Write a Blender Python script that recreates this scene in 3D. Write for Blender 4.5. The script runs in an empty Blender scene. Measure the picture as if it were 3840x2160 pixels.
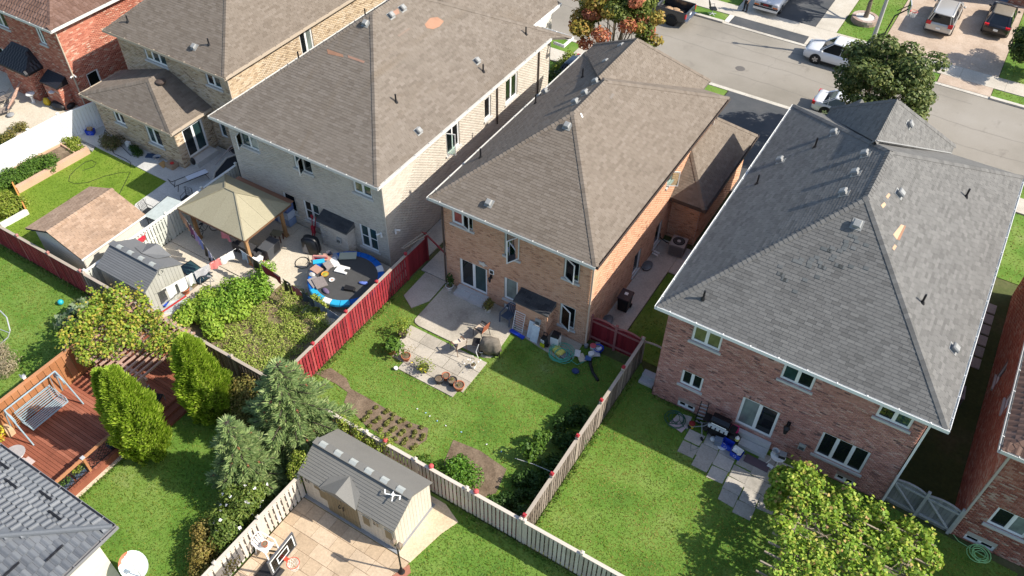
import bpy, math, random
import numpy as np
from mathutils import Vector, Matrix
rng = np.random.default_rng(7); random.seed(7)
SC = bpy.context.scene; COL = SC.collection
# ---------------------------------------------------------------- camera, world, sun, exposure
CF = Vector((-0.35885776, 0.59944213, -0.71546505)); CR = Vector((0.85174169, 0.52383184, 0.01167458)); CU = Vector((-0.38178161, 0.6052019, 0.69855098))
CAMZ = 31.5; FPX = 3141.36
cam = bpy.data.cameras.new('camera'); camo = bpy.data.objects.new('camera', cam); COL.objects.link(camo)
cam.sensor_width = 36; cam.lens = 36*FPX/3840; cam.clip_start = .5; cam.clip_end = 2000
camo.matrix_world = Matrix(((CR.x, CU.x, -CF.x, 0), (CR.y, CU.y, -CF.y, 0), (CR.z, CU.z, -CF.z, CAMZ), (0, 0, 0, 1)))
SC.camera = camo
SUN = Vector((1.09, .365, 1.0)).normalized()
wld = bpy.data.worlds.new('World'); SC.world = wld; wld.use_nodes = True
wn = wld.node_tree.nodes; sky = wn.new('ShaderNodeTexSky'); sky.sky_type = 'NISHITA'; sky.sun_disc = False
sky.sun_elevation = math.asin(SUN.z); sky.sun_rotation = math.atan2(SUN.x, SUN.y); sky.air_density = 1.0; sky.dust_density = 1.2; sky.ozone_density = 1.0
wld.node_tree.links.new(sky.outputs[0], wn['Background'].inputs[0]); wn['Background'].inputs[1].default_value = .13
sl = bpy.data.lights.new('sun', 'SUN'); sl.energy = 4.7; sl.angle = math.radians(.53); sl.color = (1, .925, .81)
so = bpy.data.objects.new('sun', sl); COL.objects.link(so); so.rotation_euler = (-SUN).to_track_quat('-Z', 'Y').to_euler(); so.location = (0, 0, 60)
SC.view_settings.view_transform = 'Standard'; SC.view_settings.look = 'None'; SC.view_settings.gamma = 1; SC.view_settings.use_curve_mapping = False
SC.view_settings.exposure = .68
# ---------------------------------------------------------------- measuring helpers (photo pixel of 3840 x 2160 -> place in the world)
def ray(px, py): return CF + CR*((px-1920)/FPX) - CU*((py-1080)/FPX)
def G(px, py, z=0.):
    d = ray(px, py); t = (z-CAMZ)/d.z
    return Vector((d.x*t, d.y*t, z))
def WY(px, py, y):
    d = ray(px, py); t = y/d.y
    return Vector((d.x*t, y, CAMZ+d.z*t))
def WX(px, py, x):
    d = ray(px, py); t = x/d.x
    return Vector((x, d.y*t, CAMZ+d.z*t))
def onplane(px, py, p0, n):
    d = ray(px, py); o = Vector((0, 0, CAMZ)); t = (Vector(p0)-o).dot(n)/d.dot(n)
    return o+d*t
Z = Vector((0, 0, 1))
# ---------------------------------------------------------------- mesh helpers
class MB:
    def __init__(s): s.v = []; s.f = []
    def add(s, vs, fs):
        b = len(s.v); s.v += [tuple(p) for p in vs]; s.f += [tuple(b+i for i in f) for f in fs]; return s
    def box(s, x0, x1, y0, y1, z0, z1):
        return s.add([(x0,y0,z0),(x1,y0,z0),(x1,y1,z0),(x0,y1,z0),(x0,y0,z1),(x1,y0,z1),(x1,y1,z1),(x0,y1,z1)],
            [(0,3,2,1),(4,5,6,7),(0,1,5,4),(1,2,6,5),(2,3,7,6),(3,0,4,7)])
    def obox(s, c, size, M=None):
        m = MB(); a, b, h = [q/2 for q in size]; m.box(-a, a, -b, b, -h, h); c = Vector(c)
        return s.add([(M @ Vector(p) if M else Vector(p))+c for p in m.v], m.f)
    def bar(s, p, q, w, h, up=Z):
        p = Vector(p); q = Vector(q); d = (q-p).normalized(); sd = d.cross(Vector(up))
        if sd.length < 1e-4: sd = Vector((1, 0, 0))
        sd.normalize(); u = sd.cross(d); sd *= w/2; u *= h/2
        return s.add([p-sd-u, p+sd-u, p+sd+u, p-sd+u, q-sd-u, q+sd-u, q+sd+u, q-sd+u], [(0,1,2,3),(7,6,5,4),(0,4,5,1),(1,5,6,2),(2,6,7,3),(3,7,4,0)])
    def tube(s, pts, r, n=6, closed=False):
        pts = [Vector(p) for p in pts]; R = r if hasattr(r, '__len__') else [r]*len(pts); b = len(s.v); N = len(pts)
        ref = None
        for i, p in enumerate(pts):
            d = (pts[(i+1) % N]-pts[i-1]) if closed else (pts[min(i+1, N-1)]-pts[max(i-1, 0)]); d.normalize()
            if ref is None: ref = d.cross(Z) if abs(d.z) < .95 else d.cross(Vector((1, 0, 0)))
            ref = (ref-d*ref.dot(d)).normalized(); c = d.cross(ref)
            for k in range(n):
                a = 2*math.pi*k/n; s.v.append(tuple(p+(ref*math.cos(a)+c*math.sin(a))*R[i]))
        for i in range(N if closed else N-1):
            j = (i+1) % N
            for k in range(n): s.f.append((b+i*n+k, b+i*n+(k+1) % n, b+j*n+(k+1) % n, b+j*n+k))
        if not closed: s.f.append(tuple(b+k for k in range(n))[::-1]); s.f.append(tuple(b+(N-1)*n+k for k in range(n)))
        return s
    def lathe(s, prof, n=16, c=(0, 0, 0), cap=True, sx=1., sy=1.):
        b = len(s.v)
        for r, z in prof:
            for k in range(n):
                a = 2*math.pi*k/n; s.v.append((c[0]+r*math.cos(a)*sx, c[1]+r*math.sin(a)*sy, c[2]+z))
        for i in range(len(prof)-1):
            for k in range(n): s.f.append((b+i*n+k, b+i*n+(k+1) % n, b+(i+1)*n+(k+1) % n, b+(i+1)*n+k))
        if cap: s.f.append(tuple(b+k for k in range(n))[::-1]); s.f.append(tuple(b+(len(prof)-1)*n+k for k in range(n)))
        return s
    def prism(s, poly, z0, z1):
        n = len(poly); b = len(s.v)
        s.v += [(p[0], p[1], z0) for p in poly]+[(p[0], p[1], z1) for p in poly]
        ar = sum(poly[i][0]*poly[(i+1) % n][1]-poly[(i+1) % n][0]*poly[i][1] for i in range(n))
        o = list(range(n)) if ar > 0 else list(range(n))[::-1]
        s.f.append(tuple(b+i for i in o[::-1])); s.f.append(tuple(b+n+i for i in o))
        for i in range(n):
            p, q = o[i], o[(i+1) % n]; s.f.append((b+p, b+q, b+n+q, b+n+p))
        return s
    def loft(s, rings, cap=True, closed=True):
        b = len(s.v); n = len(rings[0])
        for r in rings: s.v += [tuple(p) for p in r]
        for i in range(len(rings)-1):
            for k in range(n if closed else n-1): s.f.append((b+i*n+k, b+i*n+(k+1) % n, b+(i+1)*n+(k+1) % n, b+(i+1)*n+k))
        if cap: s.f.append(tuple(b+k for k in range(n))[::-1]); s.f.append(tuple(b+(len(rings)-1)*n+k for k in range(n)))
        return s
    def sphere(s, c, r, n=10, m=6, sc=(1, 1, 1)):
        pr = [(max(r*math.sin(math.pi*i/m), r*.02), -r*math.cos(math.pi*i/m)) for i in range(m+1)]
        b = len(s.v); s.lathe(pr, n); 
        for i in range(b, len(s.v)): p = s.v[i]; s.v[i] = (c[0]+p[0]*sc[0], c[1]+p[1]*sc[1], c[2]+p[2]*sc[2])
        return s
    def mesh(s, name, mat, smooth=False):
        me = bpy.data.meshes.new(name); me.from_pydata(s.v, [], s.f); me.validate()
        if mat: me.materials.append(mat)
        if smooth: me.polygons.foreach_set('use_smooth', [True]*len(me.polygons))
        me.update(); return me
def WL(o):
    l = Vector((0, 0, 0))
    while o is not None: l = l+o.location; o = o.parent
    return l
def link(name, me, parent=None, M=None, **pr):
    o = bpy.data.objects.new(name, me); COL.objects.link(o)
    if parent is not None: o.parent = parent
    if M is not None: o.matrix_basis = M
    for k, v in pr.items(): o[k] = v
    return o
def part(name, mb, mat, parent, smooth=False, world=False, **pr):
    if world and parent is not None:
        L = WL(parent); mb.v = [(p[0]-L.x, p[1]-L.y, p[2]-L.z) for p in mb.v]
    return link(name, mb.mesh(name, mat, smooth), parent, **pr)
def thing(name, label, cat, loc=(0, 0, 0), rz=0., group=None):
    o = link(name, None); o.empty_display_size = .2; o.location = loc; o.rotation_euler = (0, 0, rz); o['label'] = label; o['category'] = cat
    if group: o['group'] = group
    return o
def solo(name, label, cat, mb, mat, loc=(0, 0, 0), rz=0., smooth=False, group=None, world=False):
    if world: mb.v = [(p[0]-loc[0], p[1]-loc[1], p[2]-loc[2]) for p in mb.v]
    o = link(name, mb.mesh(name, mat, smooth)); o.location = loc; o.rotation_euler = (0, 0, rz); o['label'] = label; o['category'] = cat
    if group: o['group'] = group
    return o
def struct(name, mb, mat, smooth=False): return link(name, mb.mesh(name, mat, smooth), kind='structure')
def dup(o, loc, rz=0., label=None):
    def cp(src, par):
        c = src.copy(); COL.objects.link(c); c.parent = par
        for ch in src.children: cp(ch, c)
        return c
    r = cp(o, None); r.location = loc; r.rotation_euler = (0, 0, rz)
    if label: r['label'] = label
    return r
def arr_mesh(name, V, nper, mat, faces=None):
    """V (N*k,3) vertices, faces (F,nper) indices"""
    me = bpy.data.meshes.new(name); V = np.asarray(V, np.float32); F = np.asarray(faces, np.int32)
    me.vertices.add(len(V)); me.vertices.foreach_set('co', V.ravel())
    me.loops.add(F.size); me.loops.foreach_set('vertex_index', F.ravel())
    me.polygons.add(len(F)); me.polygons.foreach_set('loop_start', np.arange(0, F.size, nper, dtype=np.int32)); me.polygons.foreach_set('loop_total', np.full(len(F), nper, np.int32))
    me.update(calc_edges=True); me.validate(); me.materials.append(mat)
    return me
# ---------------------------------------------------------------- materials
def lin(c): return tuple((q/255/12.92 if q/255 <= .04045 else ((q/255+.055)/1.055)**2.4) for q in c)
class NT:
    def __init__(s, name):
        s.m = bpy.data.materials.new(name); s.m.use_nodes = True; s.t = s.m.node_tree; s.n = s.t.nodes; s.p = s.n['Principled BSDF']; s.l = s.t.links.new
    def nd(s, t, **k):
        n = s.n.new(t)
        for a, b in k.items(): setattr(n, a, b)
        return n
    def ramp(s, cols, fac, interp='LINEAR', pos=None):
        r = s.nd('ShaderNodeValToRGB'); e = r.color_ramp; e.interpolation = interp; k = len(cols)
        while len(e.elements) < k: e.elements.new(.5)
        for i, c in enumerate(cols):
            e.elements[i].position = pos[i] if pos else (i/(k-1) if interp == 'LINEAR' and k > 1 else i/k); e.elements[i].color = tuple(c)+(1,)
        s.l(fac, r.inputs[0]); return r.outputs[0]
    def noise(s, scale, detail=4, rough=.6, vec=None, dist=0):
        n = s.nd('ShaderNodeTexNoise'); n.inputs['Scale'].default_value = scale; n.inputs['Detail'].default_value = detail; n.inputs['Roughness'].default_value = rough; n.inputs['Distortion'].default_value = dist
        if vec: s.l(vec, n.inputs['Vector'])
        return n.outputs['Fac']
    def pos(s): return s.nd('ShaderNodeNewGeometry').outputs['Position']
    def mapped(s, sc=(1, 1, 1), rot=(0, 0, 0)):
        m = s.nd('ShaderNodeMapping'); m.inputs['Scale'].default_value = sc; m.inputs['Rotation'].default_value = rot; s.l(s.pos(), m.inputs['Vector']); return m.outputs[0]
    def rnd(s):
        g = s.nd('ShaderNodeNewGeometry').outputs['Random Per Island']; o = s.nd('ShaderNodeObjectInfo').outputs['Random']
        a = s.nd('ShaderNodeMath', operation='ADD'); s.l(g, a.inputs[0]); s.l(o, a.inputs[1]); f = s.nd('ShaderNodeMath', operation='FRACT'); s.l(a.outputs[0], f.inputs[0]); return f.outputs[0]
    def mix(s, a, b, fac, mode='MIX'):
        m = s.nd('ShaderNodeMix', data_type='RGBA', blend_type=mode)
        for i, x in ((6, a), (7, b)):
            if hasattr(x, 'is_linked'): s.l(x, m.inputs[i])
            else: m.inputs[i].default_value = tuple(x)+(1,)
        if hasattr(fac, 'is_linked'): s.l(fac, m.inputs[0])
        else: m.inputs[0].default_value = fac
        return m.outputs[2]
    def col(s, c):
        if hasattr(c, 'is_linked'): s.l(c, s.p.inputs['Base Color'])
        else: s.p.inputs['Base Color'].default_value = tuple(c)+(1,)
    def bump(s, h, strength=.3, dist=.02):
        b = s.nd('ShaderNodeBump'); b.inputs['Strength'].default_value = strength; b.inputs['Distance'].default_value = dist; s.l(h, b.inputs['Height']); s.l(b.outputs[0], s.p.inputs['Normal'])
    def rough(s, r, metal=0., spec=.5):
        s.p.inputs['Roughness'].default_value = r; s.p.inputs['Metallic'].default_value = metal; s.p.inputs['Specular IOR Level'].default_value = spec; return s.m
_mc = {}
def flat(name, c, rough=.6, metal=0., var=.12, scale=6., spec=.4):
    """painted / plain surface: base colour with slight grime variation"""
    if name in _mc: return _mc[name]
    t = NT(name); a = tuple(q*(1-var) for q in c); b = tuple(min(1, q*(1+var)) for q in c)
    t.col(t.ramp([a, c, b], t.noise(scale, 5, .65), pos=[.3, .5, .72])); _mc[name] = t.rough(rough, metal, spec); return _mc[name]
def pieces(name, cols, rough=.85, pos=None, interp='LINEAR', grime=.25, gscale=1.2, fine=40., bump=.15, stain=None):
    """material for bricks, shingles, boards: a tone per piece, broad grime and fine grain"""
    t = NT(name); c = t.ramp(cols, t.rnd(), interp, pos)
    g = t.ramp([(1-grime,)*3, (1, 1, 1), (1+grime*.5,)*3], t.noise(gscale, 5, .6, t.pos()), pos=[.25, .5, .8])
    f = t.noise(fine, 3, .7, t.pos()); fr = t.ramp([(.78,)*3, (1.15,)*3], f, pos=[.25, .75])
    c = t.mix(c, g, 1., 'MULTIPLY'); c = t.mix(c, fr, 1., 'MULTIPLY')
    if stain:
        sc, rot, colr, lo, hi = stain; k = t.ramp([(0, 0, 0), (1, 1, 1)], t.noise(1., 4, .6, t.mapped(sc, rot)), pos=[lo, hi]); c = t.mix(c, colr, k)
    t.col(c)
    if bump: t.bump(f, bump, .01)
    return t.rough(rough, 0, .25)
def leafmat(name, cols, pos=None, trans=.3, big=None):
    t = NT(name); c = t.ramp(cols, t.rnd(), 'LINEAR', pos)
    if big:
        for sc, cc, lo, hi in (big if isinstance(big, list) else [big]): k = t.ramp([(0, 0, 0), (1, 1, 1)], t.noise(sc, 4, .65, t.pos(), .3), pos=[lo, hi]); c = t.mix(c, cc, k)
    t.col(c); t.rough(.55, 0, .3); tr = t.nd('ShaderNodeBsdfTranslucent'); t.l(c, tr.inputs[0]); mx = t.nd('ShaderNodeMixShader'); mx.inputs[0].default_value = trans
    t.l(t.p.outputs[0], mx.inputs[1]); t.l(tr.outputs[0], mx.inputs[2]); t.l(mx.outputs[0], t.n['Material Output'].inputs[0]); return t.m
def ground(name, cols, pos, s1=.6, s2=9., rough=.9, bump=.25, second=None):
    t = NT(name); p = t.pos(); a = t.ramp(cols, t.noise(s1, 6, .62, p), pos=pos); f = t.noise(s2, 6, .7, p); b = t.ramp([(.72,)*3, (1.2,)*3], f, pos=[.28, .74]); c = t.mix(a, b, 1., 'MULTIPLY')
    if second:
        sc, cc, lo, hi = second; k = t.ramp([(0, 0, 0), (1, 1, 1)], t.noise(sc, 5, .65, p, .4), pos=[lo, hi]); c = t.mix(c, cc, k)
    t.col(c); t.bump(f, bump, .03); return t.rough(rough, 0, .3)
def glassmat(name, c, rough=.04):
    if name in _mc: return _mc[name]
    t = NT(name); t.col(t.ramp([tuple(q*.5 for q in c), c], t.noise(1.3, 3, .5), pos=[.35, .65])); _mc[name] = t.rough(rough, 0, .7); return _mc[name]
WHITE = flat('white_paint', (.78, .79, .78), .45, var=.05); OFFW = flat('off_white_vinyl', (.7, .69, .64), .5, var=.06); BLACK = flat('black_plastic', (.012, .012, .014), .5); RUBBER = flat('black_rubber', (.02, .02, .02), .85)
GREYP = flat('grey_plastic', (.25, .26, .27), .55); METAL = flat('bare_metal', (.55, .56, .57), .35, .8); GALV = flat('galvanised_metal', (.62, .63, .64), .4, .35); CONC = ground('pale_concrete', [(.4, .37, .32), (.5, .47, .41), (.56, .53, .47)], [.3, .5, .72], .8, 14., .9, .12)
CONCSILL = flat('concrete_sill', (.5, .5, .49), .85); SOFFIT = flat('white_aluminium', (.6, .6, .575), .45, var=.05); BLUE = flat('blue_plastic', (.015, .06, .5), .4); REDP = flat('red_plastic', (.5, .03, .03), .45); TERRA = flat('terracotta', (.42, .14, .07), .8); SOIL = ground('garden_soil', [(.1, .07, .045), (.17, .125, .085), (.24, .18, .125)], [.3, .5, .7], 1.5, 12., .95, .6)
WOODP = pieces('weathered_timber', [(.2, .16, .12), (.3, .25, .19), (.38, .33, .26)]); STEELD = flat('dark_steel', (.03, .03, .035), .4, .5); TYRE = flat('tyre_rubber', (.018, .018, .019), .8); RIM = flat('alloy_rim', (.5, .5, .52), .3, .8)
GDARK = glassmat('dark_window_glass', (.012, .017, .02)); GTEAL = glassmat('teal_window_glass', (.03, .07, .075)); GCURT = glassmat('curtained_glass', (.24, .29, .27), .08); GAMB = glassmat('blind_glass', (.16, .17, .09), .08); CARGL = glassmat('car_glass', (.008, .011, .016), .05)
# ---------------------------------------------------------------- foliage
def unit(n):
    a = rng.normal(size=(n, 3)); return a/np.linalg.norm(a, axis=1, keepdims=True)
def leaf_quads(P, Nn, size, aspect=.62, fold=.18):
    n = len(P); t = np.cross(Nn, unit(n)); t /= np.linalg.norm(t, axis=1, keepdims=True)+1e-9; b = np.cross(Nn, t); s = np.broadcast_to(size, (n,))[:, None]
    V = np.empty((n, 4, 3)); V[:, 0] = P-t*s*.5; V[:, 1] = P+b*s*aspect*.5+Nn*s*fold; V[:, 2] = P+t*s*.5; V[:, 3] = P-b*s*aspect*.5+Nn*s*fold
    return V
def quads_obj(name, V, mat, parent=None, loc=None, **pr):
    n = len(V); V = V.reshape(-1, 3)
    if parent is not None: V = V-np.array(WL(parent))
    elif loc is not None: V = V-np.array(loc)
    o = link(name, arr_mesh(name, V, 4, mat, np.arange(n*4).reshape(n, 4)), parent, **pr)
    if loc is not None and parent is None: o.location = loc
    return o
def blob_pts(blobs, n, shell=.55, up=.25, jit=.75):
    """n leaf points spread through the outer part of a set of ellipsoids (cx,cy,cz,rx,ry,rz)"""
    B = np.array(blobs, float); w = (B[:, 3]*B[:, 4]+B[:, 4]*B[:, 5]+B[:, 3]*B[:, 5]); k = rng.choice(len(B), n, p=w/w.sum()); d = unit(n); r = shell+(1.06-shell)*rng.random(n)**.6
    P = B[k, :3]+d*B[k, 3:]*r[:, None]; N = d/B[k, 3:]; N /= np.linalg.norm(N, axis=1, keepdims=True); N = N+unit(n)*jit+np.array([0, 0, up]); N /= np.linalg.norm(N, axis=1, keepdims=True)
    return P, N
def clumps(c, R, n, r0, r1, zs=1., low=-.35, seed=0):
    """blobs scattered over the surface of an ellipsoid crown c, R=(rx,ry,rz)"""
    g = np.random.default_rng(seed); out = []
    while len(out) < n:
        d = g.normal(size=3); d /= np.linalg.norm(d)
        if d[2] < low: continue
        f = .55+.42*g.random(); r = r0+(r1-r0)*g.random(); out.append((c[0]+d[0]*R[0]*f, c[1]+d[1]*R[1]*f, c[2]+d[2]*R[2]*f, r, r*(.8+.4*g.random()), r*zs*(.6+.4*g.random())))
    return out
def inpoly(X, Y, poly):
    r = np.zeros(len(X), bool); n = len(poly)
    for i in range(n):
        x0, y0 = poly[i][0], poly[i][1]; x1, y1 = poly[(i+1) % n][0], poly[(i+1) % n][1]
        if y0 == y1: continue
        r ^= ((y0 > Y) != (y1 > Y)) & (X < (x1-x0)*(Y-y0)/(y1-y0)+x0)
    return r
def scatter(poly, dens, holes=()):
    p = np.array([(q[0], q[1]) for q in poly]); lo = p.min(0); hi = p.max(0); n = int((hi-lo).prod()*dens); X = lo[0]+(hi[0]-lo[0])*rng.random(n); Y = lo[1]+(hi[1]-lo[1])*rng.random(n); k = inpoly(X, Y, poly)
    for h in holes: k &= ~inpoly(X, Y, h)
    return X[k], Y[k]
def grass(poly, mat, dens=110, h=(.03, .07), w=.05, holes=(), z=0.):
    X, Y = scatter(poly, dens, holes); n = len(X); a = rng.random(n)*6.283; hh = h[0]+(h[1]-h[0])*rng.random(n); ww = w*(.6+.8*rng.random(n)); P = np.stack([X, Y, np.full(n, z)], 1); t = np.stack([np.cos(a), np.sin(a), 0*a], 1)
    lean = np.stack([rng.normal(size=n)*.05, rng.normal(size=n)*.05, hh], 1); V = np.stack([P-t*ww[:, None]/2, P+t*ww[:, None]/2, P+lean], 1)
    return link('grass', arr_mesh('grass', V.reshape(-1, 3), 3, mat, np.arange(n*3).reshape(n, 3)), None, kind='stuff')
def sheet(name, poly, z, mat, kind='structure'):
    mb = MB(); n = len(poly); mb.add([(p[0], p[1], z) for p in poly], [tuple(range(n))]); me = mb.mesh(name, mat)
    if me.polygons[0].normal.z < 0: me.flip_normals()
    return link(name, me, kind=kind)
def slab(name, poly, z0, z1, mat, **pr):
    return link(name, MB().prism(poly, z0, z1).mesh(name, mat), **(pr or dict(kind='structure')))
def R4(x0, x1, y0, y1): return [(x0, y0), (x1, y0), (x1, y1), (x0, y1)]
# ---------------------------------------------------------------- walls with bricks, windows
BT = [(0, 1, 2, 3), (4, 5, 1, 0), (5, 6, 2, 1), (6, 7, 3, 2), (7, 4, 0, 3)]
class Wall:
    def __init__(s, house, O, U, w, h, N): s.house = house; s.O = Vector(O); s.U = Vector(U).normalized(); s.w = w; s.h = h; s.N = Vector(N).normalized(); s.holes = []; s.wins = []; s.sold = []
    def P(s, u, v, n=0.): return s.O+s.U*u+Z*v+s.N*n
    def uv(s, px, py):
        p = onplane(px, py, s.O, s.N)-s.O; return p.dot(s.U), p.z
    def win(s, a, b, **k):
        """opening from two photo pixels: upper left and lower right corner, as seen on this wall"""
        u0, v1 = s.uv(*a); u1, v0 = s.uv(*b); return s.winr(u0, u1, v0, v1, **k)
    def winr(s, u0, u1, v0, v1, **k):
        if u0 > u1: u0, u1 = u1, u0
        s.holes.append((u0, u1, v0, v1)); s.wins.append(((u0, u1, v0, v1), k)); return s
    def build(s, base_mat, brick_mat=None, bl=.25, bh=.083, soldier=0., individual=300, depth=.11, reveal=None):
        us = sorted({0., s.w}|{q for h in s.holes for q in h[:2] if 0 < q < s.w}); vs = sorted({0., s.h}|{q for h in s.holes for q in h[2:] if 0 < q < s.h}); mb = MB(); L = WL(s.house)
        P = lambda u, v, n=0.: s.P(u, v, n)-L
        for i in range(len(us)-1):
            for j in range(len(vs)-1):
                uc = (us[i]+us[i+1])/2; vc = (vs[j]+vs[j+1])/2
                if any(h[0] < uc < h[1] and h[2] < vc < h[3] for h in s.holes): continue
                mb.add([P(us[i], vs[j]), P(us[i+1], vs[j]), P(us[i+1], vs[j+1]), P(us[i], vs[j+1])], [(0, 1, 2, 3)])
        for u0, u1, v0, v1 in s.holes:
            q = [(u0, v0), (u1, v0), (u1, v1), (u0, v1)]
            for k in range(4): a, b = q[k], q[(k+1) % 4]; mb.add([P(*a), P(*b), P(*b, -depth), P(*a, -depth)], [(0, 3, 2, 1)])
        wo = s.wo = link('wall', mb.mesh('wall', base_mat), s.house)
        if brick_mat: s.bricks(wo, brick_mat, bl, bh, soldier, individual, L)
        for r, k in s.wins: window(s, r, depth, **k)
        return s
    def bricks(s, wo, mat, bl, bh, soldier, individual, L):
        g = .012; rects = []; holes = [(h[0]-.004, h[1]+.004, h[2]-.004, h[3]+(soldier if soldier else .004)) for h in s.holes]; row = 0; v = 0.
        while v < s.h-.02:
            v1 = min(v+bh-g, s.h); u = -bl/2*(row % 2)
            while u < s.w:
                segs = [(max(u, 0), min(u+bl-g, s.w))]
                for h in holes:
                    if h[2] < (v+v1)/2 < h[3]:
                        ns = []
                        for a, b in segs:
                            if b <= h[0] or a >= h[1]: ns.append((a, b)); continue
                            if a < h[0]: ns.append((a, h[0]))
                            if b > h[1]: ns.append((h[1], b))
                        segs = ns
                rects += [(a, b, v, v1) for a, b in segs if b-a > .03]; u += bl
            v += bh; row += 1
        if soldier:
            for h in s.holes:
                if h[3] > s.h-.3 or h[3] < .6: continue
                u = h[0]
                while u < h[1]-.03: rects.append((u, min(u+bh-g, h[1]), h[3]+.008, h[3]+soldier-g)); u += bh
        A = np.array(rects); full = np.abs((A[:, 1]-A[:, 0])-(bl-g)) < 1e-6; full &= np.abs(A[:, 3]-A[:, 2]-(bh-g)) < 1e-6
        C = np.array(s.O)+np.outer((A[:, 0]+A[:, 1])/2, np.array(s.U))+np.outer((A[:, 2]+A[:, 3])/2, [0, 0, 1.]); D = C-np.array([0, 0, CAMZ]); d2 = (D**2).sum(1); sc = np.where(full, 1/d2, 0)
        idx = np.argsort(-sc)[:individual]; ind = np.zeros(len(A), bool); ind[idx] = full[idx]; th = .011
        U, N, O = np.array(s.U), np.array(s.N), np.array(s.O)-np.array(L); R = A[~ind]; n = len(R)
        if n:
            V = np.empty((n, 8, 3)); jt = th*(.75+.5*rng.random(n))
            for k, (a, b, e) in enumerate([(0, 2, 1), (1, 2, 1), (1, 3, 1), (0, 3, 1), (0, 2, 0), (1, 2, 0), (1, 3, 0), (0, 3, 0)]):
                V[:, k] = O+R[:, a, None]*U+R[:, b, None]*np.array([0, 0, 1.])+(jt if e else 0*jt)[:, None]*N
            F = (np.arange(n)[:, None, None]*8+np.array(BT)[None]).reshape(-1, 4); link('bricks', arr_mesh('bricks', V.reshape(-1, 3), 4, mat, F), wo, kind='stuff')
        w2, h2 = bl-g, bh-g; bm = MB().add([(0, 0, th), (w2, 0, th), (w2, h2, th), (0, h2, th), (0, 0, 0), (w2, 0, 0), (w2, h2, 0), (0, h2, 0)], BT).mesh('brick', mat)
        for a, b, c, d in A[ind]:
            p = s.P(a, c)-L; M = Matrix(((s.U.x, 0, s.N.x, p.x), (s.U.y, 0, s.N.y, p.y), (0, 1, 0, p.z), (0, 0, 0, 1))); link('brick', bm, wo, M)
def window(W, r, depth, n=2, sill=True, glass=None, sash=None, frame=None, fw=.06, door=False, label=None, sillmat=None, hbar=False, sillw=.12):
    """frame with mullions, one pane per light, sill; sash=(index, degrees) is a casement standing open"""
    u0, u1, v0, v1 = r; L = WL(W.house); fm = frame or WHITE; mb = MB(); P = lambda u, v, q: W.P(u, v, q)-L
    def box(m, a, b, c, d, q0, q1):
        m.add([P(a, c, q0), P(b, c, q0), P(b, d, q0), P(a, d, q0), P(a, c, q1), P(b, c, q1), P(b, d, q1), P(a, d, q1)], [(0, 3, 2, 1), (4, 5, 6, 7), (0, 1, 5, 4), (1, 2, 6, 5), (2, 3, 7, 6), (3, 0, 4, 7)])
    q0, q1 = -depth, -depth+.07; e = .003
    box(mb, u0+e, u0+fw, v0+e, v1-e, q0, q1); box(mb, u1-fw, u1-e, v0+e, v1-e, q0, q1); box(mb, u0+fw, u1-fw, v0+e, v0+fw, q0, q1); box(mb, u0+fw, u1-fw, v1-fw, v1-e, q0, q1)
    w = (u1-u0)/n; gl = glass if isinstance(glass, (list, tuple)) else [glass or GDARK]*n
    for k in range(1, n): box(mb, u0+w*k-fw*.6, u0+w*k+fw*.6, v0+fw, v1-fw, q0, q1-.006)
    f = link('sliding_door' if door else 'window', mb.mesh('window', fm), W.house)
    if label: f['label'] = label
    for k in range(n):
        a = u0+(fw if k == 0 else w*k+fw*.6); b = u0+(w*(k+1)-fw*.6 if k < n-1 else u1-u0-fw); m = MB(); box(m, a, b, v0+fw, v1-fw, q0+.004, q0+.03); link('pane', m.mesh('pane', gl[k]), f)
        if not (sash and sash[0] == k):
            m = MB(); t = .035; c, d = v0+fw, v1-fw
            for (x0, x1, y0, y1) in ((a, a+t, c, d), (b-t, b, c, d), (a+t, b-t, c, c+t), (a+t, b-t, d-t, d)): box(m, x0, x1, y0, y1, q0+.03, q0+.052)
            if hbar: box(m, a+t, b-t, (c+d)/2-.02, (c+d)/2+.02, q0+.03, q0+.05)
            link('sash', m.mesh('sash', fm), f)
        else:
            hinge = a if sash[2] == 'l' else b; sg = 1 if sash[2] == 'l' else -1; an = math.radians(sash[1]); m = MB(); wd = b-a; t = .05; c, d = v0+fw, v1-fw
            def Q(x, v, q): return P(hinge+sg*(x*math.cos(an)-q*math.sin(an)*1), v, q1+x*math.sin(an)+q*math.cos(an))
            def sb(m, x0, x1, y0, y1, a0, a1): m.add([Q(x0, y0, a0), Q(x1, y0, a0), Q(x1, y1, a0), Q(x0, y1, a0), Q(x0, y0, a1), Q(x1, y0, a1), Q(x1, y1, a1), Q(x0, y1, a1)], [(0, 3, 2, 1), (4, 5, 6, 7), (0, 1, 5, 4), (1, 2, 6, 5), (2, 3, 7, 6), (3, 0, 4, 7)])
            for (x0, x1, y0, y1) in ((0, t, c, d), (wd-t, wd, c, d), (t, wd-t, c, c+t), (t, wd-t, d-t, d)): sb(m, x0, x1, y0, y1, 0, .04)
            so_ = link('open_sash', m.mesh('open_sash', fm), f); m = MB(); sb(m, t, wd-t, c+t, d-t, .014, .022); link('sash_glass', m.mesh('sash_glass', CLEAR), f)
    if sill:
        m = MB(); box(m, u0-.1, u1+.1, v0-sillw, v0-.002, -.02, .08); link('sill', m.mesh('sill', sillmat or CONCSILL), f)
    return f
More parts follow.
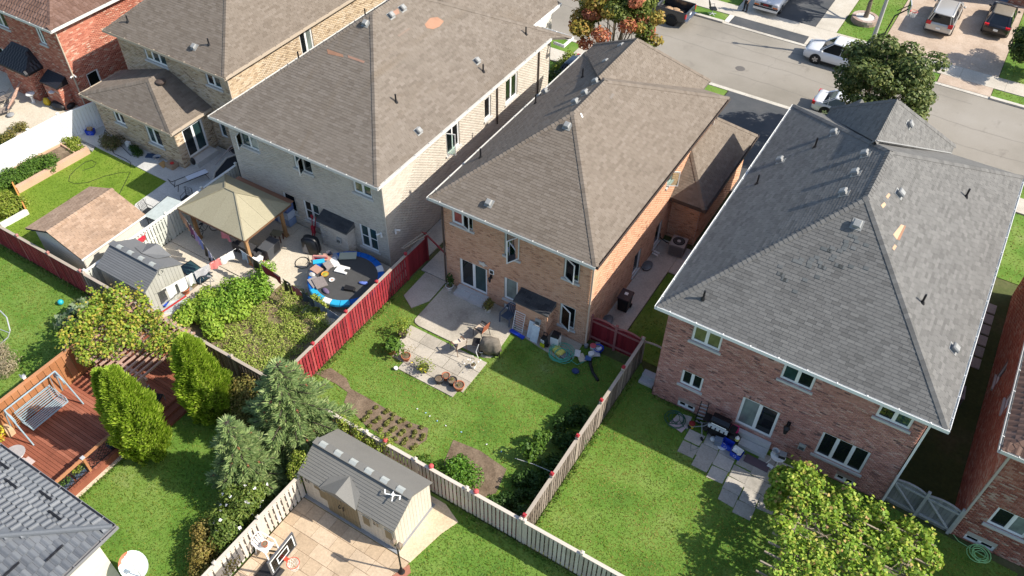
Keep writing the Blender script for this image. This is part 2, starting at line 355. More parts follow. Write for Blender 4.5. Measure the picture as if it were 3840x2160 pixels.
def clearglass():
    t = NT('clear_glass'); t.rough(.03); tr = t.nd('ShaderNodeBsdfTransparent'); tr.inputs[0].default_value = (.75, .85, .82, 1); mx = t.nd('ShaderNodeMixShader'); fr = t.nd('ShaderNodeFresnel'); fr.inputs[0].default_value = 1.5; gl = t.nd('ShaderNodeBsdfGlossy'); gl.inputs['Roughness'].default_value = .03
    t.l(fr.outputs[0], mx.inputs[0]); t.l(tr.outputs[0], mx.inputs[1]); t.l(gl.outputs[0], mx.inputs[2]); t.l(mx.outputs[0], t.n['Material Output'].inputs[0]); return t.m
CLEAR = clearglass()
# ---------------------------------------------------------------- roofs with shingles
def clip(poly, ax, val, keep_ge):
    out = []; n = len(poly)
    for i in range(n):
        a, b = poly[i], poly[(i+1) % n]; ia = (a[ax] >= val) == keep_ge; ib = (b[ax] >= val) == keep_ge
        if ia: out.append(a)
        if ia != ib:
            t = (val-a[ax])/(b[ax]-a[ax]); out.append((a[0]+(b[0]-a[0])*t, a[1]+(b[1]-a[1])*t))
    return out
def roof(house, polys, mat, basemat, name='roof', sw=.33, ex=.145, th=.0105, individual=300, capmat=None, caps=(), thick=.14, tile=None):
    """polys: planar 3-D faces, anticlockwise from outside, first edge along the eave. Every shingle is a piece."""
    L = WL(house); mb = MB()
    for p in polys:
        q = [Vector(a)-L for a in p]; n = len(q); lo = [a-Vector((0, 0, thick)) for a in q]; mb.add(q+lo, [tuple(range(n)), tuple(range(n, 2*n))[::-1], (0, n, n+1, 1)])
    ro = link(name, mb.mesh(name, basemat), house); fulls = []; V = []; F = []; tris = 0
    for p in polys:
        p = [Vector(a) for a in p]; o = p[0]; u = (p[1]-p[0]).normalized(); n = u.cross(p[2]-p[0]).normalized(); v = n.cross(u); uv = [((a-o).dot(u), (a-o).dot(v)) for a in p]
        vm = max(a[1] for a in uv); u0 = min(a[0] for a in uv); r = 0
        while r*ex < vm-.02:
            a, b = r*ex, min((r+1)*ex, vm); band = clip(clip(uv, 1, a, True), 1, b, False)
            if len(band) >= 3:
                x0 = min(q[0] for q in band); x1 = max(q[0] for q in band); off = u0+((r % 2)*.5+.13*((r*7) % 3))*sw; k = math.floor((x0-off)/sw); xi0 = max(q[0] for q in band if True and q[0] <= (x0+x1)/2); 
                while off+k*sw < x1:
                    c0 = off+k*sw+.005; c1 = off+(k+1)*sw-.005; k += 1
                    pc = clip(clip(band, 0, c0, True), 0, c1, False)
                    if len(pc) < 3: continue
                    jt = th*(.8+.4*random.random())
                    if len(pc) == 4 and abs(max(q[0] for q in pc)-min(q[0] for q in pc)-(sw-.01)) < 1e-4 and all(min(abs(q[0]-c0), abs(q[0]-c1)) < 1e-4 for q in pc) and b-a > ex-1e-4:
                        fulls.append((o+u*c0+v*a, u, v, n, jt)); continue
                    H = lambda q: o+u*q[0]+v*q[1]-L; bI = len(V); m = len(pc)
                    ar = sum(pc[i][0]*pc[(i+1) % m][1]-pc[(i+1) % m][0]*pc[i][1] for i in range(m))
                    if abs(ar) < 2e-4: continue
                    if ar < 0: pc = pc[::-1]
                    V += [H(q)+n*(jt*(1-(q[1]-a)/ex)+.002) for q in pc]+[H(q) for q in pc]; F.append(tuple(range(bI, bI+m))); F += [(bI+i, bI+m+i, bI+m+(i+1) % m, bI+(i+1) % m) for i in range(m)]
            r += 1
    sc = []
    for f in fulls:
        d = f[0]-Vector((0, 0, CAMZ)); sc.append(max(-f[3].dot(d), 0)/d.length**3)
    order = np.argsort(-np.array(sc)) if fulls else []; w = sw-.01
    if tile:
        K = 6; wv = [.5-.5*math.cos(2*math.pi*i/K) for i in range(K+1)]; tv = [(w*i/K, 0, th*.45+tile*wv[i]) for i in range(K+1)]+[(w*i/K, ex, .004+tile*wv[i]*.9) for i in range(K+1)]+[(w*i/K, 0, 0) for i in range(K+1)]
        tf = [(i, i+1, K+2+i, K+1+i) for i in range(K)]+[(2*K+2+i, 2*K+3+i, i+1, i) for i in range(K)]
    else: tv = [(0, 0, th+.002), (w, 0, th+.002), (w, ex, .003), (0, ex, .003), (0, 0, 0), (w, 0, 0), (w, ex, 0), (0, ex, 0)]; tf = BT
    pn = 'tile' if tile else 'shingle'; sm = MB().add(tv, tf).mesh(pn, mat)
    for q, i in enumerate(order):
        o, u, v, n, jt = fulls[i]
        if q < individual:
            p = o-L; link(pn, sm, ro, Matrix(((u.x, v.x, n.x, p.x), (u.y, v.y, n.y, p.y), (u.z, v.z, n.z, p.z), (0, 0, 0, 1))))
        else:
            b = len(V); p = o-L; kz = jt/th; V += [p+u*a+v*c+n*(d*kz) for a, c, d in tv]; F += [tuple(b+j for j in t) for t in tf]
    if V:
        me = bpy.data.meshes.new(pn+'s'); me.from_pydata([tuple(a) for a in V], [], F); me.materials.append(mat); link(pn+'s', me, ro, kind='stuff')
    # cap shingles along hips and ridges
    cm = None
    for (a, b, na, nb) in caps:
        a = Vector(a)-L; b = Vector(b)-L; d = (b-a).normalized(); s = d.cross(Z).normalized(); wz = .15
        k1 = math.tan(math.radians(na)); k2 = math.tan(math.radians(nb)); up = s.cross(d)
        for p in polys:
            q = [Vector(c)-L for c in p]; pn = (q[1]-q[0]).cross(q[2]-q[0]).normalized()
            if min((c-a).length for c in q) < .08 and min((c-b).length for c in q) < .08 or (abs((a-q[0]).dot(pn)) < .06 and abs((b-q[0]).dot(pn)) < .06):
                cen = sum(q, Vector((0, 0, 0)))/len(q)-a; t_ = pn.cross(d); t_ = t_ if t_.dot(cen) > 0 else -t_; kk = -t_.dot(up)/max(abs(t_.dot(s)), .05)
                if t_.dot(s) < 0: k1 = kk
                else: k2 = kk
        ln = (b-a).length; m = int(ln/.2); st = ln/m; up = s.cross(d)
        cm = MB().add([(-wz, 0, -wz*k1+.03), (0, 0, .035), (wz, 0, -wz*k2+.03), (-wz, .24, -wz*k1+.012), (0, .24, .016), (wz, .24, -wz*k2+.012), (-wz, 0, -wz*k1-.01), (0, 0, 0), (wz, 0, -wz*k2-.01)], [(0, 1, 4, 3), (1, 2, 5, 4), (6, 7, 1, 0), (7, 8, 2, 1), (3, 6, 0), (5, 2, 8)]).mesh('ridge_cap', capmat or mat)
        for i in range(m):
            p = a+d*(st*i)+up*.012; link('ridge_cap', cm, ro, Matrix(((s.x, d.x, up.x, p.x), (s.y, d.y, up.y, p.y), (s.z, d.z, up.z, p.z), (0, 0, 0, 1))))
    return ro
def gutter(house, pts, mat, w=.1, ticks=True, closed=False):
    mb = MB(); L = WL(house); pts = [Vector(p) for p in pts]
    for i in range(len(pts)-1):
        a, b = pts[i], pts[i+1]; d = (b-a).normalized(); o = d.cross(Z).normalized()  # outward is to the right of travel
        A, B = a-d*.0-L, b+d*(w if i < len(pts)-2 else 0)-L
        z = Vector((0, 0, 1)); q = [(0, -.15), (w, -.15), (w, .02), (w-.018, .02), (w-.018, -.13), (.012, -.13), (.012, .0), (0, .0)]
        mb.loft([[A+o*x+z*y for x, y in q], [B+o*x+z*y for x, y in q]])
        if ticks:
            n = int((b-a).length/1.15)
            for k in range(1, n+1): p = a+d*((k-.5)*(b-a).length/n)-L; mb.bar(p+z*.012+o*.01, p+z*.03+o*(w+.004), .035, .02)
    return link('gutter', mb.mesh('gutter', mat), house)
def soffit(house, x0, x1, y0, y1, z, ix0, ix1, iy0, iy1, mat):
    L = WL(house); mb = MB()
    for a in ((x0, x1, y0, iy0), (x0, x1, iy1, y1), (x0, ix0, iy0, iy1), (ix1, x1, iy0, iy1)):
        if a[1]-a[0] > .01 and a[3]-a[2] > .01: mb.box(a[0]-L.x, a[1]-L.x, a[2]-L.y, a[3]-L.y, z-.02-L.z, z-L.z)
    return link('soffit', mb.mesh('soffit', mat), house)
def roof_box(house, p, u, v, n, mat=None, s=.3, h=.18):
    """square roof vent standing level on a slope at p"""
    L = WL(house); mb = MB(); p = Vector(p)-L; u = Vector(u); v = Vector(v); n = Vector(n)
    def ring(k, hh): return [p+u*a*k+v*b*k+n*hh for a, b in ((-s/2, -s/2), (s/2, -s/2), (s/2, s/2), (-s/2, s/2))]
    mb.loft([ring(1.35, .012), ring(1.35, .026)]); mb.loft([ring(.72, .02), ring(.72, h)]); mb.loft([ring(1.0, h-.06), ring(1.0, h), ring(.75, h+.05)])
    link('roof_vent', mb.mesh('roof_vent', mat or VENT), house)
def roof_pipe(house, p, h=.45, r=.045, n=None):
    L = WL(house); mb = MB(); p = Vector(p)-L; mb.tube([p-Z*.1, p+Z*h], r, 8); mb.lathe([(r*2.6, -.05), (r*1.6, .06), (r*1.05, .12)], 8, p); link('vent_pipe', mb.mesh('vent_pipe', BLACK), house)
VENT = flat('pale_vent_plastic', (.27, .275, .27), .5)
def downspout(house, pts, mat, r=.04):
    L = WL(house); mb = MB(); pts = [Vector(p)-L for p in pts]
    for a, b in zip(pts[:-1], pts[1:]): mb.bar(a, b, r*2, r*1.6, up=(0, 1, 0) if abs((b-a).normalized().z) > .9 else Z)
    link('downspout', mb.mesh('downspout', mat), house)
# ---------------------------------------------------------------- fences
def fence(name, label, p0, p1, h, near, far, post, bw=.135, gap=.055, side=1, step=2.4, capm=None, rail=None, group=None, balls=None, tops=0., two=True, posts=True, ph=.12):
    """board-on-board fence; near boards face the side to the right of travel when side=1"""
    p0 = Vector((p0[0], p0[1], 0)); p1 = Vector((p1[0], p1[1], 0)); d = (p1-p0); ln = d.length; d.normalize(); o = d.cross(Z)*side; t = thing(name, label, 'fence', p0, 0, group)
    R = lambda p, a=d, b=o: Matrix(((a.x, b.x, 0, p.x), (a.y, b.y, 0, p.y), (0, 0, 1, p.z), (0, 0, 0, 1))); pit = bw+gap
    def bm(m, w, q): return MB().box(-w/2, w/2, -.009, .009, .05, h-.03).mesh('board', m)
    mn, mf = bm(near, bw, 0), bm(far, bw, 1); n = int(ln/pit)
    for i in range(n):
        u = (i+.5)*ln/n; j = random.uniform(-.004, .004)
        M = R(d*u+o*(.045+j)+Z*random.uniform(-.012, .012)); link('board', mn, t, M)
        if two and i < n-1: M = R(d*(u+ln/n/2)-o*(.045+j)+Z*random.uniform(-.012, .012)); link('board', mf, t, M)
    rm = MB()
    for z in (.28, h*.52, h-.2): rm.obox(d*(ln/2)+Z*z, (ln, .06, .08), R(Vector((0, 0, 0))).to_3x3())
    link('rail', rm.mesh('rail', rail or far), t)
    link('cap_rail', MB().obox(d*(ln/2)+Z*(h-.005), (ln, .15, .035), R(Vector((0, 0, 0))).to_3x3()).mesh('cap_rail', capm or post), t)
    k = max(1, round(ln/step)); pm = MB().box(-.055, .055, -.055, .055, 0, h+ph); pm.add([(-.075, -.075, h+ph), (.075, -.075, h+ph), (.075, .075, h+ph), (-.075, .075, h+ph), (-.075, -.075, h+ph+.03), (.075, -.075, h+ph+.03), (.075, .075, h+ph+.03), (-.075, .075, h+ph+.03), (0, 0, h+ph+.075)], [(0, 3, 2, 1), (0, 1, 5, 4), (1, 2, 6, 5), (2, 3, 7, 6), (3, 0, 4, 7), (4, 5, 8), (5, 6, 8), (6, 7, 8), (7, 4, 8)])
    pm = pm.mesh('post', post)
    for i in range(k+1):
        if posts: link('post', pm, t, R(d*(i*ln/k)))
    return t
# ================================================================ GROUND
GRCOL = [(.07, .13, .015), (.125, .205, .022), (.19, .245, .04), (.28, .26, .09)]
LAWN = ground('lawn_turf', [(c[0]*.85, c[1]*1.0, c[2]*1.2) for c in GRCOL], [.25, .45, .62, .8], .45, 14., .95, .5)
TURFA = ground('neat_lawn', [(.11, .19, .014), (.15, .235, .022), (.2, .25, .035)], [.3, .5, .75], .5, 16., .95, .4)
BLADE = leafmat('grass_blades', [(0.0981, 0.163, 0.0198), (0.1611, 0.2252, 0.0257), (0.2241, 0.2635, 0.0356), (0.3502, 0.2875, 0.0692)], [0, .4, .75, 1], .35, [(.32, (.33, .28, .07), .48, .68), (.9, (.055, .14, .02), .56, .76), (2.2, (.3, .26, .1), .66, .78)])
BLADE2 = leafmat('deep_grass_blades', [(0.0752, 0.1518, 0.0169), (0.1229, 0.1992, 0.0218), (0.1775, 0.2418, 0.0296), (0.2731, 0.2703, 0.0494)], [0, .4, .75, 1], .35, [(.3, (.25, .25, .055), .58, .8), (.8, (.05, .14, .018), .56, .76)])
ROADM = ground('worn_asphalt', [(0.22, 0.2003, 0.1665), (0.2728, 0.2492, 0.2115), (0.308, 0.2848, 0.2475)], [.32, .5, .68], .14, 26., .9, .1, (.6, (.19, .17, .145), .6, .74))
ASPH = ground('dark_asphalt', [(.055, .06, .066), (.075, .08, .086), (.1, .1, .103)], [.3, .5, .72], .5, 25., .9, .1)
CONCP = ground('patio_concrete', [(.36, .33, .28), (.46, .42, .36), (.52, .48, .42)], [.3, .5, .72], .7, 18., .85, .1)
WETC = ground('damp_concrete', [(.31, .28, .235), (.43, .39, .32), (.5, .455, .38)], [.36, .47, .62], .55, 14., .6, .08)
STAMP = ground('stamped_concrete', [(.42, .29, .18), (.5, .36, .23), (.56, .42, .28)], [.3, .5, .72], .9, 10., .8, .2)
PINKD = ground('pink_stamped_drive', [(.36, .275, .205), (.45, .355, .275), (.52, .43, .35)], [.3, .5, .72], .6, 12., .8, .15)
LIGHTC = ground('light_pavement', [(.42, .38, .32), (.5, .46, .39), (.56, .52, .46)], [.3, .5, .72], .5, 16., .9, .1)
GRAVEL = ground('grey_gravel', [(.18, .18, .18), (.28, .28, .27), (.4, .39, .38)], [.35, .5, .65], 6., 30., .95, .6)
sheet('ground', R4(-400, 400, -400, 400), -.03, ground('rough_ground', [(.05, .07, .02), (.08, .1, .03), (.13, .12, .06)], [.3, .5, .7], .3, 6.))
def crack(pts, w=.035):
    mb = MB(); P = [(x+random.uniform(-.1, .1), y+random.uniform(-.06, .06)) for x, y in pts]
    for a, b in zip(P[:-1], P[1:]): mb.add([(a[0], a[1]-w/2, .004), (b[0], b[1]-w/2, .004), (b[0], b[1]+w/2, .004), (a[0], a[1]+w/2, .004)], [(0, 1, 2, 3)])
    link('road_crack', mb.mesh('road_crack', flat('tar_seal', (.17, .155, .135), .9)), None, kind='structure')
for y, a, b in ((54.9, -40, 12), (56.4, -18, -9), (52.6, -14, 10), (57.7, -20, 2)): crack([(a+i*.5, y+.12*math.sin(i*.35)) for i in range(int((b-a)/.5))])
crack([(-12+.02*i, 51+i*.4) for i in range(19)], .05); mh = MB().lathe([(.34, 0), (.34, .006), (.3, .008), (.01, .008)], 20, (-13.5, 53.6, .001)); link('manhole_cover', mh.mesh('manhole_cover', flat('cast_iron', (.12, .11, .1), .7)), None, kind='structure')
# road, kerbs, pavements
sheet('road', R4(-140, 120, 50.75, 59.05), 0., ROADM)
def strips(name, segs, y0, y1, z0, z1, mat):
    for a, b in segs:
        n = max(1, round((b-a)/3.))
        for i in range(n): slab(name, R4(a+(b-a)*i/n+.006, a+(b-a)*(i+1)/n-.006, y0, y1), z0, z1, mat)
kerbm = CONC
strips('kerb', [(-60, 30)], 50.42, 50.75, -.1, .03, kerbm); strips('kerb', [(-60, -17.), (2.3, 30)], 59.05, 59.35, -.1, .13, kerbm); strips('kerb', [(-17., 2.3)], 59.05, 59.35, -.1, .035, kerbm)
strips('pavement', [(-60, 30)], 60.62, 62.3, -.1, .05, LIGHTC)
strips('pavement', [(-60, -13.2), (-8.2, 30)], 47.3, 48.8, -.1, .05, LIGHTC)
slab('driveway_apron', R4(-17.0, -16.62, 59.36, 60.6), -.1, .055, flat('pale_apron', (.62, .58, .52), .9)); slab('driveway_apron', R4(-16.6, -10.75, 59.36, 60.6), -.1, .05, ASPH); slab('driveway_apron', R4(-10.73, -9.0, 59.36, 60.6), -.1, .055, LIGHTC)
slab('driveway_apron', R4(-1.2, 2.3, 59.36, 60.6), -.1, .05, PINKD)
slab('driveway', R4(-13.9, -10.8, 62.32, 75), -.1, .045, ASPH); slab('driveway', R4(-16.9, -13.92, 62.32, 75), -.1, .05, LIGHTC); slab('path', R4(-10.78, -9.2, 62.32, 75), -.1, .05, LIGHTC)
slab('driveway', R4(-5.85, 2.35, 62.32, 76), -.1, .045, PINKD)
slab('driveway', R4(-13.1, -8.75, 40.0, 50.4), -.1, .035, ASPH); slab('path', R4(-8.7, -7.85, 34, 50.4), -.1, .05, CONC); slab('driveway', R4(-6.0, 1.5, 40.8, 50.4), -.1, .035, ASPH)
slab('driveway', R4(-24.5, -21.4, 42, 50.4), -.1, .035, LIGHTC); slab('path', R4(-20.6, -19.2, 38.5, 47.2), -.1, .05, LIGHTC)
FL = [R4(-60, -17.0, 59.38, 60.6), R4(-9.0, -1.25, 59.38, 60.6), R4(2.35, 30, 59.38, 60.6)]; NL = [R4(-60, -13.2, 48.85, 50.4), R4(-8.2, 30, 48.85, 50.4), R4(-60, -24.6, 38, 47.2), R4(-19.1, -13.2, 41.6, 47.2), R4(1.6, 16, 41, 47.2)]
GL = [R4(-9.15, -5.9, 62.35, 76), R4(-60, -17., 62.35, 80), R4(2.4, 30, 62.35, 80)]
for p in FL+NL+GL: sheet('lawn', p, 0., LAWN); grass([q for q in p if True], BLADE, 45 if p[0][0] > -40 else 6, (.03, .07), .07)
# back gardens: lawns, patios
YF = 14.35
XA, XB, XC, XD = -46.3, -33.7, -20.78, -7.93
C_PAT = [G(*p) for p in [(1556, 1200), (1668, 1076)]]+[Vector((-18.88, 24.92, 0)), Vector((-14.3, 24.92, 0)), Vector((-14.15, 22.86, 0)), G(1886, 1290), G(1862, 1328), G(1838, 1344), G(1811, 1342), G(1570, 1224), G(1556, 1212)]
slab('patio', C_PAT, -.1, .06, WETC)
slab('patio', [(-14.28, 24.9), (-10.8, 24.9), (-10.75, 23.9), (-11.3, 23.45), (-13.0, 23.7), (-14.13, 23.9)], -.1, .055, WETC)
CPOLY = [(-20.7, 14.45), (-8., 14.45), (-8., 24.9), (-20.7, 24.9)]
CSL = [G(*p) for p in [(1543, 1218), (1489, 1279), (1481, 1329), (1510, 1373), (1583, 1405), (1730, 1484), (1828, 1355)]]
SOILP = [[G(*p) for p in [(1310, 1455), (1375, 1490), (1480, 1552), (1540, 1585), (1606, 1606), (1600, 1650), (1540, 1690), (1450, 1645), (1370, 1595), (1290, 1510)]], [G(*p) for p in [(1700, 1650), (1800, 1690), (1900, 1760), (1860, 1850), (1800, 1870), (1650, 1770)]], [G(*p) for p in [(1240, 1380), (1300, 1420), (1330, 1490), (1260, 1440), (1180, 1400)]]]
sheet('lawn', CPOLY, 0., LAWN); grass(CPOLY, BLADE, 260, (.02, .05), .04, [C_PAT, CSL]+SOILP)
for k, p in enumerate(SOILP): sheet('soil_bed', p, .012+.004*k, SOIL)
# jointed concrete slabs on the sunny half of the patio
cs = CSL; a, b, c = Vector((-18.72, 21.42, 0)), Vector((-14.2, 21.42, 0)), None
PAV = pieces('patio_slab', [(0.3612, 0.3268, 0.272), (0.43, 0.3913, 0.3272), (0.473, 0.43, 0.3655)], .85, gscale=.9, fine=16)
for ya, yb, xl, n in ((20.72, 21.42, -18.72, 5), (20.02, 20.7, -18.6, 5), (19.32, 20.0, -18.3, 4), (18.85, 19.3, -17.6, 3)):
    xr = -14.15 if ya > 19 else -14.4
    for k in range(n): slab('paving_slab', R4(xl+(xr-xl)*(k+(.12 if k and n == 5 else 0))/n+.012, xl+(xr-xl)*(k+1+(.12 if k < n-1 and n == 5 else 0))/n-.012, ya, yb), -.05, .045+random.uniform(-.006, .006), PAV, kind='structure')
slab('path', R4(-18.86-1.75, -18.9, 24.95, 40), -.1, .04, CONC); slab('path', [(-18.95, 24.9), (-20.3, 24.9), (-20.25, 22.9), (-19.4, 22.4), (-18.9, 23.3)], -.1, .045, CONCP)
slab('path', R4(-10.69, -9.35, 25.5, 34.1), -.1, .045, CONC); slab('path', [(-10.69, 34.12), (-8.3, 34.12), (-8.3, 31.9), (-9.33, 31.9), (-9.33, 34.0)], -.1, .046, CONC)
SIDE = R4(-9.3, -6.7, 25.6, 31.8); sheet('lawn', SIDE, 0., LAWN); grass(SIDE, BLADE2, 80)
# garden of the right-hand house
DPOLY = [(-7.85, 14.45), (9.5, 14.45), (9.5, 23.6), (4.1, 23.95), (-6.55, 23.95), (-7.85, 25.4)]
DPAV = []
q0 = G(2555, 1665); px = [(-4.0, 23.3), (-2.6, 23.3)]
DST = pieces('flagstone', [(.34, .32, .28), (.43, .4, .355), (.5, .465, .41)], .9, gscale=.8, fine=14)
STN = []
for i, (x, cols) in enumerate([(-3.95, (22.75, 22.05)), (-3.15, (23.0, 22.3, 21.65)), (-2.35, (22.9, 22.2, 21.5)), (-1.55, (22.75, 22.05, 21.35, 20.7)), (-.78, (23.3, 22.6, 21.9, 21.2, 20.5)), (-.02, (23.3, 22.6, 21.9, 21.2))]):
    for y in cols:
        w, h = .75+random.uniform(-.05, .02), .67+random.uniform(-.04, .02); j = lambda: random.uniform(-.03, .03); p = [(x-w/2+j(), y-h/2+j()), (x+w/2+j(), y-h/2+j()), (x+w/2+j(), y+h/2+j()), (x-w/2+j(), y+h/2+j())]; STN.append(p); slab('flagstone', p, -.05, .03+random.uniform(-.006, .01), DST)
slab('flagstone', [G(*p) for p in [(2518, 1580), (2545, 1550), (2595, 1565), (2578, 1610)]], -.05, .035, DST)
sheet('lawn', DPOLY, 0., LAWN); grass(DPOLY, BLADE, 260, (.02, .055), .04, STN)
# lawn by the timber deck, lawn with the ball, lower lawn, neat lawn, vegetable plot
GP = R4(-29.6, -16.85, -4, 14.25); sheet('lawn', GP, 0., LAWN); grass(R4(-24.8, -16.9, 3, 14.2), BLADE2, 240, (.025, .06), .045)
LP = R4(-52, -29.65, -4, 14.25); sheet('lawn', LP, 0., LAWN); grass(R4(-43, -29.7, 6, 14.2), BLADE2, 220, (.025, .06), .045)
BL_ = [(-16.75, -4), (10, -4), (10, 14.25), (-16.75, 14.25)]
STP = [(-16.75, 3), (-11.25, 3), (-11.2, 9.0), (-11.25, 10.7), (-11.1, 13.0), (-10.75, 13.75), (-11.6, 14.1), (-16.7, 14.1)]
sheet('lawn', BL_, 0., LAWN); grass([(-11.2, 5), (6, 5), (6, 14.2), (-11.5, 14.2)], BLADE2, 240, (.025, .06), .045, [STP])
STB = pieces('stamped_block', [(.43, .325, .22), (.48, .37, .255), (.525, .415, .3)], .8, grime=.22, gscale=.8, fine=12); sheet('patio', R4(-16.75, -11.25, 3, 11.2), .03, flat('stamped_joint', (.3, .2, .125), .9))
for j in range(13):
    ya = 3+j*.63; xa = -16.74-.45*(j % 2)
    while xa < -11.3:
        w = .95 if (j % 3) else .62; a, b = max(xa, -16.74), min(xa+w, -11.26)
        if b-a > .08: slab('paving_slab', R4(a+.008, b-.008, ya+.008, min(ya+.622, 11.2)), -.02, .05+random.uniform(-.003, .003), STB)
        xa += w
slab('patio', [(-11.8, 11.22), (-11.24, 11.22), (-10.9, 12.9), (-10.6, 13.7), (-11.5, 14.1), (-16.7, 14.1), (-16.7, 11.22)], -.1, .045, ground('sand_slab', [(.5, .4, .27), (.58, .47, .33), (.62, .52, .4)], [.3, .5, .7], .7, 14))
AP = [(-45.6, 14.5), (-38.6, 14.5), (-38.6, 15.5), (-38.3, 18.9), G(507, 768), G(626, 682), G(350, 563), (-45.6, 22.4)]
sheet('lawn', R4(-46.2, -33.75, 14.45, 24.3), 0., TURFA); grass(AP[:4]+[(-33.9, 18.9), G(507, 768), G(626, 682), G(362, 569), G(72, 733), (-44.9, 14.5)], leafmat('neat_grass', [(.1, .19, .012), (.14, .235, .018), (.18, .265, .03)], None, .35, (.3, (.22, .24, .035), .6, .8)), 130, (.025, .05), .05)
slab('patio', [G(507, 768), G(626, 682), G(362, 553), G(285, 517), (-45.9, 24.9), (-45.6, 27.1), (-33.75, 27.1), (-33.75, 18.9), (-34.0, 18.9), (-36.4, 19.0)], -.1, .05, ground('grey_patio', [(.42, .42, .41), (.5, .5, .48), (.56, .55, .53)], [.3, .5, .7], .7, 16))
slab('gravel_bed', [G(284, 519), G(358, 553), G(346, 570), G(330, 560), G(290, 540)], -.1, .06, GRAVEL)
# concrete yard with the gazebo, vegetable plot below it
BYP = [(-33.62, 14.5), (-20.9, 14.5), (-20.9, 24.2), (-33.62, 24.2)]
sheet('vegetable_plot', R4(-30.0, -20.9, 14.5, 20.1), .0, ground('dry_soil', [(.12, .085, .05), (.2, .15, .09), (.27, .21, .13)], [.3, .5, .72], .8, 9., .95, .6, (.5, (.1, .14, .03), .5, .72)))
YARDC = ground('yard_concrete', [(.46, .4, .31), (.56, .5, .4), (.61, .55, .46)], [.3, .5, .72], .6, 15., .85, .08)
for (xa, xb, ya, yb) in ((-33.6, -28.35, 19.4, 24.25), (-28.34, -20.9, 20.3, 24.25), (-33.6, -30.2, 17.5, 19.38), (-30.19, -27.2, 17.9, 19.38), (-29.8, -28.6, 15.0, 17.88), (-28.33, -26.2, 19.4, 20.28), (-24.0, -21.0, 19.2, 20.28)): slab('patio', R4(xa+.01, xb-.01, ya+.01, yb-.01), -.1, .045, YARDC)
slab('path', R4(-22.1, -20.9, 24.26, 40), -.1, .04, CONC)
slab('drain_strip', R4(-29.4, -28.5, 19.36, 19.4), -.1, .05, BLACK)
# garden of the brown-tiled house top left
slab('patio', [(-56, 20.2), (-50.5, 20.6), (-48.6, 21.3), (-47.3, 22.6), (-46.5, 23.2), (-46.4, 25.2), (-48, 25.4), (-60, 25.4)], -.1, .045, YARDC)
FP = [(-56, 14.5), (-46.4, 14.5), (-46.4, 23.0), (-47.3, 22.5), (-48.6, 21.2), (-50.5, 20.5), (-56, 20.1)]; sheet('lawn', FP, 0., LAWN); grass(FP, BLADE2, 80)

# ragged taller growth along the feet of fences and walls
TUFT = leafmat('long_grass', [(.06, .15, .02), (.11, .21, .03), (.17, .25, .05), (.28, .27, .1)], None, .35)
for p in ((-20.65, -8.1, 14.42, 14.62), (-20.68, -20.42, 14.5, 22.5), (-8.2, -8.0, 14.5, 24.8), (-7.85, -7.62, 14.5, 24.5), (-7.8, 7, 14.42, 14.62), (-11.4, 6, 14.05, 14.28), (-29.5, -17, 14.02, 14.25), (-46, -33.9, 14.05, 14.28), (-6.5, -3.9, 23.75, 23.95), (-24.75, -24.5, 5, 9.2), (3.3, 4.2, 23.6, 23.95)): grass(R4(*p), TUFT, 260, (.06, .2), .05)
for p in ((-18.9, -18.6, 18.7, 21.5), (-17.6, -14.0, 18.62, 18.86), (-14.12, -13.9, 19.2, 21.6)): grass(R4(*p), TUFT, 130, (.03, .1), .05)
# ================================================================ HOUSES
MORT = flat('mortar', (.42, .39, .35), .95); MORTD = flat('red_mortar', (.36, .27, .24), .95)
BRC = pieces('tan_speckled_brick', [(0.4032, 0.2014, 0.1248), (0.616, 0.3392, 0.2132), (0.672, 0.3869, 0.2496), (0.728, 0.4452, 0.2964)], .9, [0, .1, .5, 1], bump=.3, gscale=.7, grime=.12)
BRB = pieces('pale_buff_brick', [(.5, .45, .38), (.56, .51, .44), (.59, .54, .465), (.62, .575, .5)], .9, [0, .25, .6, 1], bump=.3, gscale=.7, grime=.1)
BRA = pieces('cream_mixed_brick', [(.28, .2, .135), (.47, .36, .24), (.56, .44, .3), (.6, .5, .38)], .9, [0, .16, .5, 1], bump=.3, gscale=.6, grime=.12)
BRD = pieces('rose_red_brick', [(0.154, 0.0935, 0.088), (0.385, 0.187, 0.154), (0.462, 0.231, 0.187), (0.517, 0.275, 0.2255), (0.55, 0.352, 0.297)], .9, [0, .09, .4, .8, 1], bump=.3, gscale=.6, grime=.14)
BRF = pieces('fire_red_brick', [(.36, .12, .08), (.47, .17, .11), (.53, .22, .15), (.58, .42, .32)], .9, [0, .35, .78, 1], bump=.3, gscale=.6, grime=.12)
BRE = pieces('red_and_buff_brick', [(.22, .08, .06), (.34, .13, .09), (.4, .19, .14), (.48, .36, .28)], .9, [0, .4, .75, 1], bump=.3, gscale=.6, grime=.12)
SHC = pieces('taupe_shingle', [(0.152, 0.1247, 0.0991), (0.176, 0.1467, 0.1184), (0.188, 0.1573, 0.1277), (0.2048, 0.1728, 0.1428)], .92, [0, .3, .75, 1], fine=60, grime=.06, gscale=.6, bump=.3)
SHB = pieces('worn_taupe_shingle', [(0.1504, 0.1255, 0.1025), (0.1744, 0.1483, 0.1226), (0.1872, 0.1597, 0.1327), (0.2048, 0.176, 0.1487)], .92, [0, .3, .75, 1], fine=60, grime=.09, gscale=.55, bump=.3, stain=((1.1, .16, .16), (0, 0, 0), (.16, .13, .1), .56, .78))
SHD = pieces('grey_shingle', [(0.116, 0.1142, 0.1096), (0.1424, 0.1401, 0.1345), (0.1544, 0.1523, 0.1461), (0.172, 0.1693, 0.1618)], .92, [0, .3, .75, 1], fine=60, grime=.06, gscale=.6, bump=.3)
SHK = pieces('charcoal_shingle', [(.035, .037, .042), (.05, .053, .058), (.065, .068, .072)], .92, fine=60)
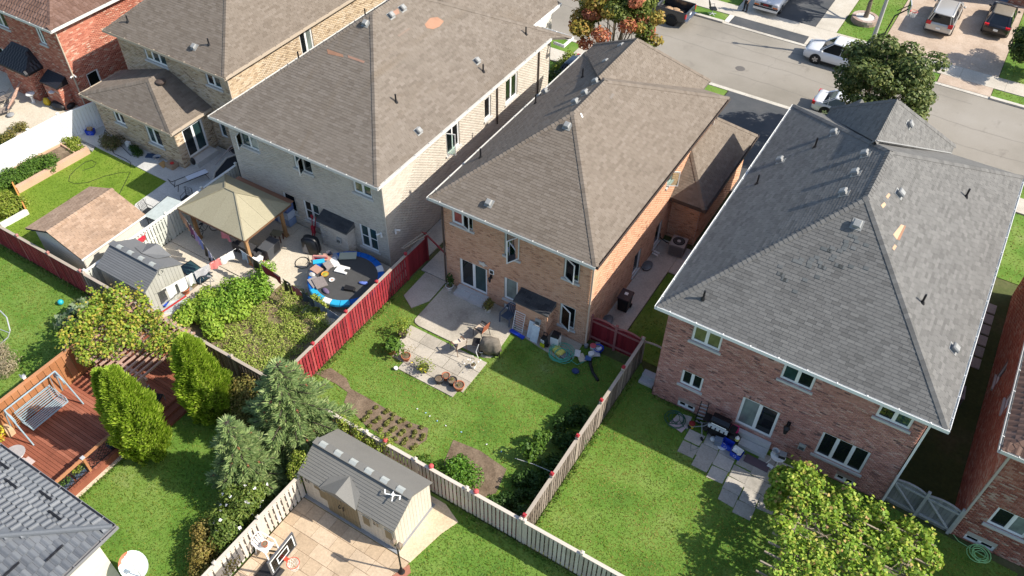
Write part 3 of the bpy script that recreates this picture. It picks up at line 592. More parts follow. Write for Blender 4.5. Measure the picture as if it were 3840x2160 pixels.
SHX = flat('roof_felt', (.12, .105, .09), .95); SHXD = flat('grey_roof_felt', (.1, .1, .1), .95)
BROWNT = pieces('brown_metal_tile', [(.13, .075, .055), (.16, .095, .07), (.185, .115, .09)], .5, grime=.1, bump=.05); GREYT = pieces('slate_metal_tile', [(.11, .12, .135), (.135, .147, .162), (.155, .167, .182)], .42, grime=.08, bump=.04)
FASC = flat('dark_brown_fascia', (.08, .06, .05), .5); TANF = flat('tan_fascia', (.45, .38, .3), .5)
def wall4(h, x0, x1, y0, y1, zt): return dict(rear=Wall(h, (x0, y0, 0), (1, 0, 0), x1-x0, zt, (0, -1, 0)), right=Wall(h, (x1, y0, 0), (0, 1, 0), y1-y0, zt, (1, 0, 0)), front=Wall(h, (x1, y1, 0), (-1, 0, 0), x1-x0, zt, (0, 1, 0)), left=Wall(h, (x0, y1, 0), (0, -1, 0), y1-y0, zt, (-1, 0, 0)))
def frame_of(p):
    p = [Vector(a) for a in p[:3]]; u = (p[1]-p[0]).normalized(); n = u.cross(p[2]-p[0]).normalized(); return p[0], u, n.cross(u), n
def vents(h, poly, boxes=(), pipes=(), s=.3, hh=.18, ph=.45):
    o, u, v, n = frame_of(poly)
    for b in boxes: roof_box(h, onplane(b[0], b[1], o, n), u, v, n, s=s, h=hh)
    for b in pipes: roof_pipe(h, onplane(b[0], b[1], o, n), ph)
def patch(h, poly, quad, mat, name='shingle_patch', lift=.018):
    o, u, v, n = frame_of(poly); L = WL(h); P = [onplane(a, b, o, n)+n*lift-L for a, b in quad]; mb = MB(); k = len(P); mb.add(P+[p-n*lift for p in P], [tuple(range(k))]+[(i, k+i, k+(i+1) % k, (i+1) % k) for i in range(k)]); link(name, mb.mesh(name, mat), h)
def lean_hood(h, x0, x1, y, depth, ztop, zf, mat, sidemat, brick=None, base=None, z0=0., under=True):
    """chimney breast (brick box) under a small sloping shingled hood, on a rear wall at y"""
    L = WL(h)
    if under:
        w = Wall(h, (x0+.1, y-depth, z0), (1, 0, 0), x1-x0-.2, zf-z0-.03, (0, -1, 0)); w.build(base, brick, individual=60); w2 = Wall(h, (x1-.1, y-depth, z0), (0, 1, 0), depth, zf-z0-.03, (1, 0, 0)); w2.build(base, brick, individual=30); w3 = Wall(h, (x0+.1, y, z0), (0, -1, 0), depth, zf-z0-.03, (-1, 0, 0)); w3.build(base, brick, individual=0)
    f = y-depth-.12; a, b = x0-.02, x1+.02; poly = [(a, f, zf), (b, f, zf), (b-.0, y-.01, ztop), (a, y-.01, ztop)]
    ro = roof(h, [poly], mat, sidemat, name='hood_roof', individual=60, thick=.08); mb = MB()
    for x in (a, b): mb.add([Vector((x, f, zf-.06))-L, Vector((x, y-.01, zf-.06))-L, Vector((x, y-.01, ztop))-L, Vector((x, f, zf))-L], [(0, 1, 2, 3)])
    link('hood_cheek', mb.mesh('hood_cheek', sidemat), h); return poly
def house_roof(h, x0, x1, y0, y1, z, R0, R1, mat, basemat, gut, rear_ind=300, front=None, frontz=None, gutr=None, **k):
    """hip roof; front = (xl, xr, yf, S0, S1) adds a lower hipped wing towards the street"""
    a, b, c, d = (x0, y0, z), (x1, y0, z), (x1, y1, z), (x0, y1, z); polys = [[a, b, R0], [b, c, R1, R0], [c, d, R1], [d, a, R0, R1]]
    ang = math.degrees(math.atan2(R0[2]-z, (x1-x0)/2))*.72; caps = [(a, R0, ang, ang), (b, R0, ang, ang), (c, R1, ang, ang), (d, R1, ang, ang), (R0, R1, ang*1.35, ang*1.35)]
    if front:
        xl, xr, yf, S0, S1 = front; fz = frontz or z; v0, f0, f1, v1 = (xr, y1-.05, fz), (xr, yf, fz), (xl, yf, fz), (xl, y1-.05, fz); polys += [[v0, f0, S1, S0], [f0, f1, S1], [f1, v1, S0, S1]]; a2 = math.degrees(math.atan2(S1[2]-fz, (xr-xl)/2)); caps += [(S0, S1, a2, a2), (f0, S1, a2*.7, a2*.7), (f1, S1, a2*.7, a2*.7)]
    ro = roof(h, polys, mat, basemat, caps=caps, individual=rear_ind, **k)
    if gutr: gutter(h, [d, a, b], gut); gutter(h, [b, c], gutr)
    else: gutter(h, [d, a, b, c], gut)
    return polys
# ---- middle house: tan speckled brick, taupe shingles
hc = thing('brick_house', 'two storey tan speckled brick house with taupe roof and dark red gate at its corner', 'house', (-14.8, 24.93, 0), group='houses along the street'); x0, x1, y0, y1 = -18.88, -10.71, 24.93, 39.75
W4 = wall4(hc, x0, x1, y0, y1, 5.9); w = W4['rear']
PINKC = glassmat('pink_curtain_glass', (.3, .12, .1), .1)
w.win((1693, 775), (1774, 867), glass=[PINKC, GDARK], sash=(1, 22, 'l')); w.win((1894, 862), (1947, 977), n=1, sash=(0, 62, 'r')); w.win((2119, 961), (2169, 1063), n=1, sash=(0, 25, 'l'))
w.win((1724, 966), (1827, 1108), n=2, sill=False, door=True, glass=[GDARK, GTEAL], fw=.07); w.win((1892, 1037), (1940, 1138), n=1, glass=[GCURT]); w.win((2103, 1137), (2152, 1238), n=1, sash=(0, 25, 'l'))
w.winr(3.5, 3.85, .03, .4, n=1, sill=False); w.build(MORT, BRC, bl=.2, bh=.07)
w = W4['right']; TS = flat('tan_sill', (.5, .42, .34), .85)
for a, b in (((2385, 935), (2402, 985)), ((2466, 828), (2480, 878))):
    u, v = w.uv(*a); w.winr(u, u+.8, .35, 1.85, n=1)
w.winr(8.2, 8.95, 4.35, 5.4, n=1, sash=(0, 60, 'l')); w.build(MORT, BRC, bl=.2, bh=.07); W4['front'].build(MORT); W4['left'].build(MORT, BRC, individual=0)
pl = house_roof(hc, -19.28, -10.36, 24.42, 40.2, 6., (-14.82, 30.1, 9.15), (-14.82, 33.35, 9.15), SHC, SHX, SOFFIT, front=(-19.28, -11.9, 41.3, (-15.3, 33.6, 9.05), (-15.3, 38.1, 9.05)), gutr=FASC)
soffit(hc, -19.28, -10.36, 24.42, 40.2, 5.93, x0, x1, y0, y1, SOFFIT); fw_ = wall4(hc, -18.9, -12.3, 39.74, 40.9, 5.9)
for k in ('right', 'front', 'left'): fw_[k].build(MORT, BRC if k == 'right' else None, individual=0)
vents(hc, pl[0], [(2128, 474), (1835, 763)]); vents(hc, pl[3], [(2332, 178), (2274, 238), (2236, 310), (2196, 353), (2160, 387), (2046, 347)], [(2184, 290), (1802, 610-18), (2008, 388)], ph=.55); vents(hc, pl[3], [], [(1802, 590)])
patch(hc, pl[1], [(2284, 368), (2294, 350), (2304, 354), (2293, 372)], flat('weathered_shingle', (.17, .15, .13), .9)); patch(hc, pl[1], [(2175, 425), (2180, 425), (2187, 440), (2182, 441)], WHITE, 'paper_scrap')
lean_hood(hc, -14.35, -12.42, 24.93, .72, 2.14, 1.9, SHK, SHXD, BRC, MORT)
downspout(hc, [(-10.63, 24.85, 5.9), (-10.63, 24.85, 2.6), (-10.63, 24.85, .1)], flat('tan_pipe', (.55, .42, .33), .5)); downspout(hc, [(-19.0, 24.85, 5.85), (-18.93, 24.87, 5.4), (-18.93, 24.87, .1)], FASC, .035); downspout(hc, [(-10.64, 39.2, 5.9), (-10.64, 39.2, 3.1)], SOFFIT)
# low side wing of the middle house
aw = wall4(hc, -10.7, -9.05, 34.55, 41.6, 2.95); aw['rear'].build(MORT, BRC, individual=0); aw['right'].build(MORT, BRC, individual=0); aw['front'].build(MORT)
ap = [[(-10.7, 34.15, 3), (-8.72, 34.15, 3), (-10.68, 36.3, 4.75)], [(-8.72, 34.15, 3), (-8.72, 42.08, 3), (-10.68, 39.9, 4.75), (-10.68, 36.3, 4.75)], [(-8.72, 42.08, 3), (-10.7, 42.08, 3), (-10.68, 39.9, 4.75)]]
roof(hc, ap, SHC, SHX, name='wing_roof', individual=100, caps=[((-8.72, 34.15, 3), (-10.68, 36.3, 4.75), 25, 25), ((-8.72, 42.08, 3), (-10.68, 39.9, 4.75), 25, 25)]); gutter(hc, [(-10.7, 34.15, 3), (-8.72, 34.15, 3), (-8.72, 42.08, 3), (-10.7, 42.08, 3)], FASC)
# ---- pale house on its left
hb = thing('brick_house', 'detached two storey house of pale buff brick with taupe roof, blue trampoline behind it', 'house', (-27.3, 24.3, 0), group='houses along the street'); x0, x1, y0, y1 = -32.55, -22.15, 24.3, 41.
W4 = wall4(hb, x0, x1, y0, y1, 5.9); w = W4['rear']
w.win((894, 486), (974, 571), sash=(0, 70, 'l'), glass=[GTEAL, GCURT]); w.win((1094, 566), (1174, 656), n=2, sash=(1, 75, 'l'), glass=[GTEAL, GDARK]); w.win((1320, 664), (1397, 747), glass=[GAMB, GTEAL])
w.win((1134, 747), (1208, 847), glass=[GDARK, GTEAL], hbar=True, sillw=.16); w.winr(3.1, 4.0, .75, 2.0, n=1); w.win((1345, 836), (1423, 949), glass=[GTEAL, GTEAL], hbar=True); w.build(MORT, BRB, bl=.22, bh=.075)
w = W4['right']
w.winr(11.6, 12.9, 3.75, 5.3); w.winr(9.35, 10.0, 3.9, 5.3, n=1); w.winr(5.55, 6.8, 3.85, 5.35, sash=(0, 70, 'l')); w.build(MORT, BRB); W4['front'].build(MORT); W4['left'].build(MORT, BRB, individual=0)
R0, R1 = (-27.38, 31.1, 10.2), (-27.38, 33.8, 10.2); pl = [[(-32.94, 23.68, 6), (-21.83, 23.68, 6), R0], [(-21.83, 23.68, 6), (-21.83, 40.5, 6), R1, R0], [(-21.83, 40.5, 6), (-21.2, 42.05, 5.52), R1], [(-21.2, 42.05, 5.52), (-32.94, 42.05, 5.52), R1], [(-32.94, 42.05, 6), (-32.94, 23.68, 6), R0, R1]]
S0, S1 = (-28.2, 34.5, 10.0), (-28.2, 41.2, 10.0); pl += [[(-23.45, 40.5, 6.05), (-23.45, 44.6, 6.05), S1, S0], [(-23.45, 44.6, 6.05), (-32.9, 44.6, 6.05), S1]]
roof(hb, pl, SHB, SHX, caps=[(pl[0][0], R0, 26, 26), (pl[0][1], R0, 26, 26), ((-21.2, 42.05, 5.52), R1, 24, 24), (R0, R1, 36, 36), (S0, S1, 38, 38)])
gutter(hb, [(-32.94, 42, 6), (-32.94, 23.68, 6), (-21.83, 23.68, 6), (-21.83, 40.5, 6)], SOFFIT); gutter(hb, [(-21.85, 41., 5.55), (-21.2, 41., 5.52), (-21.2, 42.05, 5.52), (-23.4, 42.05, 5.52)], WHITE); gutter(hb, [(-23.45, 41.2, 6.05), (-23.45, 44.6, 6.05)], WHITE); soffit(hb, -32.94, -21.83, 23.68, 40.5, 5.93, x0, x1, y0, y1, SOFFIT)
fw_ = wall4(hb, -32.5, -23.8, 41., 44.2, 5.95); fw_['right'].build(flat('white_render', (.66, .63, .58), .8)); fw_['front'].build(MORT); fw_['left'].build(MORT)
vents(hb, pl[0], [(1373, 90)]); vents(hb, pl[1], [(1465, 60), (1508, 33), (1787, 230), (1568, 493)], [(1812, 268), (1485, 382), (1972, 128)]); 
RUST = pieces('rusty_new_shingle', [(.3, .16, .1), (.34, .19, .125), (.32, .19, .14)], .9)
patch(hb, pl[0], [(1226, 184), (1286, 205), (1288, 215), (1230, 203)], RUST); patch(hb, pl[0], [(1304, 207), (1368, 230), (1364, 237), (1306, 217)], RUST); patch(hb, pl[1], [(1592, 92), (1612, 68), (1640, 64), (1664, 80), (1648, 100), (1624, 110), (1600, 106)], RUST); patch(hb, pl[1], [(1472, 45), (1492, 32), (1498, 50), (1482, 58)], RUST); patch(hb, pl[1], [(1490, 134), (1534, 104), (1538, 108), (1496, 138)], flat('rusty_shingle_grey', (.2, .15, .12), .9))
roof_pipe(hb, (-32.3, 30.0, 6.4), .5); roof_pipe(hb, (-32.3, 36.0, 6.4), .5)
lean_hood(hb, -26.42, -24.35, 24.3, .62, 2.12, 1.84, SHK, SHXD, BRB, MORT)
downspout(hb, [(-22.06, 24.22, 5.9), (-22.06, 24.22, .2)], flat('buff_pipe', (.5, .46, .4), .5)); downspout(hb, [(-22.08, 34.9, 5.9), (-22.08, 34.9, 3.)], FASC); downspout(hb, [(-22.07, 39.6, 5.9), (-22.07, 39.6, 1)], FASC)
# ---- cream brick house with the low rear wing
ha = thing('brick_house', 'cream mixed brick house with taupe roof and a low rear wing beside the white fence', 'house', (-40, 27.2, 0), group='houses along the street'); x0, x1, y0, y1 = -44.6, -35.4, 27.2, 44.
W4 = wall4(ha, x0, x1, y0, y1, 5.9); w = W4['rear']; w.win((534, 171), (630, 253), n=3, glass=[GAMB, GTEAL, GTEAL]); w.win((765, 266), (834, 338), glass=[GDARK, GTEAL]); w.win((815, 447), (856, 520), n=1, glass=[GTEAL], sill=False, door=True); w.build(MORT, BRA)
w = W4['right']; w.winr(6.05, 7.15, 4.0, 5.55, glass=[GDARK, GCURT]); w.build(MORT, BRA); W4['front'].build(MORT); W4['left'].build(MORT, BRA, individual=0)
pl = house_roof(ha, -44.98, -35.02, 26.79, 44.4, 6., (-40, 33.4, 10.2), (-40, 37.5, 10.2), SHC, SHX, TANF); soffit(ha, -44.98, -35.02, 26.79, 44.4, 5.93, x0, x1, y0, y1, SOFFIT)
vents(ha, pl[0], [(730, 177)], [(784, 168), (480, 82)], hh=.16, ph=.4)
downspout(ha, [(-35.3, 27.12, 5.9), (-35.33, 27.16, 5.5), (-35.33, 27.16, 2)], TANF)
ex = wall4(ha, -44.75, -37.8, 24.4, 27.18, 2.93); w = ex['rear']; w.win((420, 412), (474, 472)); w.win((541, 469), (616, 556), glass=[GTEAL, GDARK]); w.build(MORT, BRA, individual=200); w = ex['right']; w.winr(.55, 2.1, .45, 2.45, door=True, glass=[GDARK, GTEAL], sill=False, fw=.07); w.build(MORT, BRA, individual=80); ex['left'].build(MORT, BRA, individual=0)
e0 = (-40.6, 25.75, 4.55); pl = [[(-45.15, 23.97, 3), (-37.43, 23.97, 3), e0], [(-37.43, 23.97, 3), (-37.43, 27.18, 3), (-40.6, 27.18, 4.55), e0], [(-45.15, 27.18, 3), (-45.15, 23.97, 3), e0, (-40.6, 27.18, 4.55)]]
roof(ha, [pl[0], pl[1], pl[2]], SHC, SHX, name='wing_roof', individual=200, caps=[((-45.15, 23.97, 3), e0, 22, 22), ((-37.43, 23.97, 3), e0, 22, 22), (e0, (-40.6, 27.15, 4.55), 24, 24)]); gutter(ha, [(-45.15, 27.1, 3), (-45.15, 23.97, 3), (-37.43, 23.97, 3), (-37.43, 27.1, 3)], TANF)
mb = MB(); p = onplane(605, 314, e0, frame_of(pl[1])[3]); mb.lathe([(.2, 0), (.2, .1), (.3, .12), (.3, .2), (.12, .26)], 14, p); part('round_vent', mb, FASC, ha, world=True, smooth=False)
# ---- right-hand house: rose brick, grey shingles
hd = thing('brick_house', 'large rose red brick house with grey shingle roof and white eaves, right of centre', 'house', (-1.3, 23.99, 0), group='houses along the street'); x0, x1, y0, y1 = -6.62, 3.98, 23.99, 40.6
W4 = wall4(hd, x0, x1, y0, y1, 6.1); w = W4['rear']
w.win((2606, 1212), (2696, 1320), glass=[GAMB, GAMB]); w.win((2947, 1354), (3040, 1468), glass=[GTEAL, GDARK]); w.win((3309, 1508), (3407, 1614), glass=[GDARK, GTEAL]); w.win((2561, 1385), (2626, 1470)); w.win((2788, 1487), (2888, 1644), door=True, sill=False, glass=[GCURT, GDARK], fw=.07); w.win((3088, 1619), (3223, 1778), n=3)
w.winr(1.27, 2.1, .04, .42, sill=False); w.winr(8.6, 9.4, .04, .42, sill=False); w.build(MORTD, BRD, soldier=.22); W4['right'].build(MORTD, BRD, individual=0); W4['left'].build(MORTD, BRD, individual=0); W4['front'].build(MORTD)
pl = house_roof(hd, -7.04, 4.54, 23.55, 41.1, 6.2, (-1.3, 29.5, 10.4), (-1.3, 33.1, 10.4), SHD, SHXD, WHITE, front=(-5.25, 1.13, 42.0, (-2.05, 33.9, 10.1), (-2.05, 37.8, 10.1)))
soffit(hd, -7.04, 4.54, 23.55, 41.1, 6.12, x0, x1, y0, y1, SOFFIT); fw_ = wall4(hd, -4.9, .8, 40.6, 41.6, 6.05)
for k in ('right', 'front', 'left'): fw_[k].build(MORTD)
roof(hd, [[(-3.2, 40.6, 6.3), (-3.2, 42.3, 6.3), (-3.95, 42.3, 7.0), (-3.95, 38.9, 7.0)], [(-4.7, 42.3, 6.3), (-4.7, 40.3, 6.3), (-3.95, 38.9, 7.0), (-3.95, 42.3, 7.0)]], SHD, SHXD, name='gable_roof', individual=0)
vents(hd, pl[0], [(3214, 842)], [(2637, 1120)], s=.34); vents(hd, pl[3], [(3130, 503), (2928, 606), (3246, 583), (3210, 654), (3166, 728)], [(3055, 553), (2838, 690)], s=.32, hh=.2, ph=.55); vents(hd, pl[1], [(3370, 728), (3573, 1308)], [(3622, 738), (3458, 1135)], s=.32); vents(hd, pl[4], [(3405, 468)], s=.3)
L = WL(hd); part('valley_flashing', MB().bar(Vector((-2.0, 34.0, 10.13)), Vector((1.13, 41.12, 6.24)), .07, .03), flat('pale_flashing', (.42, .42, .41), .5, .3), hd, world=True)
SAND = pieces('sand_shingle', [(.5, .38, .25), (.45, .3, .2)], .9)
for q, m in (([(3348, 880), (3378, 842), (3390, 846), (3362, 900)], SAND), ([(3364, 898), (3392, 846), (3396, 848), (3372, 902)], RUST), ([(3302, 770), (3315, 758), (3322, 768), (3310, 782)], SAND), ([(3344, 932), (3354, 916), (3362, 924), (3352, 940)], SAND), ([(3320, 738), (3332, 724), (3338, 732), (3328, 746)], SAND)): patch(hd, pl[1], q, m)
DKS = pieces('bluish_shingle', [(.105, .114, .115), (.13, .138, .138), (.15, .155, .153)], .9)
o, u, v, n = frame_of(pl[0]); random.seed(3)
for k in range(38):
    t = random.random(); s_ = random.gauss(0, 1); cx = 2905+t*330+s_*14; cy = 975-t*95+abs(random.gauss(0, 1))*48+(1-t)*20; p = onplane(cx, cy, o, n); a = round((p-o).dot(v)/.145)*.145; uu = (p-o).dot(u); q = o+u*uu+v*a+n*.019; L = WL(hd)
    part('dark_shingle', MB().add([q+n*.004, q+u*.2+n*.004, q+u*.2+v*.14, q+v*.14, q-n*.012, q+u*.2-n*.012], [(0, 1, 2, 3), (4, 5, 1, 0)]), DKS, hd, world=True)
downspout(hd, [(4.06, 23.9, 6.0), (4.06, 23.93, 5.7), (4.06, 23.93, .1)], WHITE)
# ---- far right house, brown tiles
he = thing('brick_house', 'brown tiled red brick house cut by the right edge of the photo', 'house', (10, 24, 0), group='houses along the street'); x0, x1, y0, y1 = 6.75, 16.5, 24.0, 40
W4 = wall4(he, x0, x1, y0, y1, 6.1); w = W4['rear']; w.win((3745, 1902), (3836, 2022), glass=[GDARK, GCURT], sillw=.16); w.winr(2.45, 3.9, 4.55, 5.7, glass=[GCURT, GTEAL]); w.winr(.55, 1.7, .04, .4, sill=False); w.build(MORT, BRE, soldier=.22, individual=200)
w = W4['left']; w.winr(11.2, 12.0, 3.6, 5.2, n=1); w.winr(7.5, 8.3, 1.2, 2.5, n=1); w.build(MORTD, BRF, individual=60); W4['right'].build(MORT); W4['front'].build(MORT)
house_roof(he, 6.36, 16.9, 23.6, 40.4, 6.3, (11.6, 28.5, 9.8), (11.6, 35, 9.8), BROWNT, FASC, SOFFIT, sw=.3, ex=.35, th=.035, tile=.035); soffit(he, 6.36, 16.9, 23.6, 40.4, 6.22, x0, x1, y0, y1, SOFFIT)
downspout(he, [(6.8, 23.93, 6.1), (6.8, 23.93, .1)], flat('beige_pipe', (.45, .4, .36), .5))
# ---- top left house, brown tiles
hf = thing('brick_house', 'fiery red brick house with brown metal tile roof in the top left corner', 'house', (-52, 25.4, 0), group='houses along the street'); x0, x1, y0, y1 = -57, -47.95, 25.4, 42
W4 = wall4(hf, x0, x1, y0, y1, 5.9); w = W4['rear']; w.win((122, 85), (180, 172), n=2, glass=[GTEAL, GTEAL]); w.winr(2.7, 3.9, 4.2, 5.4, glass=[GCURT, GDARK]); w.winr(.9, 2.3, .2, 2.2, door=True, sill=False, glass=[GDARK, GDARK]); w.build(MORTD, BRF); w = W4['right']; w.winr(.85, 1.75, .6, 2.2, n=1); w.build(MORTD, BRF); W4['left'].build(MORTD); W4['front'].build(MORTD)
house_roof(hf, -57.4, -47.53, 24.96, 42.4, 6., (-52.5, 30., 9.0), (-52.5, 36, 9.0), BROWNT, FASC, SOFFIT, sw=.25, ex=.35, th=.04, tile=.035); soffit(hf, -57.4, -47.53, 24.96, 42.4, 5.93, x0, x1, y0, y1, SOFFIT)
bw_ = wall4(hf, -54.0, -51.3, 24.4, 25.39, 2.2); bw_['rear'].build(MORTD, BRF, individual=80); bw_['right'].build(MORTD, BRF, individual=0); bw_['left'].build(MORTD)
bt = [[(-54.3, 24.1, 2.25), (-51.0, 24.1, 2.25), (-51.8, 25.38, 3.3), (-53.5, 25.38, 3.3)], [(-51.0, 24.1, 2.25), (-51.0, 25.38, 2.25), (-51.8, 25.38, 3.3)]]; roof(hf, bt, flat('black_metal_tile', (.02, .02, .026), .5), BLACK, name='bay_roof', sw=.25, ex=.3, th=.03, tile=.03, individual=60)
lean_hood(hf, -50.55, -48.85, 25.4, .75, 2.2, 1.75, flat('black_metal_tile', (.02, .02, .026), .5), BLACK, BRF, MORTD)
downspout(hf, [(-47.85, 25.35, 5.9), (-47.87, 25.38, 5.5), (-47.87, 25.38, .5)], TANF)
# ---- low house bottom left, slate metal tiles
hg = thing('bungalow', 'low pale rendered house with slate grey metal tile roof in the bottom left corner', 'house', (-24, 4, 0)); x0, x1, y0, y1 = -29.2, -20.5, -14, 4.8
RND = flat('cream_render', (.62, .57, .48), .85); W4 = wall4(hg, x0, x1, y0, y1, 3.3)
for k in W4: W4[k].build(RND)
a, b, c, d = (-29.6, -14.4, 3.4), (-20.02, -14.4, 3.4), (-20.02, 5.4, 3.4), (-29.6, 5.4, 3.4); r0, r1 = (-24.8, -9, 4.95), (-24.8, .6, 4.95)
roof(hg, [[b, c, r1, r0], [c, d, r1], [d, a, r0, r1], [a, b, r0]], GREYT, BLACK, name='roof', sw=.27, ex=.37, th=.02, tile=.075)
cm = MB(); cm.tube([Vector(c)+Z*.06, Vector(r1)+Z*.08], .1, 8); part('hip_cap', cm, GREYT, hg, world=True); cm = MB(); cm.tube([Vector(r1)+Z*.08, Vector(r0)+Z*.08], .1, 8); part('hip_cap', cm, GREYT, hg, world=True)
gutter(hg, [b, c, d], flat('slate_gutter', (.2, .2, .21), .4), w=.13); soffit(hg, -29.6, -20.02, -14.4, 5.4, 3.3, x0, x1, y0, y1, SOFFIT)
sgm = MB()
for px, py in ((10, 1750), (40, 1820), (170, 1865), (205, 1940), (205, 2075), (40, 2140)):
    q = [[c, d, r1], [b, c, r1, r0]][1 if py > 2050 else 0]; o, u, v, n = frame_of(q); p = onplane(px, py, o, n); cm = MB(); cm.bar(p-u*.35+n*.1, p+u*.35+n*.1, .03, .08, up=n); cm.bar(p-u*.35+n*.1-v*.05, p+u*.35+n*.1-v*.05, .02, .02, up=n); part('snow_guard', cm, STEELD, hg, world=True)
# ================================================================ FENCES
def RM(d, o, p): return Matrix(((d.x, o.x, 0, p.x), (d.y, o.y, 0, p.y), (0, 0, 1, p.z), (0, 0, 0, 1)))
REDB = pieces('red_stained_board', [(.2, .024, .03), (.29, .03, .04), (.38, .07, .07)], .8, fine=30, gscale=2, grime=.3); REDM = flat('red_stain', (.34, .025, .035), .65, var=.25)
CREAMB = pieces('cream_painted_board', [(.49, .43, .365), (.56, .5, .43), (.61, .55, .48)], .75, fine=30, grime=.2); CREAM = flat('cream_paint', (.53, .47, .4), .7, var=.2)
GREYB = pieces('grey_weathered_board', [(.12, .095, .075), (.2, .165, .135), (.3, .25, .21)], .85, fine=35, grime=.3, gscale=2.5); GREYC = flat('weathered_cap', (.36, .31, .255), .85, var=.2)
SAGEB = pieces('pale_sage_board', [(.5, .52, .47), (.57, .59, .54), (.62, .63, .58)], .7, fine=30, grime=.1); SAGE = flat('pale_sage_paint', (.56, .57, .52), .7)
BROWNB = pieces('dull_brown_board', [(.13, .1, .08), (.2, .16, .13), (.27, .22, .18)], .85, fine=35, grime=.3)
fence('board_fence', 'dark red fence with pale cap rail along the foot of the left gardens', (-46.2, YF), (-33.85, YF), 1.72, REDB, CREAMB, flat('dull_red_post', (.36, .16, .14), .7, var=.2), side=1, capm=GREYC)
fence('board_fence', 'weathered grey brown fence behind the cedars at the foot of the vegetable plot', (-33.6, YF), (-20.95, YF), 1.7, BROWNB, GREYB, GREYC, side=1, capm=GREYC)
fcr = fence('board_fence', 'cream painted fence with red backing running behind the big garden shed', (-20.75, YF), (-8.0, YF), 1.72, CREAMB, REDB, CREAM, side=1, capm=CREAM)
fence('board_fence', 'cream painted fence along the foot of the right hand lawn, bottom centre', (-7.85, YF), (7.5, YF), 1.72, CREAMB, GREYB, CREAM, side=1, capm=CREAM)
fence('board_fence', 'bright red fence between the vegetable plot and the middle lawn', (XC, YF+.12), (XC, 24.0), 1.78, REDB, REDB, REDM, side=1, capm=GREYC)
fcd = fence('board_fence', 'weathered grey fence with red post caps between the middle and right lawns', (XD, YF+.12), (XD, 25.35), 1.72, GREYB, BROWNB, GREYC, side=1, capm=GREYC, bw=.115, gap=.075)
fence('board_fence', 'pale sage fence between the neat lawn and the gazebo yard', (XB, YF+.12), (XB+.1, 24.9), 1.72, SAGEB, SAGEB, SAGE, side=1, capm=OFFW)
fence('board_fence', 'low cream fence between the spruce trees and the basketball patio', (-16.95, 4.5), (-16.8, 11.3), 1.5, CREAMB, CREAMB, CREAM, side=1, capm=CREAM, bw=.15, gap=.07)
for i in range(5): part('post_cap', MB().box(-.075, .075, -.075, .075, 0, .07).box(-.05, .05, -.05, .05, .07, .13), REDM, fcd).location = (0, i*2.18, 1.92)
for i, (px, py) in enumerate(((1442, 1652), (1614, 1748), (1778, 1850))):
    o = part('post_cap', MB().sphere((0, 0, .0), .12, 8, 5, (1, 1, .8)).bar((.03, .03, 0), (.06, .1, -.5), .06, .05), flat('faded_red', (.5, .08, .08), .7), fcr); o.location = (G(px, py, 1.9).x+20.75, .05, 1.86)
# vinyl fence (solid white tongue and groove panels)
def vinyl(label, p0, p1, h, n, seam=.2):
    p0 = Vector((*p0, 0)); p1 = Vector((*p1, 0)); d = p1-p0; ln = d.length; d.normalize(); o = d.cross(Z); t = thing('vinyl_fence', label, 'fence', p0, 0, 'white vinyl fences'); R = lambda p: Matrix(((d.x, o.x, 0, p.x), (d.y, o.y, 0, p.y), (0, 0, 1, p.z), (0, 0, 0, 1)))
    k = int(ln/seam); bm = MB().box(-.094, .094, -.02, .02, .08, h-.1).mesh('plank', WHITE)
    for i in range(k): link('plank', bm, t, R(d*((i+.5)*ln/k)))
    for z, hh in ((h-.08, .14), (.1, .14)): link('rail', MB().obox(d*(ln/2)+Z*z, (ln, .06, hh), R(Vector()).to_3x3()).mesh('rail', WHITE), t)
    pm = MB().box(-.065, .065, -.065, .065, 0, h+.06).box(-.08, .08, -.08, .08, h+.06, h+.1).mesh('post', WHITE)
    for i in range(n+1): link('post', pm, t, R(d*(i*ln/n)))
vinyl('long sunlit white vinyl fence between the red house garden and the neat lawn', (-46.5, 14.5), (-46.15, 22.6), 1.9, 4); vinyl('short shaded stretch of white vinyl fence running up to the cream house wing', (-46.15, 22.6), (-45.4, 25.4), 1.85, 1)
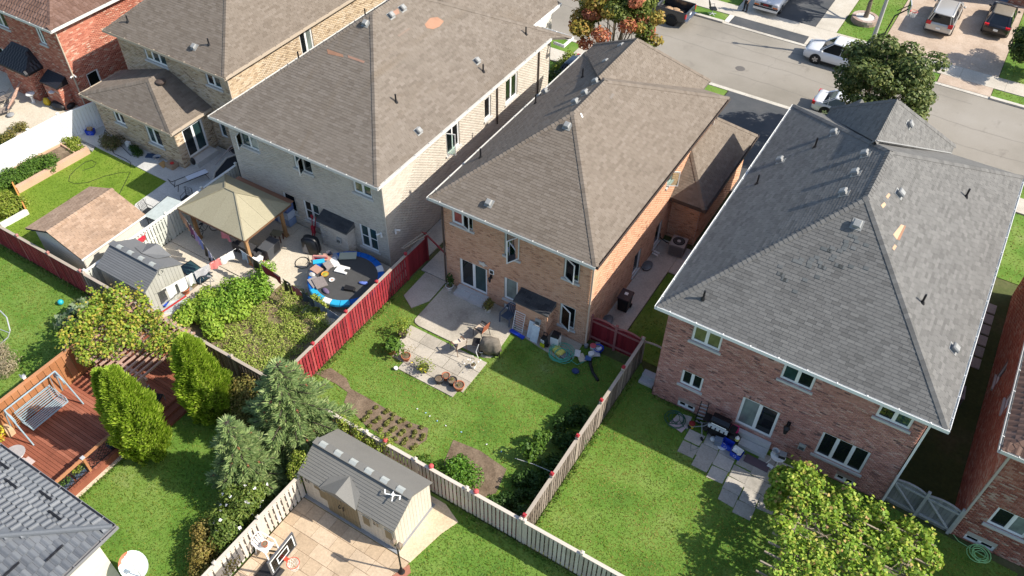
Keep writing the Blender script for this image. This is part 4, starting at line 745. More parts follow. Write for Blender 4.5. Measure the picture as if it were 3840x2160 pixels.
# gates
def gate(label, p0, p1, h, mat, frame, arch=.12, leaves=2, brace=False, side=1):
    p0 = Vector((*p0, 0)); p1 = Vector((*p1, 0)); d = p1-p0; ln = d.length; d.normalize(); o = d.cross(Z)*side; t = thing('garden_gate', label, 'gate', p0); M = Matrix(((d.x, o.x, 0), (d.y, o.y, 0), (0, 0, 1)))
    w = ln/leaves
    for l in range(leaves):
        k = max(3, int(w/.14))
        for i in range(k):
            u = (i+.5)/k; hh = h-arch*(1-4*u*(1-u)); link('board', MB().box(-w/k/2+.004, w/k/2-.004, -.012, .012, .06, hh).mesh('board', mat), t, Matrix(((d.x, o.x, 0, d.x*w*(l+u)), (d.y, o.y, 0, d.y*w*(l+u)), (0, 0, 1, 0), (0, 0, 0, 1))))
        pts = [d*(w*(l+q/8))+Z*(h-arch*(1-4*(q/8)*(1-q/8))+.02) for q in range(9)]; mb = MB()
        for a, b in zip(pts[:-1], pts[1:]): mb.bar(a, b, .07, .05)
        link('top_rail', mb.mesh('top_rail', frame), t)
        mb = MB()
        for z in (.3, h-.28): mb.obox(d*(w*(l+.5))+o*.035+Z*z, (w-.06, .04, .1), M)
        if brace: mb.bar(d*(w*l+.1)+o*.05+Z*(h-.35 if l == 0 else .35), d*(w*(l+1)-.1)+o*.05+Z*(.35 if l == 0 else .35), .05, .1, up=o); mb.bar(d*(w*l+.12)+o*.05+Z*(h-.3), d*(w*(l+1)-.12)+o*.05+Z*.35, .05, .1, up=o)
        link('gate_frame', mb.mesh('gate_frame', frame), t)
    pm = MB().box(-.06, .06, -.06, .06, 0, h+.1).mesh('post', frame)
    for i in range(leaves+1): link('post', pm, t, Matrix.Translation(d*(w*i)))
    return t
DRED = pieces('deep_red_board', [(.16, .012, .02), (.2, .016, .025), (.23, .022, .03)], .65, grime=.15); DREDM = flat('deep_red_frame', (.2, .02, .028), .6)
gate('dark red double gate closing the passage at the right of the middle house', (-10.68, 25.42), (-8.02, 25.42), 1.7, DRED, flat('faded_red_frame', (.3, .12, .11), .7), .14)
GG = pieces('silver_grey_board', [(.13, .14, .145), (.2, .21, .21), (.27, .27, .265)], .85, fine=35, grime=.3); GGM = flat('silver_grey_frame', (.36, .37, .36), .8, var=.25)
gate('weathered grey double gate with braces between the rose brick house and the far right house', (4.02, 24.1), (6.72, 23.95), 1.75, GG, GGM, .16, brace=True)
gp = thing('solid_fence', 'solid dark red panel at the house end of the red fence', 'fence panel', (XC, 24.05, 0))
bm = MB().box(-.012, .012, -.072, .072, .05, 1.62).mesh('board', DRED)
for i in range(11): link('board', bm, gp, Matrix.Translation((random.uniform(-.004, .004), .1+i*.15, 0)))
mb = MB().box(-.06, .06, 1.66, 1.78, 0, 1.95); part('post', mb, DREDM, gp); mb = MB().bar((0, 1.72, 1.88), (1.85, 1.0, 1.88), .07, .08); mb.bar((-.25, 1.72, 1.9), (0, 1.72, 1.9), .05, .06); part('top_beam', mb, DREDM, gp); mb = MB().bar((-.55, .3, 1.7), (-.1, 1.65, 1.95), .03, .05).bar((-.45, .3, 1.7), (.2, 1.9, 1.97), .03, .05); part('pole', mb, GREYC, gp)
mb = MB()
for i in range(9): a = G(2425, 1256, 1.55); mb.bar(Vector((-7.95, 25.45, 1.5+.12*math.sin(i/8*3.14)))+Vector((1.35*i/8, 0, 0)), Vector((-7.95, 25.45, 1.5+.12*math.sin((i+1)/8*3.14)))+Vector((1.35*(i+1)/8, 0, 0)), .08, .06)
mb.bar((-7.9, 25.45, 0), (-7.9, 25.45, 1.6), .1, .1); solo('gate_arch', 'weathered curved gate top at the left corner of the rose brick house', 'gate arch', mb, GREYC, (-7.9, 25.45, 0), world=True)
# ================================================================ SHEDS
def resin_shed(label, x0, x1, y0, y1, he, hr, wallm, roofm, doorside, cat='shed', dormer=None, roofd=None):
    t = thing('garden_shed', label, cat, ((x0+x1)/2, (y0+y1)/2, 0)); cx, cy = (x0+x1)/2, (y0+y1)/2; X, Y = (x1-x0)/2, (y1-y0)/2; i = .1
    for s in (-1, 1):
        n = int(2*X/.22)
        mb = MB()
        for k in range(n): a = -X+i+(2*X-2*i)*k/n; b = a+(2*X-2*i)/n-.012; mb.box(a, b, s*(Y-i)-.02, s*(Y-i)+.02, .08, he-.02)
        mb.box(-X+i, X-i, s*(Y-i)-.012, s*(Y-i)+.012, .06, he-.01); part('side_wall', mb, wallm, t)
        mb = MB(); n = int(2*Y/.2); ys = [-Y+i+(2*Y-2*i)*k/n for k in range(n+1)]; hh = lambda y: he+(hr-he)*(1-abs(y)/Y)-.05
        for k in range(n):
            a, b = ys[k], ys[k+1]-.012; x = s*(X-i); mb.add([(x-.02, a, .08), (x-.02, b, .08), (x-.02, b, hh(b)), (x-.02, a, hh(a)), (x+.02, a, .08), (x+.02, b, .08), (x+.02, b, hh(b)), (x+.02, a, hh(a))], [(0, 3, 2, 1), (4, 5, 6, 7), (0, 1, 5, 4), (1, 2, 6, 5), (2, 3, 7, 6), (3, 0, 4, 7)])
        x = s*(X-i); mb.add([(x, -Y+i, .06), (x, Y-i, .06), (x, Y-i, he), (x, 0, hr-.06), (x, -Y+i, he)], [(0, 1, 2, 3, 4)]); part('end_wall', mb, wallm, t)
    sl_ = math.hypot(Y, hr-he)
    for s in (-1, 1):
        n = 12 if s < 0 else 3
        for k in range(n):
            f0, f1 = k/n, (k+1)/n; ya, yb = s*(Y+.02)*(1-f0), s*(Y+.02)*(1-f1); za, zb = he+(hr-he)*f0, he+(hr-he)*f1; mb = MB()
            q = [(-X, ya, za+.025), (X, ya, za+.025), (X, yb, zb+.008), (-X, yb, zb+.008), (-X, ya, za-.03), (X, ya, za-.03), (X, yb, zb-.03), (-X, yb, zb-.03)]; f = [(0, 1, 2, 3), (7, 6, 5, 4), (4, 5, 1, 0), (5, 6, 2, 1), (6, 7, 3, 2), (7, 4, 0, 3)]
            if s > 0: f = [g[::-1] for g in f]
            mb.add(q, f); part('roof_plank', mb, (roofd or roofm) if s < 0 else roofm, t)
    mb = MB().bar((-X-.01, 0, hr+.015), (X+.01, 0, hr+.015), .34, .035); part('ridge_cap', mb, roofm, t); mb = MB().box(-X, X, -Y-.05, Y+.05, 0, .07); part('floor', mb, GREYP, t)
    return t, X, Y
SKYL = flat('frosted_skylight', (.36, .38, .36), .3)
WARMW = pieces('warm_white_panel', [(.5, .45, .37), (.55, .5, .42)], .6, grime=.06, fine=20); GREYR = pieces('grey_plastic_roof', [(.17, .165, .15), (.185, .18, .165)], .6, grime=.08, bump=.05)
t, X, Y = resin_shed('big cream plastic shed with double doors and grey roof by the basketball patio', -16.75, -11.85, 11.28, 13.8, 1.82, 2.6, WARMW, GREYR, 's', roofd=GREYR)
BRND = pieces('olive_brown_door', [(.2, .155, .09), (.24, .19, .115)], .6); cx, cy = t.location.x, t.location.y
for s in (-1, 1):
    mb = MB(); a, b = (-.82, -.01) if s < 0 else (.01, .82); dx = -.3
    n = 5
    for k in range(n): u0 = dx+a+(b-a)*k/n; mb.box(u0, u0+(b-a)/n-.012, -Y+.04, -Y+.075, .08, 1.72+.1*(1-abs(a+(b-a)*(k+.5)/n)/.82))
    d = part('door', mb, BRND, t); mb = MB().tube([(dx+s*.08, -Y+.03, .9), (dx+s*.12, -Y-.03, .95), (dx+s*.12, -Y-.03, 1.1), (dx+s*.08, -Y+.03, 1.15)], .02, 6); part('door_handle', mb, BLACK, d)
for x, w, h, z, m in ((-2.05, .3, .22, 1.5, 4), (-1.55, .3, .22, 1.42, 1), (.95, .34, .62, 1.1, 0), (1.45, .3, .3, 1.35, 4), (2.05, .34, .62, 1.05, 0), (-1.3, .34, .62, 1.1, 0)):
    f = part('window', MB().box(x-w/2-.03, x+w/2+.03, -Y+.05, -Y+.074, z-h/2-.03, z+h/2+.03), WARMW, t)
    if m == 4:
        for i in (-1, 1):
            for j in (-1, 1): part('pane', MB().box(x+i*w/4-w/4+.02, x+i*w/4+w/4-.02, -Y+.046, -Y+.052, z+j*h/4-h/4+.015, z+j*h/4+h/4-.015), GDARK, f)
    else: part('pane', MB().box(x-w/2, x+w/2, -Y+.044, -Y+.05, z-h/2, z+h/2), BRND, f)
mb = MB(); dx = -.3; pk = (dx, -Y-.12, 2.28); rr = (dx, -Y*.38, 2.36); mb.add([(dx-.95, -Y-.1, 1.88), pk, (dx+.95, -Y-.1, 1.88), rr, (dx-.75, -Y*.62, 2.14), (dx+.75, -Y*.62, 2.14)], [(0, 1, 3), (0, 3, 4), (1, 2, 3), (2, 5, 3)]); mb.add([(p[0], p[1], p[2]-.04) for p in ((dx-.95, -Y-.1, 1.88), pk, (dx+.95, -Y-.1, 1.88))], []); part('dormer', mb, GREYR, t); mb = MB().add([(dx-.9, -Y-.08, 1.86), (dx+.9, -Y-.08, 1.86), (dx, -Y-.1, 2.25)], [(0, 1, 2)]); part('dormer_front', mb, GREYR, t)
sk = MB().add([(-.17, -.16, -.035), (.17, -.16, -.035), (.17, 0, .035), (-.17, 0, .035), (.17, .16, -.035), (-.17, .16, -.035)], [(0, 1, 2, 3), (3, 2, 4, 5)]).mesh('skylight', SKYL)
for k in range(6): link('skylight', sk, t, Matrix.Translation((-2.0+k*.78, 0, 2.655)))
solo('toy_drone', 'white spidery propeller toy lying on the grey roof of the big shed', 'toy', MB().bar((-.28, -.12, .03), (.28, .12, .03), .035, .03).bar((-.14, .25, .03), (.14, -.25, .03), .035, .03).box(-.06, .06, -.06, .06, .0, .07).bar((-.28, -.12, .06), (-.4, .02, .06), .05, .02).bar((.28, .12, .06), (.36, -.05, .06), .05, .02), WHITE, (-12.55, 12.22, 2.52))
SAGEP = pieces('grey_green_panel', [(.36, .36, .32), (.41, .41, .37)], .6, grime=.06); DKR = pieces('slate_plastic_roof', [(.14, .145, .15), (.16, .165, .17)], .55, grime=.08, bump=.05)
t, X, Y = resin_shed('grey plastic shed with four roof skylights in the concrete yard', -33.35, -29.85, 14.95, 17.4, 1.85, 2.55, SAGEP, DKR, 'e', roofd=DKR)
for k in range(4): link('skylight', sk, t, Matrix.Translation((-1.1+k*.78, 0, 2.6)))
mb = MB(); mb.add([(-.9, Y+.1, 1.9), (.0, Y+.12, 2.3), (.9, Y+.1, 1.9), (0, .35, 2.42), (-.8, Y*.45, 2.28), (.8, Y*.45, 2.28)], [(0, 3, 1), (0, 4, 3), (1, 3, 2), (2, 3, 5)]); mb.add([(-.9, Y+.09, 1.88), (0, Y+.11, 2.28), (.9, Y+.09, 1.88)], [(0, 1, 2)]); part('dormer', mb, DKR, t)
mb = MB(); mb.tube([(X-.02, .13*math.cos(a*.524), 2.28+.13*math.sin(a*.524)) for a in range(12)], .02, 5, True); part('vent_ring', mb, SAGEP, t)
# brown shingled garden shed on the neat lawn
sh = thing('garden_shed', 'pale garden shed with brown shingled gable roof on the neat lawn', 'shed', (-36.3, 16.8, 0)); PW = pieces('pale_siding', [(.6, .57, .5), (.64, .61, .54)], .6, grime=.05)
for x in (-38.1, -34.55):
    mb = MB()
    for k in range(10): mb.box(x-.03, x+.03, 15.05, 18.6, .08+k*.19, .08+k*.19+.18)
    part('side_wall', mb, PW, sh, world=True)
for y in (15.05, 18.6):
    mb = MB()
    for k in range(14):
        z0, z1 = .08+k*.19, .08+k*.19+.18; zc = z1; f = 1 if zc < 2.05 else max(0, 1-(zc-2.05)/.75)
        if f > .05: mb.box(-36.32-1.78*f, -36.32+1.78*f, y-.03, y+.03, z0, z1)
    part('end_wall', mb, PW, sh, world=True)
SHBR = pieces('sandy_brown_shingle', [(.3, .205, .14), (.34, .235, .162), (.37, .258, .182), (.4, .285, .205)], .9, [0, .3, .7, 1], fine=60)
roof(sh, [[(-34.12, 14.78, 2.1), (-34.12, 18.87, 2.1), (-36.35, 18.87, 2.9), (-36.35, 14.78, 2.9)], [(-38.53, 18.87, 2.1), (-38.53, 14.78, 2.1), (-36.35, 14.78, 2.9), (-36.35, 18.87, 2.9)]], SHBR, SHX, sw=.3, ex=.14, thick=.1, individual=300, caps=[((-36.35, 14.78, 2.9), (-36.35, 18.87, 2.9), 20, 20)]); mb = MB().box(-34.13, -34.1, 14.78, 18.87, 1.98, 2.09); part('fascia', mb, OFFW, sh, world=True)
# ================================================================ GAZEBO
gz = thing('gazebo', 'timber gazebo with khaki metal hip roof in the concrete yard', 'gazebo', (-30.4, 21.75, 0)); KH = pieces('khaki_roof_sheet', [(.31, .28, .19), (.335, .305, .21)], .5, grime=.05, bump=.03, fine=20); TIMB = pieces('honey_timber', [(.3, .17, .08), (.36, .21, .1)], .7, fine=25)
e = [(-32.85, 20.0, 2.3), (-28.0, 20.0, 2.3), (-28.0, 23.48, 2.3), (-32.85, 23.48, 2.3)]; ra, rb = (-30.75, 21.74, 3.4), (-30.05, 21.74, 3.4)
for p in ([e[0], e[1], rb, ra], [e[1], e[2], rb], [e[2], e[3], ra, rb], [e[3], e[0], ra]):
    q = [Vector(a) for a in p]; u = (q[1]-q[0]).normalized(); n = u.cross(q[2]-q[0]).normalized(); v = n.cross(u); uv = [((a-q[0]).dot(u), (a-q[0]).dot(v)) for a in q]; vm = max(a[1] for a in uv); K = max(6, int(vm/.2)); mb = MB()
    w = (q[1]-q[0]).length; K = int(w/.8); 
    for k in range(K):
        b = clip(clip(uv, 0, w*k/K+.004, True), 0, w*(k+1)/K-.004, False)
        if len(b) > 2:
            if sum(b[i][0]*b[(i+1) % len(b)][1]-b[(i+1) % len(b)][0]*b[i][1] for i in range(len(b))) < 0: b = b[::-1]
            T = [q[0]+u*a+v*c+n*.012 for a, c in b]; m = len(T); mb = MB().add(T+[a-n*.035 for a in T], [tuple(range(m)), tuple(range(m, 2*m))[::-1]]+[(i, m+i, m+(i+1) % m, (i+1) % m) for i in range(m)]); part('roof_sheet', mb, KH, gz, world=True)
mb = MB()
for a, b in ((e[0], ra), (e[1], rb), (e[2], rb), (e[3], ra), (ra, rb)): mb.bar(Vector(a)+Z*.03, Vector(b)+Z*.03, .07, .03)
part('hip_trim', mb, flat('khaki_trim', (.26, .235, .16), .5), gz, world=True); mb = MB()
for a, b in zip(e, e[1:]+e[:1]): mb.bar(Vector(a)-Z*.06, Vector(b)-Z*.06, .05, .1)
part('roof_edge', mb, flat('brown_trim', (.16, .085, .045), .6), gz, world=True); mb = MB()
I = [(-32.4, 20.42), (-28.5, 20.42), (-28.5, 23.1), (-32.4, 23.1)]
for a, b in zip(I, I[1:]+I[:1]): mb.bar((*a, 2.15), (*b, 2.15), .12, .18)
part('beam', mb, TIMB, gz, world=True)
for a in I: mb = MB().box(a[0]-.08, a[0]+.08, a[1]-.08, a[1]+.08, .05, 2.1).box(a[0]-.12, a[0]+.12, a[1]-.12, a[1]+.12, .05, .2); part('post', mb, TIMB, gz, world=True)
for a, b in zip(I, I[1:]+I[:1]):
    a = Vector((*a, 0)); b = Vector((*b, 0)); d = (b-a).normalized(); mb = MB().bar(a+Z*1.55, a+d*.55+Z*2.1, .08, .1).bar(b+Z*1.55, b-d*.55+Z*2.1, .08, .1); part('brace', mb, TIMB, gz, world=True)
# ================================================================ TIMBER DECK with privacy wall, railing, steps
DKB = pieces('red_brown_decking', [(.22, .075, .045), (.29, .1, .06), (.35, .135, .085)], .7, fine=22, grime=.25, gscale=1.6); DKW = pieces('orange_brown_board', [(.33, .14, .06), (.4, .18, .08), (.46, .22, .11)], .7, fine=25, grime=.2)
dk = thing('timber_deck', 'red brown timber deck behind the slate roofed bungalow', 'deck', (-27.2, 9.5, 0)); H = .45
y = 4.9
while y < 14.1:
    mb = MB().box(-29.55, -24.9, y, y+.135, H-.035, H+random.uniform(0, .004)); part('deck_board', mb, DKB, dk, world=True); y += .147
mb = MB().box(-24.9, -24.86, 4.9, 14.1, .05, H-.002).box(-29.55, -24.9, 4.86, 4.895, .05, H); part('skirt', mb, DKB, dk, world=True); part('skirt_edge', MB().box(-24.85, -24.72, 4.9, 9.4, -.05, .08), flat('pale_edging', (.55, .47, .36), .9), dk, world=True)
for k, (x, z) in enumerate(((-24.55, .3), (-24.22, .16), )):
    mb = MB().box(x-.3, x+.02, 10.3, 12.0, z-.04, z).box(x-.3, x+.02, 10.34, 10.4, 0, z-.05).box(x-.3, x+.02, 11.9, 11.96, 0, z-.05).box(x-.0, x+.02, 10.3, 12.0, 0, z-.04); part('step', mb, DKB, dk, world=True)
pv = thing('privacy_wall', 'orange brown board screen along the left side of the timber deck', 'screen', (-29.6, 9, 0)); bm = MB().box(-.012, .012, -.15, .15, .1, 2.25).mesh('board', DKW)
for i in range(28): link('board', bm, pv, Matrix.Translation((random.uniform(-.004, .004), -4.2+i*.32, 0)))
part('cap_rail', MB().box(-29.68, -29.52, 4.6, 13.6, 2.25, 2.3), DKW, pv, world=True); part('rail', MB().box(-29.66, -29.62, 4.6, 13.6, 1.9, 2.0).box(-29.66, -29.62, 4.6, 13.6, .5, .6), DKW, pv, world=True)
for yy in (5.2, 8.3, 11.2): part('post', MB().box(-29.74, -29.63, yy, yy+.11, 0, 2.42), DKW, pv, world=True)
pc = G(143, 1388, 2.35)
lamp_ = thing('post_lamp', 'small white lantern on top of the deck screen post', 'lantern', (-29.68, 8.36, 2.42)); part('lamp_body', MB().box(-.07, .07, -.07, .07, 0, .14), OFFW, lamp_); part('lamp_roof', MB().add([(-.1, -.1, .14), (.1, -.1, .14), (.1, .1, .14), (-.1, .1, .14), (0, 0, .22)], [(0, 3, 2, 1), (0, 1, 4), (1, 2, 4), (2, 3, 4), (3, 0, 4)]), GREYP, lamp_); part('bracket', MB().bar((-.05, 0, .08), (-.28, -.02, .06), .04, .04), GREYP, lamp_)
rl = thing('deck_railing', 'reddish timber railing with black lattice along the deck edge', 'railing', (-25, 7.4, H))
part('handrail', MB().box(-25.09, -24.95, 4.95, 9.0, 1.36, 1.4), DKW, rl, world=True)
for yy in (5.0, 7.2, 8.95): part('post', MB().box(-25.07, -24.97, yy, yy+.1, H, 1.36), DKW, rl, world=True); part('post_cap', MB().box(-25.1, -24.94, yy-.03, yy+.13, 1.41, 1.46), GALV, rl, world=True)
mb = MB()
for ya, yb in ((5.12, 7.18), (7.32, 8.93)):
    for k in range(9):
        a = ya+(yb-ya)*k/8
        for s in (-1, 1):
            b = a+s*.8; z1 = 1.3
            if b < ya: z1 = .5+.8*(a-ya)/.8; b = ya
            if b > yb: z1 = .5+.8*(yb-a)/.8; b = yb
            if abs(b-a) > .02: mb.bar((-25.02, a, .5), (-25.02, b, z1), .015, .015)
    mb.bar((-25.02, ya, 1.3), (-25.02, yb, 1.3), .03, .03).bar((-25.02, ya, .5), (-25.02, yb, .5), .03, .03)
part('lattice', mb, BLACK, rl, world=True)
# ================================================================ PERGOLAS
def pergola(label, x0, x1, y0, y1, h, n, along, mat, posts, lab2=None):
    t = thing('pergola', label, 'pergola', ((x0+x1)/2, (y0+y1)/2, 0))
    for (x, y) in posts: part('post', MB().box(x-.06, x+.06, y-.06, y+.06, 0, h-.1), mat, t, world=True)
    if along == 'y':
        for y in (y0+.3, y1-.3): part('beam', MB().box(x0, x1, y-.05, y+.05, h-.2, h-.05), mat, t, world=True)
        for k in range(n): x = x0+(x1-x0)*(k+.5)/n; part('rafter', MB().box(x-.035, x+.035, y0-.3, y1+.3, h-.04, h+.06), mat, t, world=True)
    else:
        for x in (x0+.3, x1-.3): part('beam', MB().box(x-.05, x+.05, y0, y1, h-.2, h-.05), mat, t, world=True)
        for k in range(n): y = y0+(y1-y0)*(k+.5)/n; part('rafter', MB().box(x0-.35, x1+.35, y-.03, y+.03, h-.04, h+.04), mat, t, world=True)
    return t
pergola('reddish timber pergola over the far end of the deck under a yellowing vine', -29.5, -25.3, 10.9, 13.9, 2.35, 14, 'y', pieces('pinkish_timber', [(.36, .22, .17), (.43, .29, .23)], .8), [(-29.3, 11.1), (-25.5, 11.1), (-25.5, 13.7), (-29.3, 13.7)])
pergola('weathered timber pergola under the big grape vine on the right hand lawn', .9, 5.6, 16.2, 21.6, 2.3, 12, 'x', WOODP, [(1.1, 16.5), (5.4, 16.5), (5.4, 21.3), (1.1, 21.3)])
# ================================================================ TREES AND PLANTS
BARK = pieces('grey_bark', [(.16, .13, .1), (.22, .18, .14)], .95, fine=18, bump=.6); BARKD = flat('dark_bark', (.07, .055, .045), .95, var=.3)
LM = lambda n, c, pos=None, tr=.3, big=None: leafmat(n, c, pos, tr, big)
def limbs(t, base, tips, r, mat=BARK, fork=None):
    mb = MB(); base = Vector(base); fork = Vector(fork) if fork else base+Z*1.4; mb.tube([base, base+(fork-base)*.5+Vector((.03, -.02, 0)), fork], [r, r*.85, r*.75], 8)
    for tip in tips:
        tip = Vector(tip); m = fork+(tip-fork)*.5+Vector((random.uniform(-.2, .2), random.uniform(-.2, .2), .15)); mb.tube([fork, m, tip], [r*.5, r*.3, r*.08], 5)
        for k in range(2): e = m+Vector((random.uniform(-.9, .9), random.uniform(-.9, .9), random.uniform(.2, .9))); mb.tube([m, (m+e)/2+Z*.05, e], [r*.22, r*.13, r*.04], 4)
    part('trunk', mb, mat, t, world=True)
def tree(name, label, cat, base, c, R, n, leaf, mat, tr=.16, nb=40, br=(.5, .95), seed=1, mats=None, shell=.45, fork=None, zs=.8, group=None, low=-.35, bark=BARK):
    t = thing(name, label, cat, base, 0, group); bl = clumps(c, R, nb, br[0], br[1], zs, low, seed); tips = [b[:3] for b in bl[::3]]; limbs(t, base, tips, tr, bark, fork)
    if mats:
        sel = {}; g = np.random.default_rng(seed+9)
        for b in bl: sel.setdefault(int(g.choice(len(mats), p=[m[1] for m in mats])), []).append(b)
        tot = sum(b[3]**2 for b in bl)
        for k, bb in sel.items(): P, N = blob_pts(bb, int(n*sum(b[3]**2 for b in bb)/tot), shell); quads_obj('crown', leaf_quads(P, N, leaf*(.7+.6*rng.random(len(P)))), mats[k][0], t)
    else: P, N = blob_pts(bl, n, shell); quads_obj('crown', leaf_quads(P, N, leaf*(.7+.6*rng.random(n))), mat, t)
    return t
def shrub(name, label, cat, blobs, n, leaf, mat, stems=True, group=None, shell=.35, up=.35, extra=None, aspect=.62):
    b = np.array(blobs); c = b[:, :3].mean(0); base = (float(c[0]), float(c[1]), 0.); t = thing(name, label, cat, base, 0, group); P, N = blob_pts(blobs, n, shell, up); P[:, 2] = np.maximum(P[:, 2], .02); quads_obj('foliage', leaf_quads(P, N, leaf*(.65+.7*rng.random(n)), aspect), mat, t)
    if stems:
        mb = MB()
        for q in blobs[:14]: mb.tube([(base[0]+(q[0]-base[0])*.7, base[1]+(q[1]-base[1])*.7, 0), (q[0], q[1], q[2]+q[5]*.3)], [.02, .008], 4)
        part('stem', mb, BARKD, t, world=True, kind='stuff')
    if extra:
        for nm, k, sz, m in extra: P, N = blob_pts(blobs, k, .9, .3, .5); P += N*.03; quads_obj(nm+'s', leaf_quads(P, N, sz, .95, .25), m, t, kind='stuff')
    return t
# cedars: dense columns of upright feathery sprays
CED = LM('cedar_spray', [(.25, .38, .03), (.36, .52, .045), (.45, .58, .07), (.52, .62, .12)], [0, .35, .75, 1], .42)
def cedar(label, base, tops, n, seed):
    t = thing('cedar_tree', label, 'tree', base, 0, 'columnar cedars by the deck'); g = np.random.default_rng(seed); VV = []; mb = MB()
    for (dx, dy, h, r, z0) in tops:
        m = int(n*h*r); z = z0+(h-z0)*g.random(m)**.85; f = (z-z0)/(h-z0); a = g.random(m)*6.283; prof = r*np.clip(1.08*np.sqrt(np.clip(1-f, 0, 1))*(.62+.5*np.minimum(f*3, 1)*1.), 0, 1.05); lump = 1+.16*np.sin(a*5+z*1.7+seed)+.12*np.sin(a*9-z*3.1)+.1*np.sin(z*5+a*3); rr = prof*lump*(.8+.24*g.random(m))
        P = np.stack([base[0]+dx+rr*np.cos(a), base[1]+dy+rr*np.sin(a), z], 1); o = np.stack([np.cos(a), np.sin(a), 0*a], 1); up = o*.45+np.array([0, 0, 1.])+unit(m)*.35; up /= np.linalg.norm(up, axis=1, keepdims=True); s = np.cross(up, o+unit(m)*.6); s /= np.linalg.norm(s, axis=1, keepdims=True); L = (.16+.14*g.random(m))[:, None]; w = L*.36
        V = np.empty((m, 4, 3)); V[:, 0] = P-up*L*.4; V[:, 1] = P+s*w*.5; V[:, 2] = P+up*L*.6+o*L*.18; V[:, 3] = P-s*w*.5; VV.append(V)
        mb.lathe([(r*.5, z0), (r*.66, z0+(h-z0)*.3), (r*.45, z0+(h-z0)*.7), (.05, h-.35)], 10, (base[0]+dx, base[1]+dy, 0)); mb.tube([(base[0]+dx*.3, base[1]+dy*.3, 0), (base[0]+dx, base[1]+dy, z0+.2)], .09, 6)
    part('trunk', mb, flat('cedar_core', (.16, .22, .03), .95), t, world=True); quads_obj('crown', np.concatenate(VV), CED, t)
cedar('tall green cedar with a split double top beside the deck railing', (-23.95, 9.35, 0), [(0.1, .05, 5.75, .98, .1), (-.75, -.05, 5.2, .62, .8)], 3300, 2)
cedar('tall green cedar with a single rounded top by the back fence', (-23.05, 12.3, 0), [(0, 0, 5.35, 1.0, .1)], 3300, 5)
# spruces: whorls of drooping branches with needle sprays
SPR = LM('blue_green_needles', [(.11, .18, .06), (.18, .27, .09), (.26, .34, .125), (.36, .42, .18)], [0, .35, .75, 1], .2); CONE = flat('rusty_cone', (.33, .13, .06), .8)
def spruce(label, base, h, r, n, seed):
    t = thing('spruce_tree', label, 'tree', base, 0, 'blue green spruces'); g = np.random.default_rng(seed); mb = MB(); mb.tube([base, (base[0], base[1], h*.5), (base[0], base[1], h)], [.14, .09, .015], 7); part('trunk', mb, BARKD, t, world=True); Vs = []; br = MB(); cones = MB(); z = .35
    while z < h-.05:
        f = 1-z/h; k = 8 if f > .3 else 6; L = r*(f**.8)*1.05+.08
        for i in range(k):
            a = g.random()*.5+i*6.283/k+z*2.4; ln = L*(.65+.55*g.random()); d = np.array([math.cos(a), math.sin(a), .12-.3*f]); d /= np.linalg.norm(d); p0 = np.array([base[0], base[1], z]); sd = np.array([-math.sin(a), math.cos(a), 0]); br.bar(p0, p0+d*ln, .025, .025)
            m = int(n*ln); s = ln*(.18+.84*g.random(m)**.7); wd = (ln-s*.7)*.27*(g.random(m)*2-1); P = p0+d*s[:, None]+sd*wd[:, None]+np.array([0, 0, 1.])*(-.1*(s/ln)**2+.04*g.normal(size=m))[:, None]
            dr = d*.75+sd*np.sign(wd)[:, None]*(.25+.7*g.random(m))[:, None]+np.array([0, 0, .3])+unit(m)*.35; dr /= np.linalg.norm(dr, axis=1, keepdims=True); sp = np.cross(dr, np.array([0, 0, 1.])+unit(m)*.5); sp /= np.linalg.norm(sp, axis=1, keepdims=True); l = (.2+.14*g.random(m))[:, None]; V = np.empty((m, 4, 3)); V[:, 0] = P; V[:, 1] = P+dr*l*.5+sp*.025; V[:, 2] = P+dr*l; V[:, 3] = P+dr*l*.5-sp*.025; Vs.append(V)
            if g.random() < .35 and f < .8: c = p0+d*ln*(.6+.4*g.random()); cones.tube([c+np.array([0, 0, .02]), c+np.array([.02, 0, -.13])], [.04, .03], 5)
        z += .3+.12*f
    part('branch', br, BARKD, t, world=True); quads_obj('crown', np.concatenate(Vs), SPR, t); part('cone', cones, CONE, t, world=True, kind='stuff')
spruce('big blue green spruce with rusty cones behind the big shed', (-18.75, 13.25, 0), 5.5, 2.35, 150, 3)
spruce('smaller blue green spruce in front of the bigger one, above the flowering bush', (-18.95, 10.45, 0), 4.75, 1.5, 170, 8)
# shrubs along the low cream fence
HIB = LM('mallow_leaf', [(.09, .15, .025), (.15, .22, .04), (.22, .27, .06)]); GOLD = LM('golden_leaf', [(.16, .13, .03), (.26, .2, .05), (.32, .24, .07), (.2, .2, .04)])
PETAL = flat('white_petal', (.75, .74, .74), .6, var=.05)
def blobs_at(pts, r, z, zr, j=.25, seed=0, per=3):
    g = np.random.default_rng(seed); out = []
    for p in pts:
        for k in range(per): s = r*(.7+.6*g.random()); out.append((p[0]+g.normal()*j, p[1]+g.normal()*j, z*(.75+.5*g.random()), s, s, zr*(.7+.6*g.random())))
    return out
shrub('flowering_shrub', 'bush with white flowers against the low cream fence', 'shrub', blobs_at([(-18.2, 9.9), (-17.9, 9.2), (-18.2, 8.5), (-17.7, 8.0), (-18.6, 9.2)], .5, 1.0, .55, seed=1), 7000, .11, HIB, extra=[('flower', 60, .16, PETAL)])
shrub('golden_shrub', 'golden brown shrub at the near end of the flowering bush', 'shrub', blobs_at([(-18.7, 7.7), (-18.4, 7.1), (-18.0, 6.6), (-17.7, 7.2)], .42, .7, .45, seed=2), 4500, .1, GOLD)
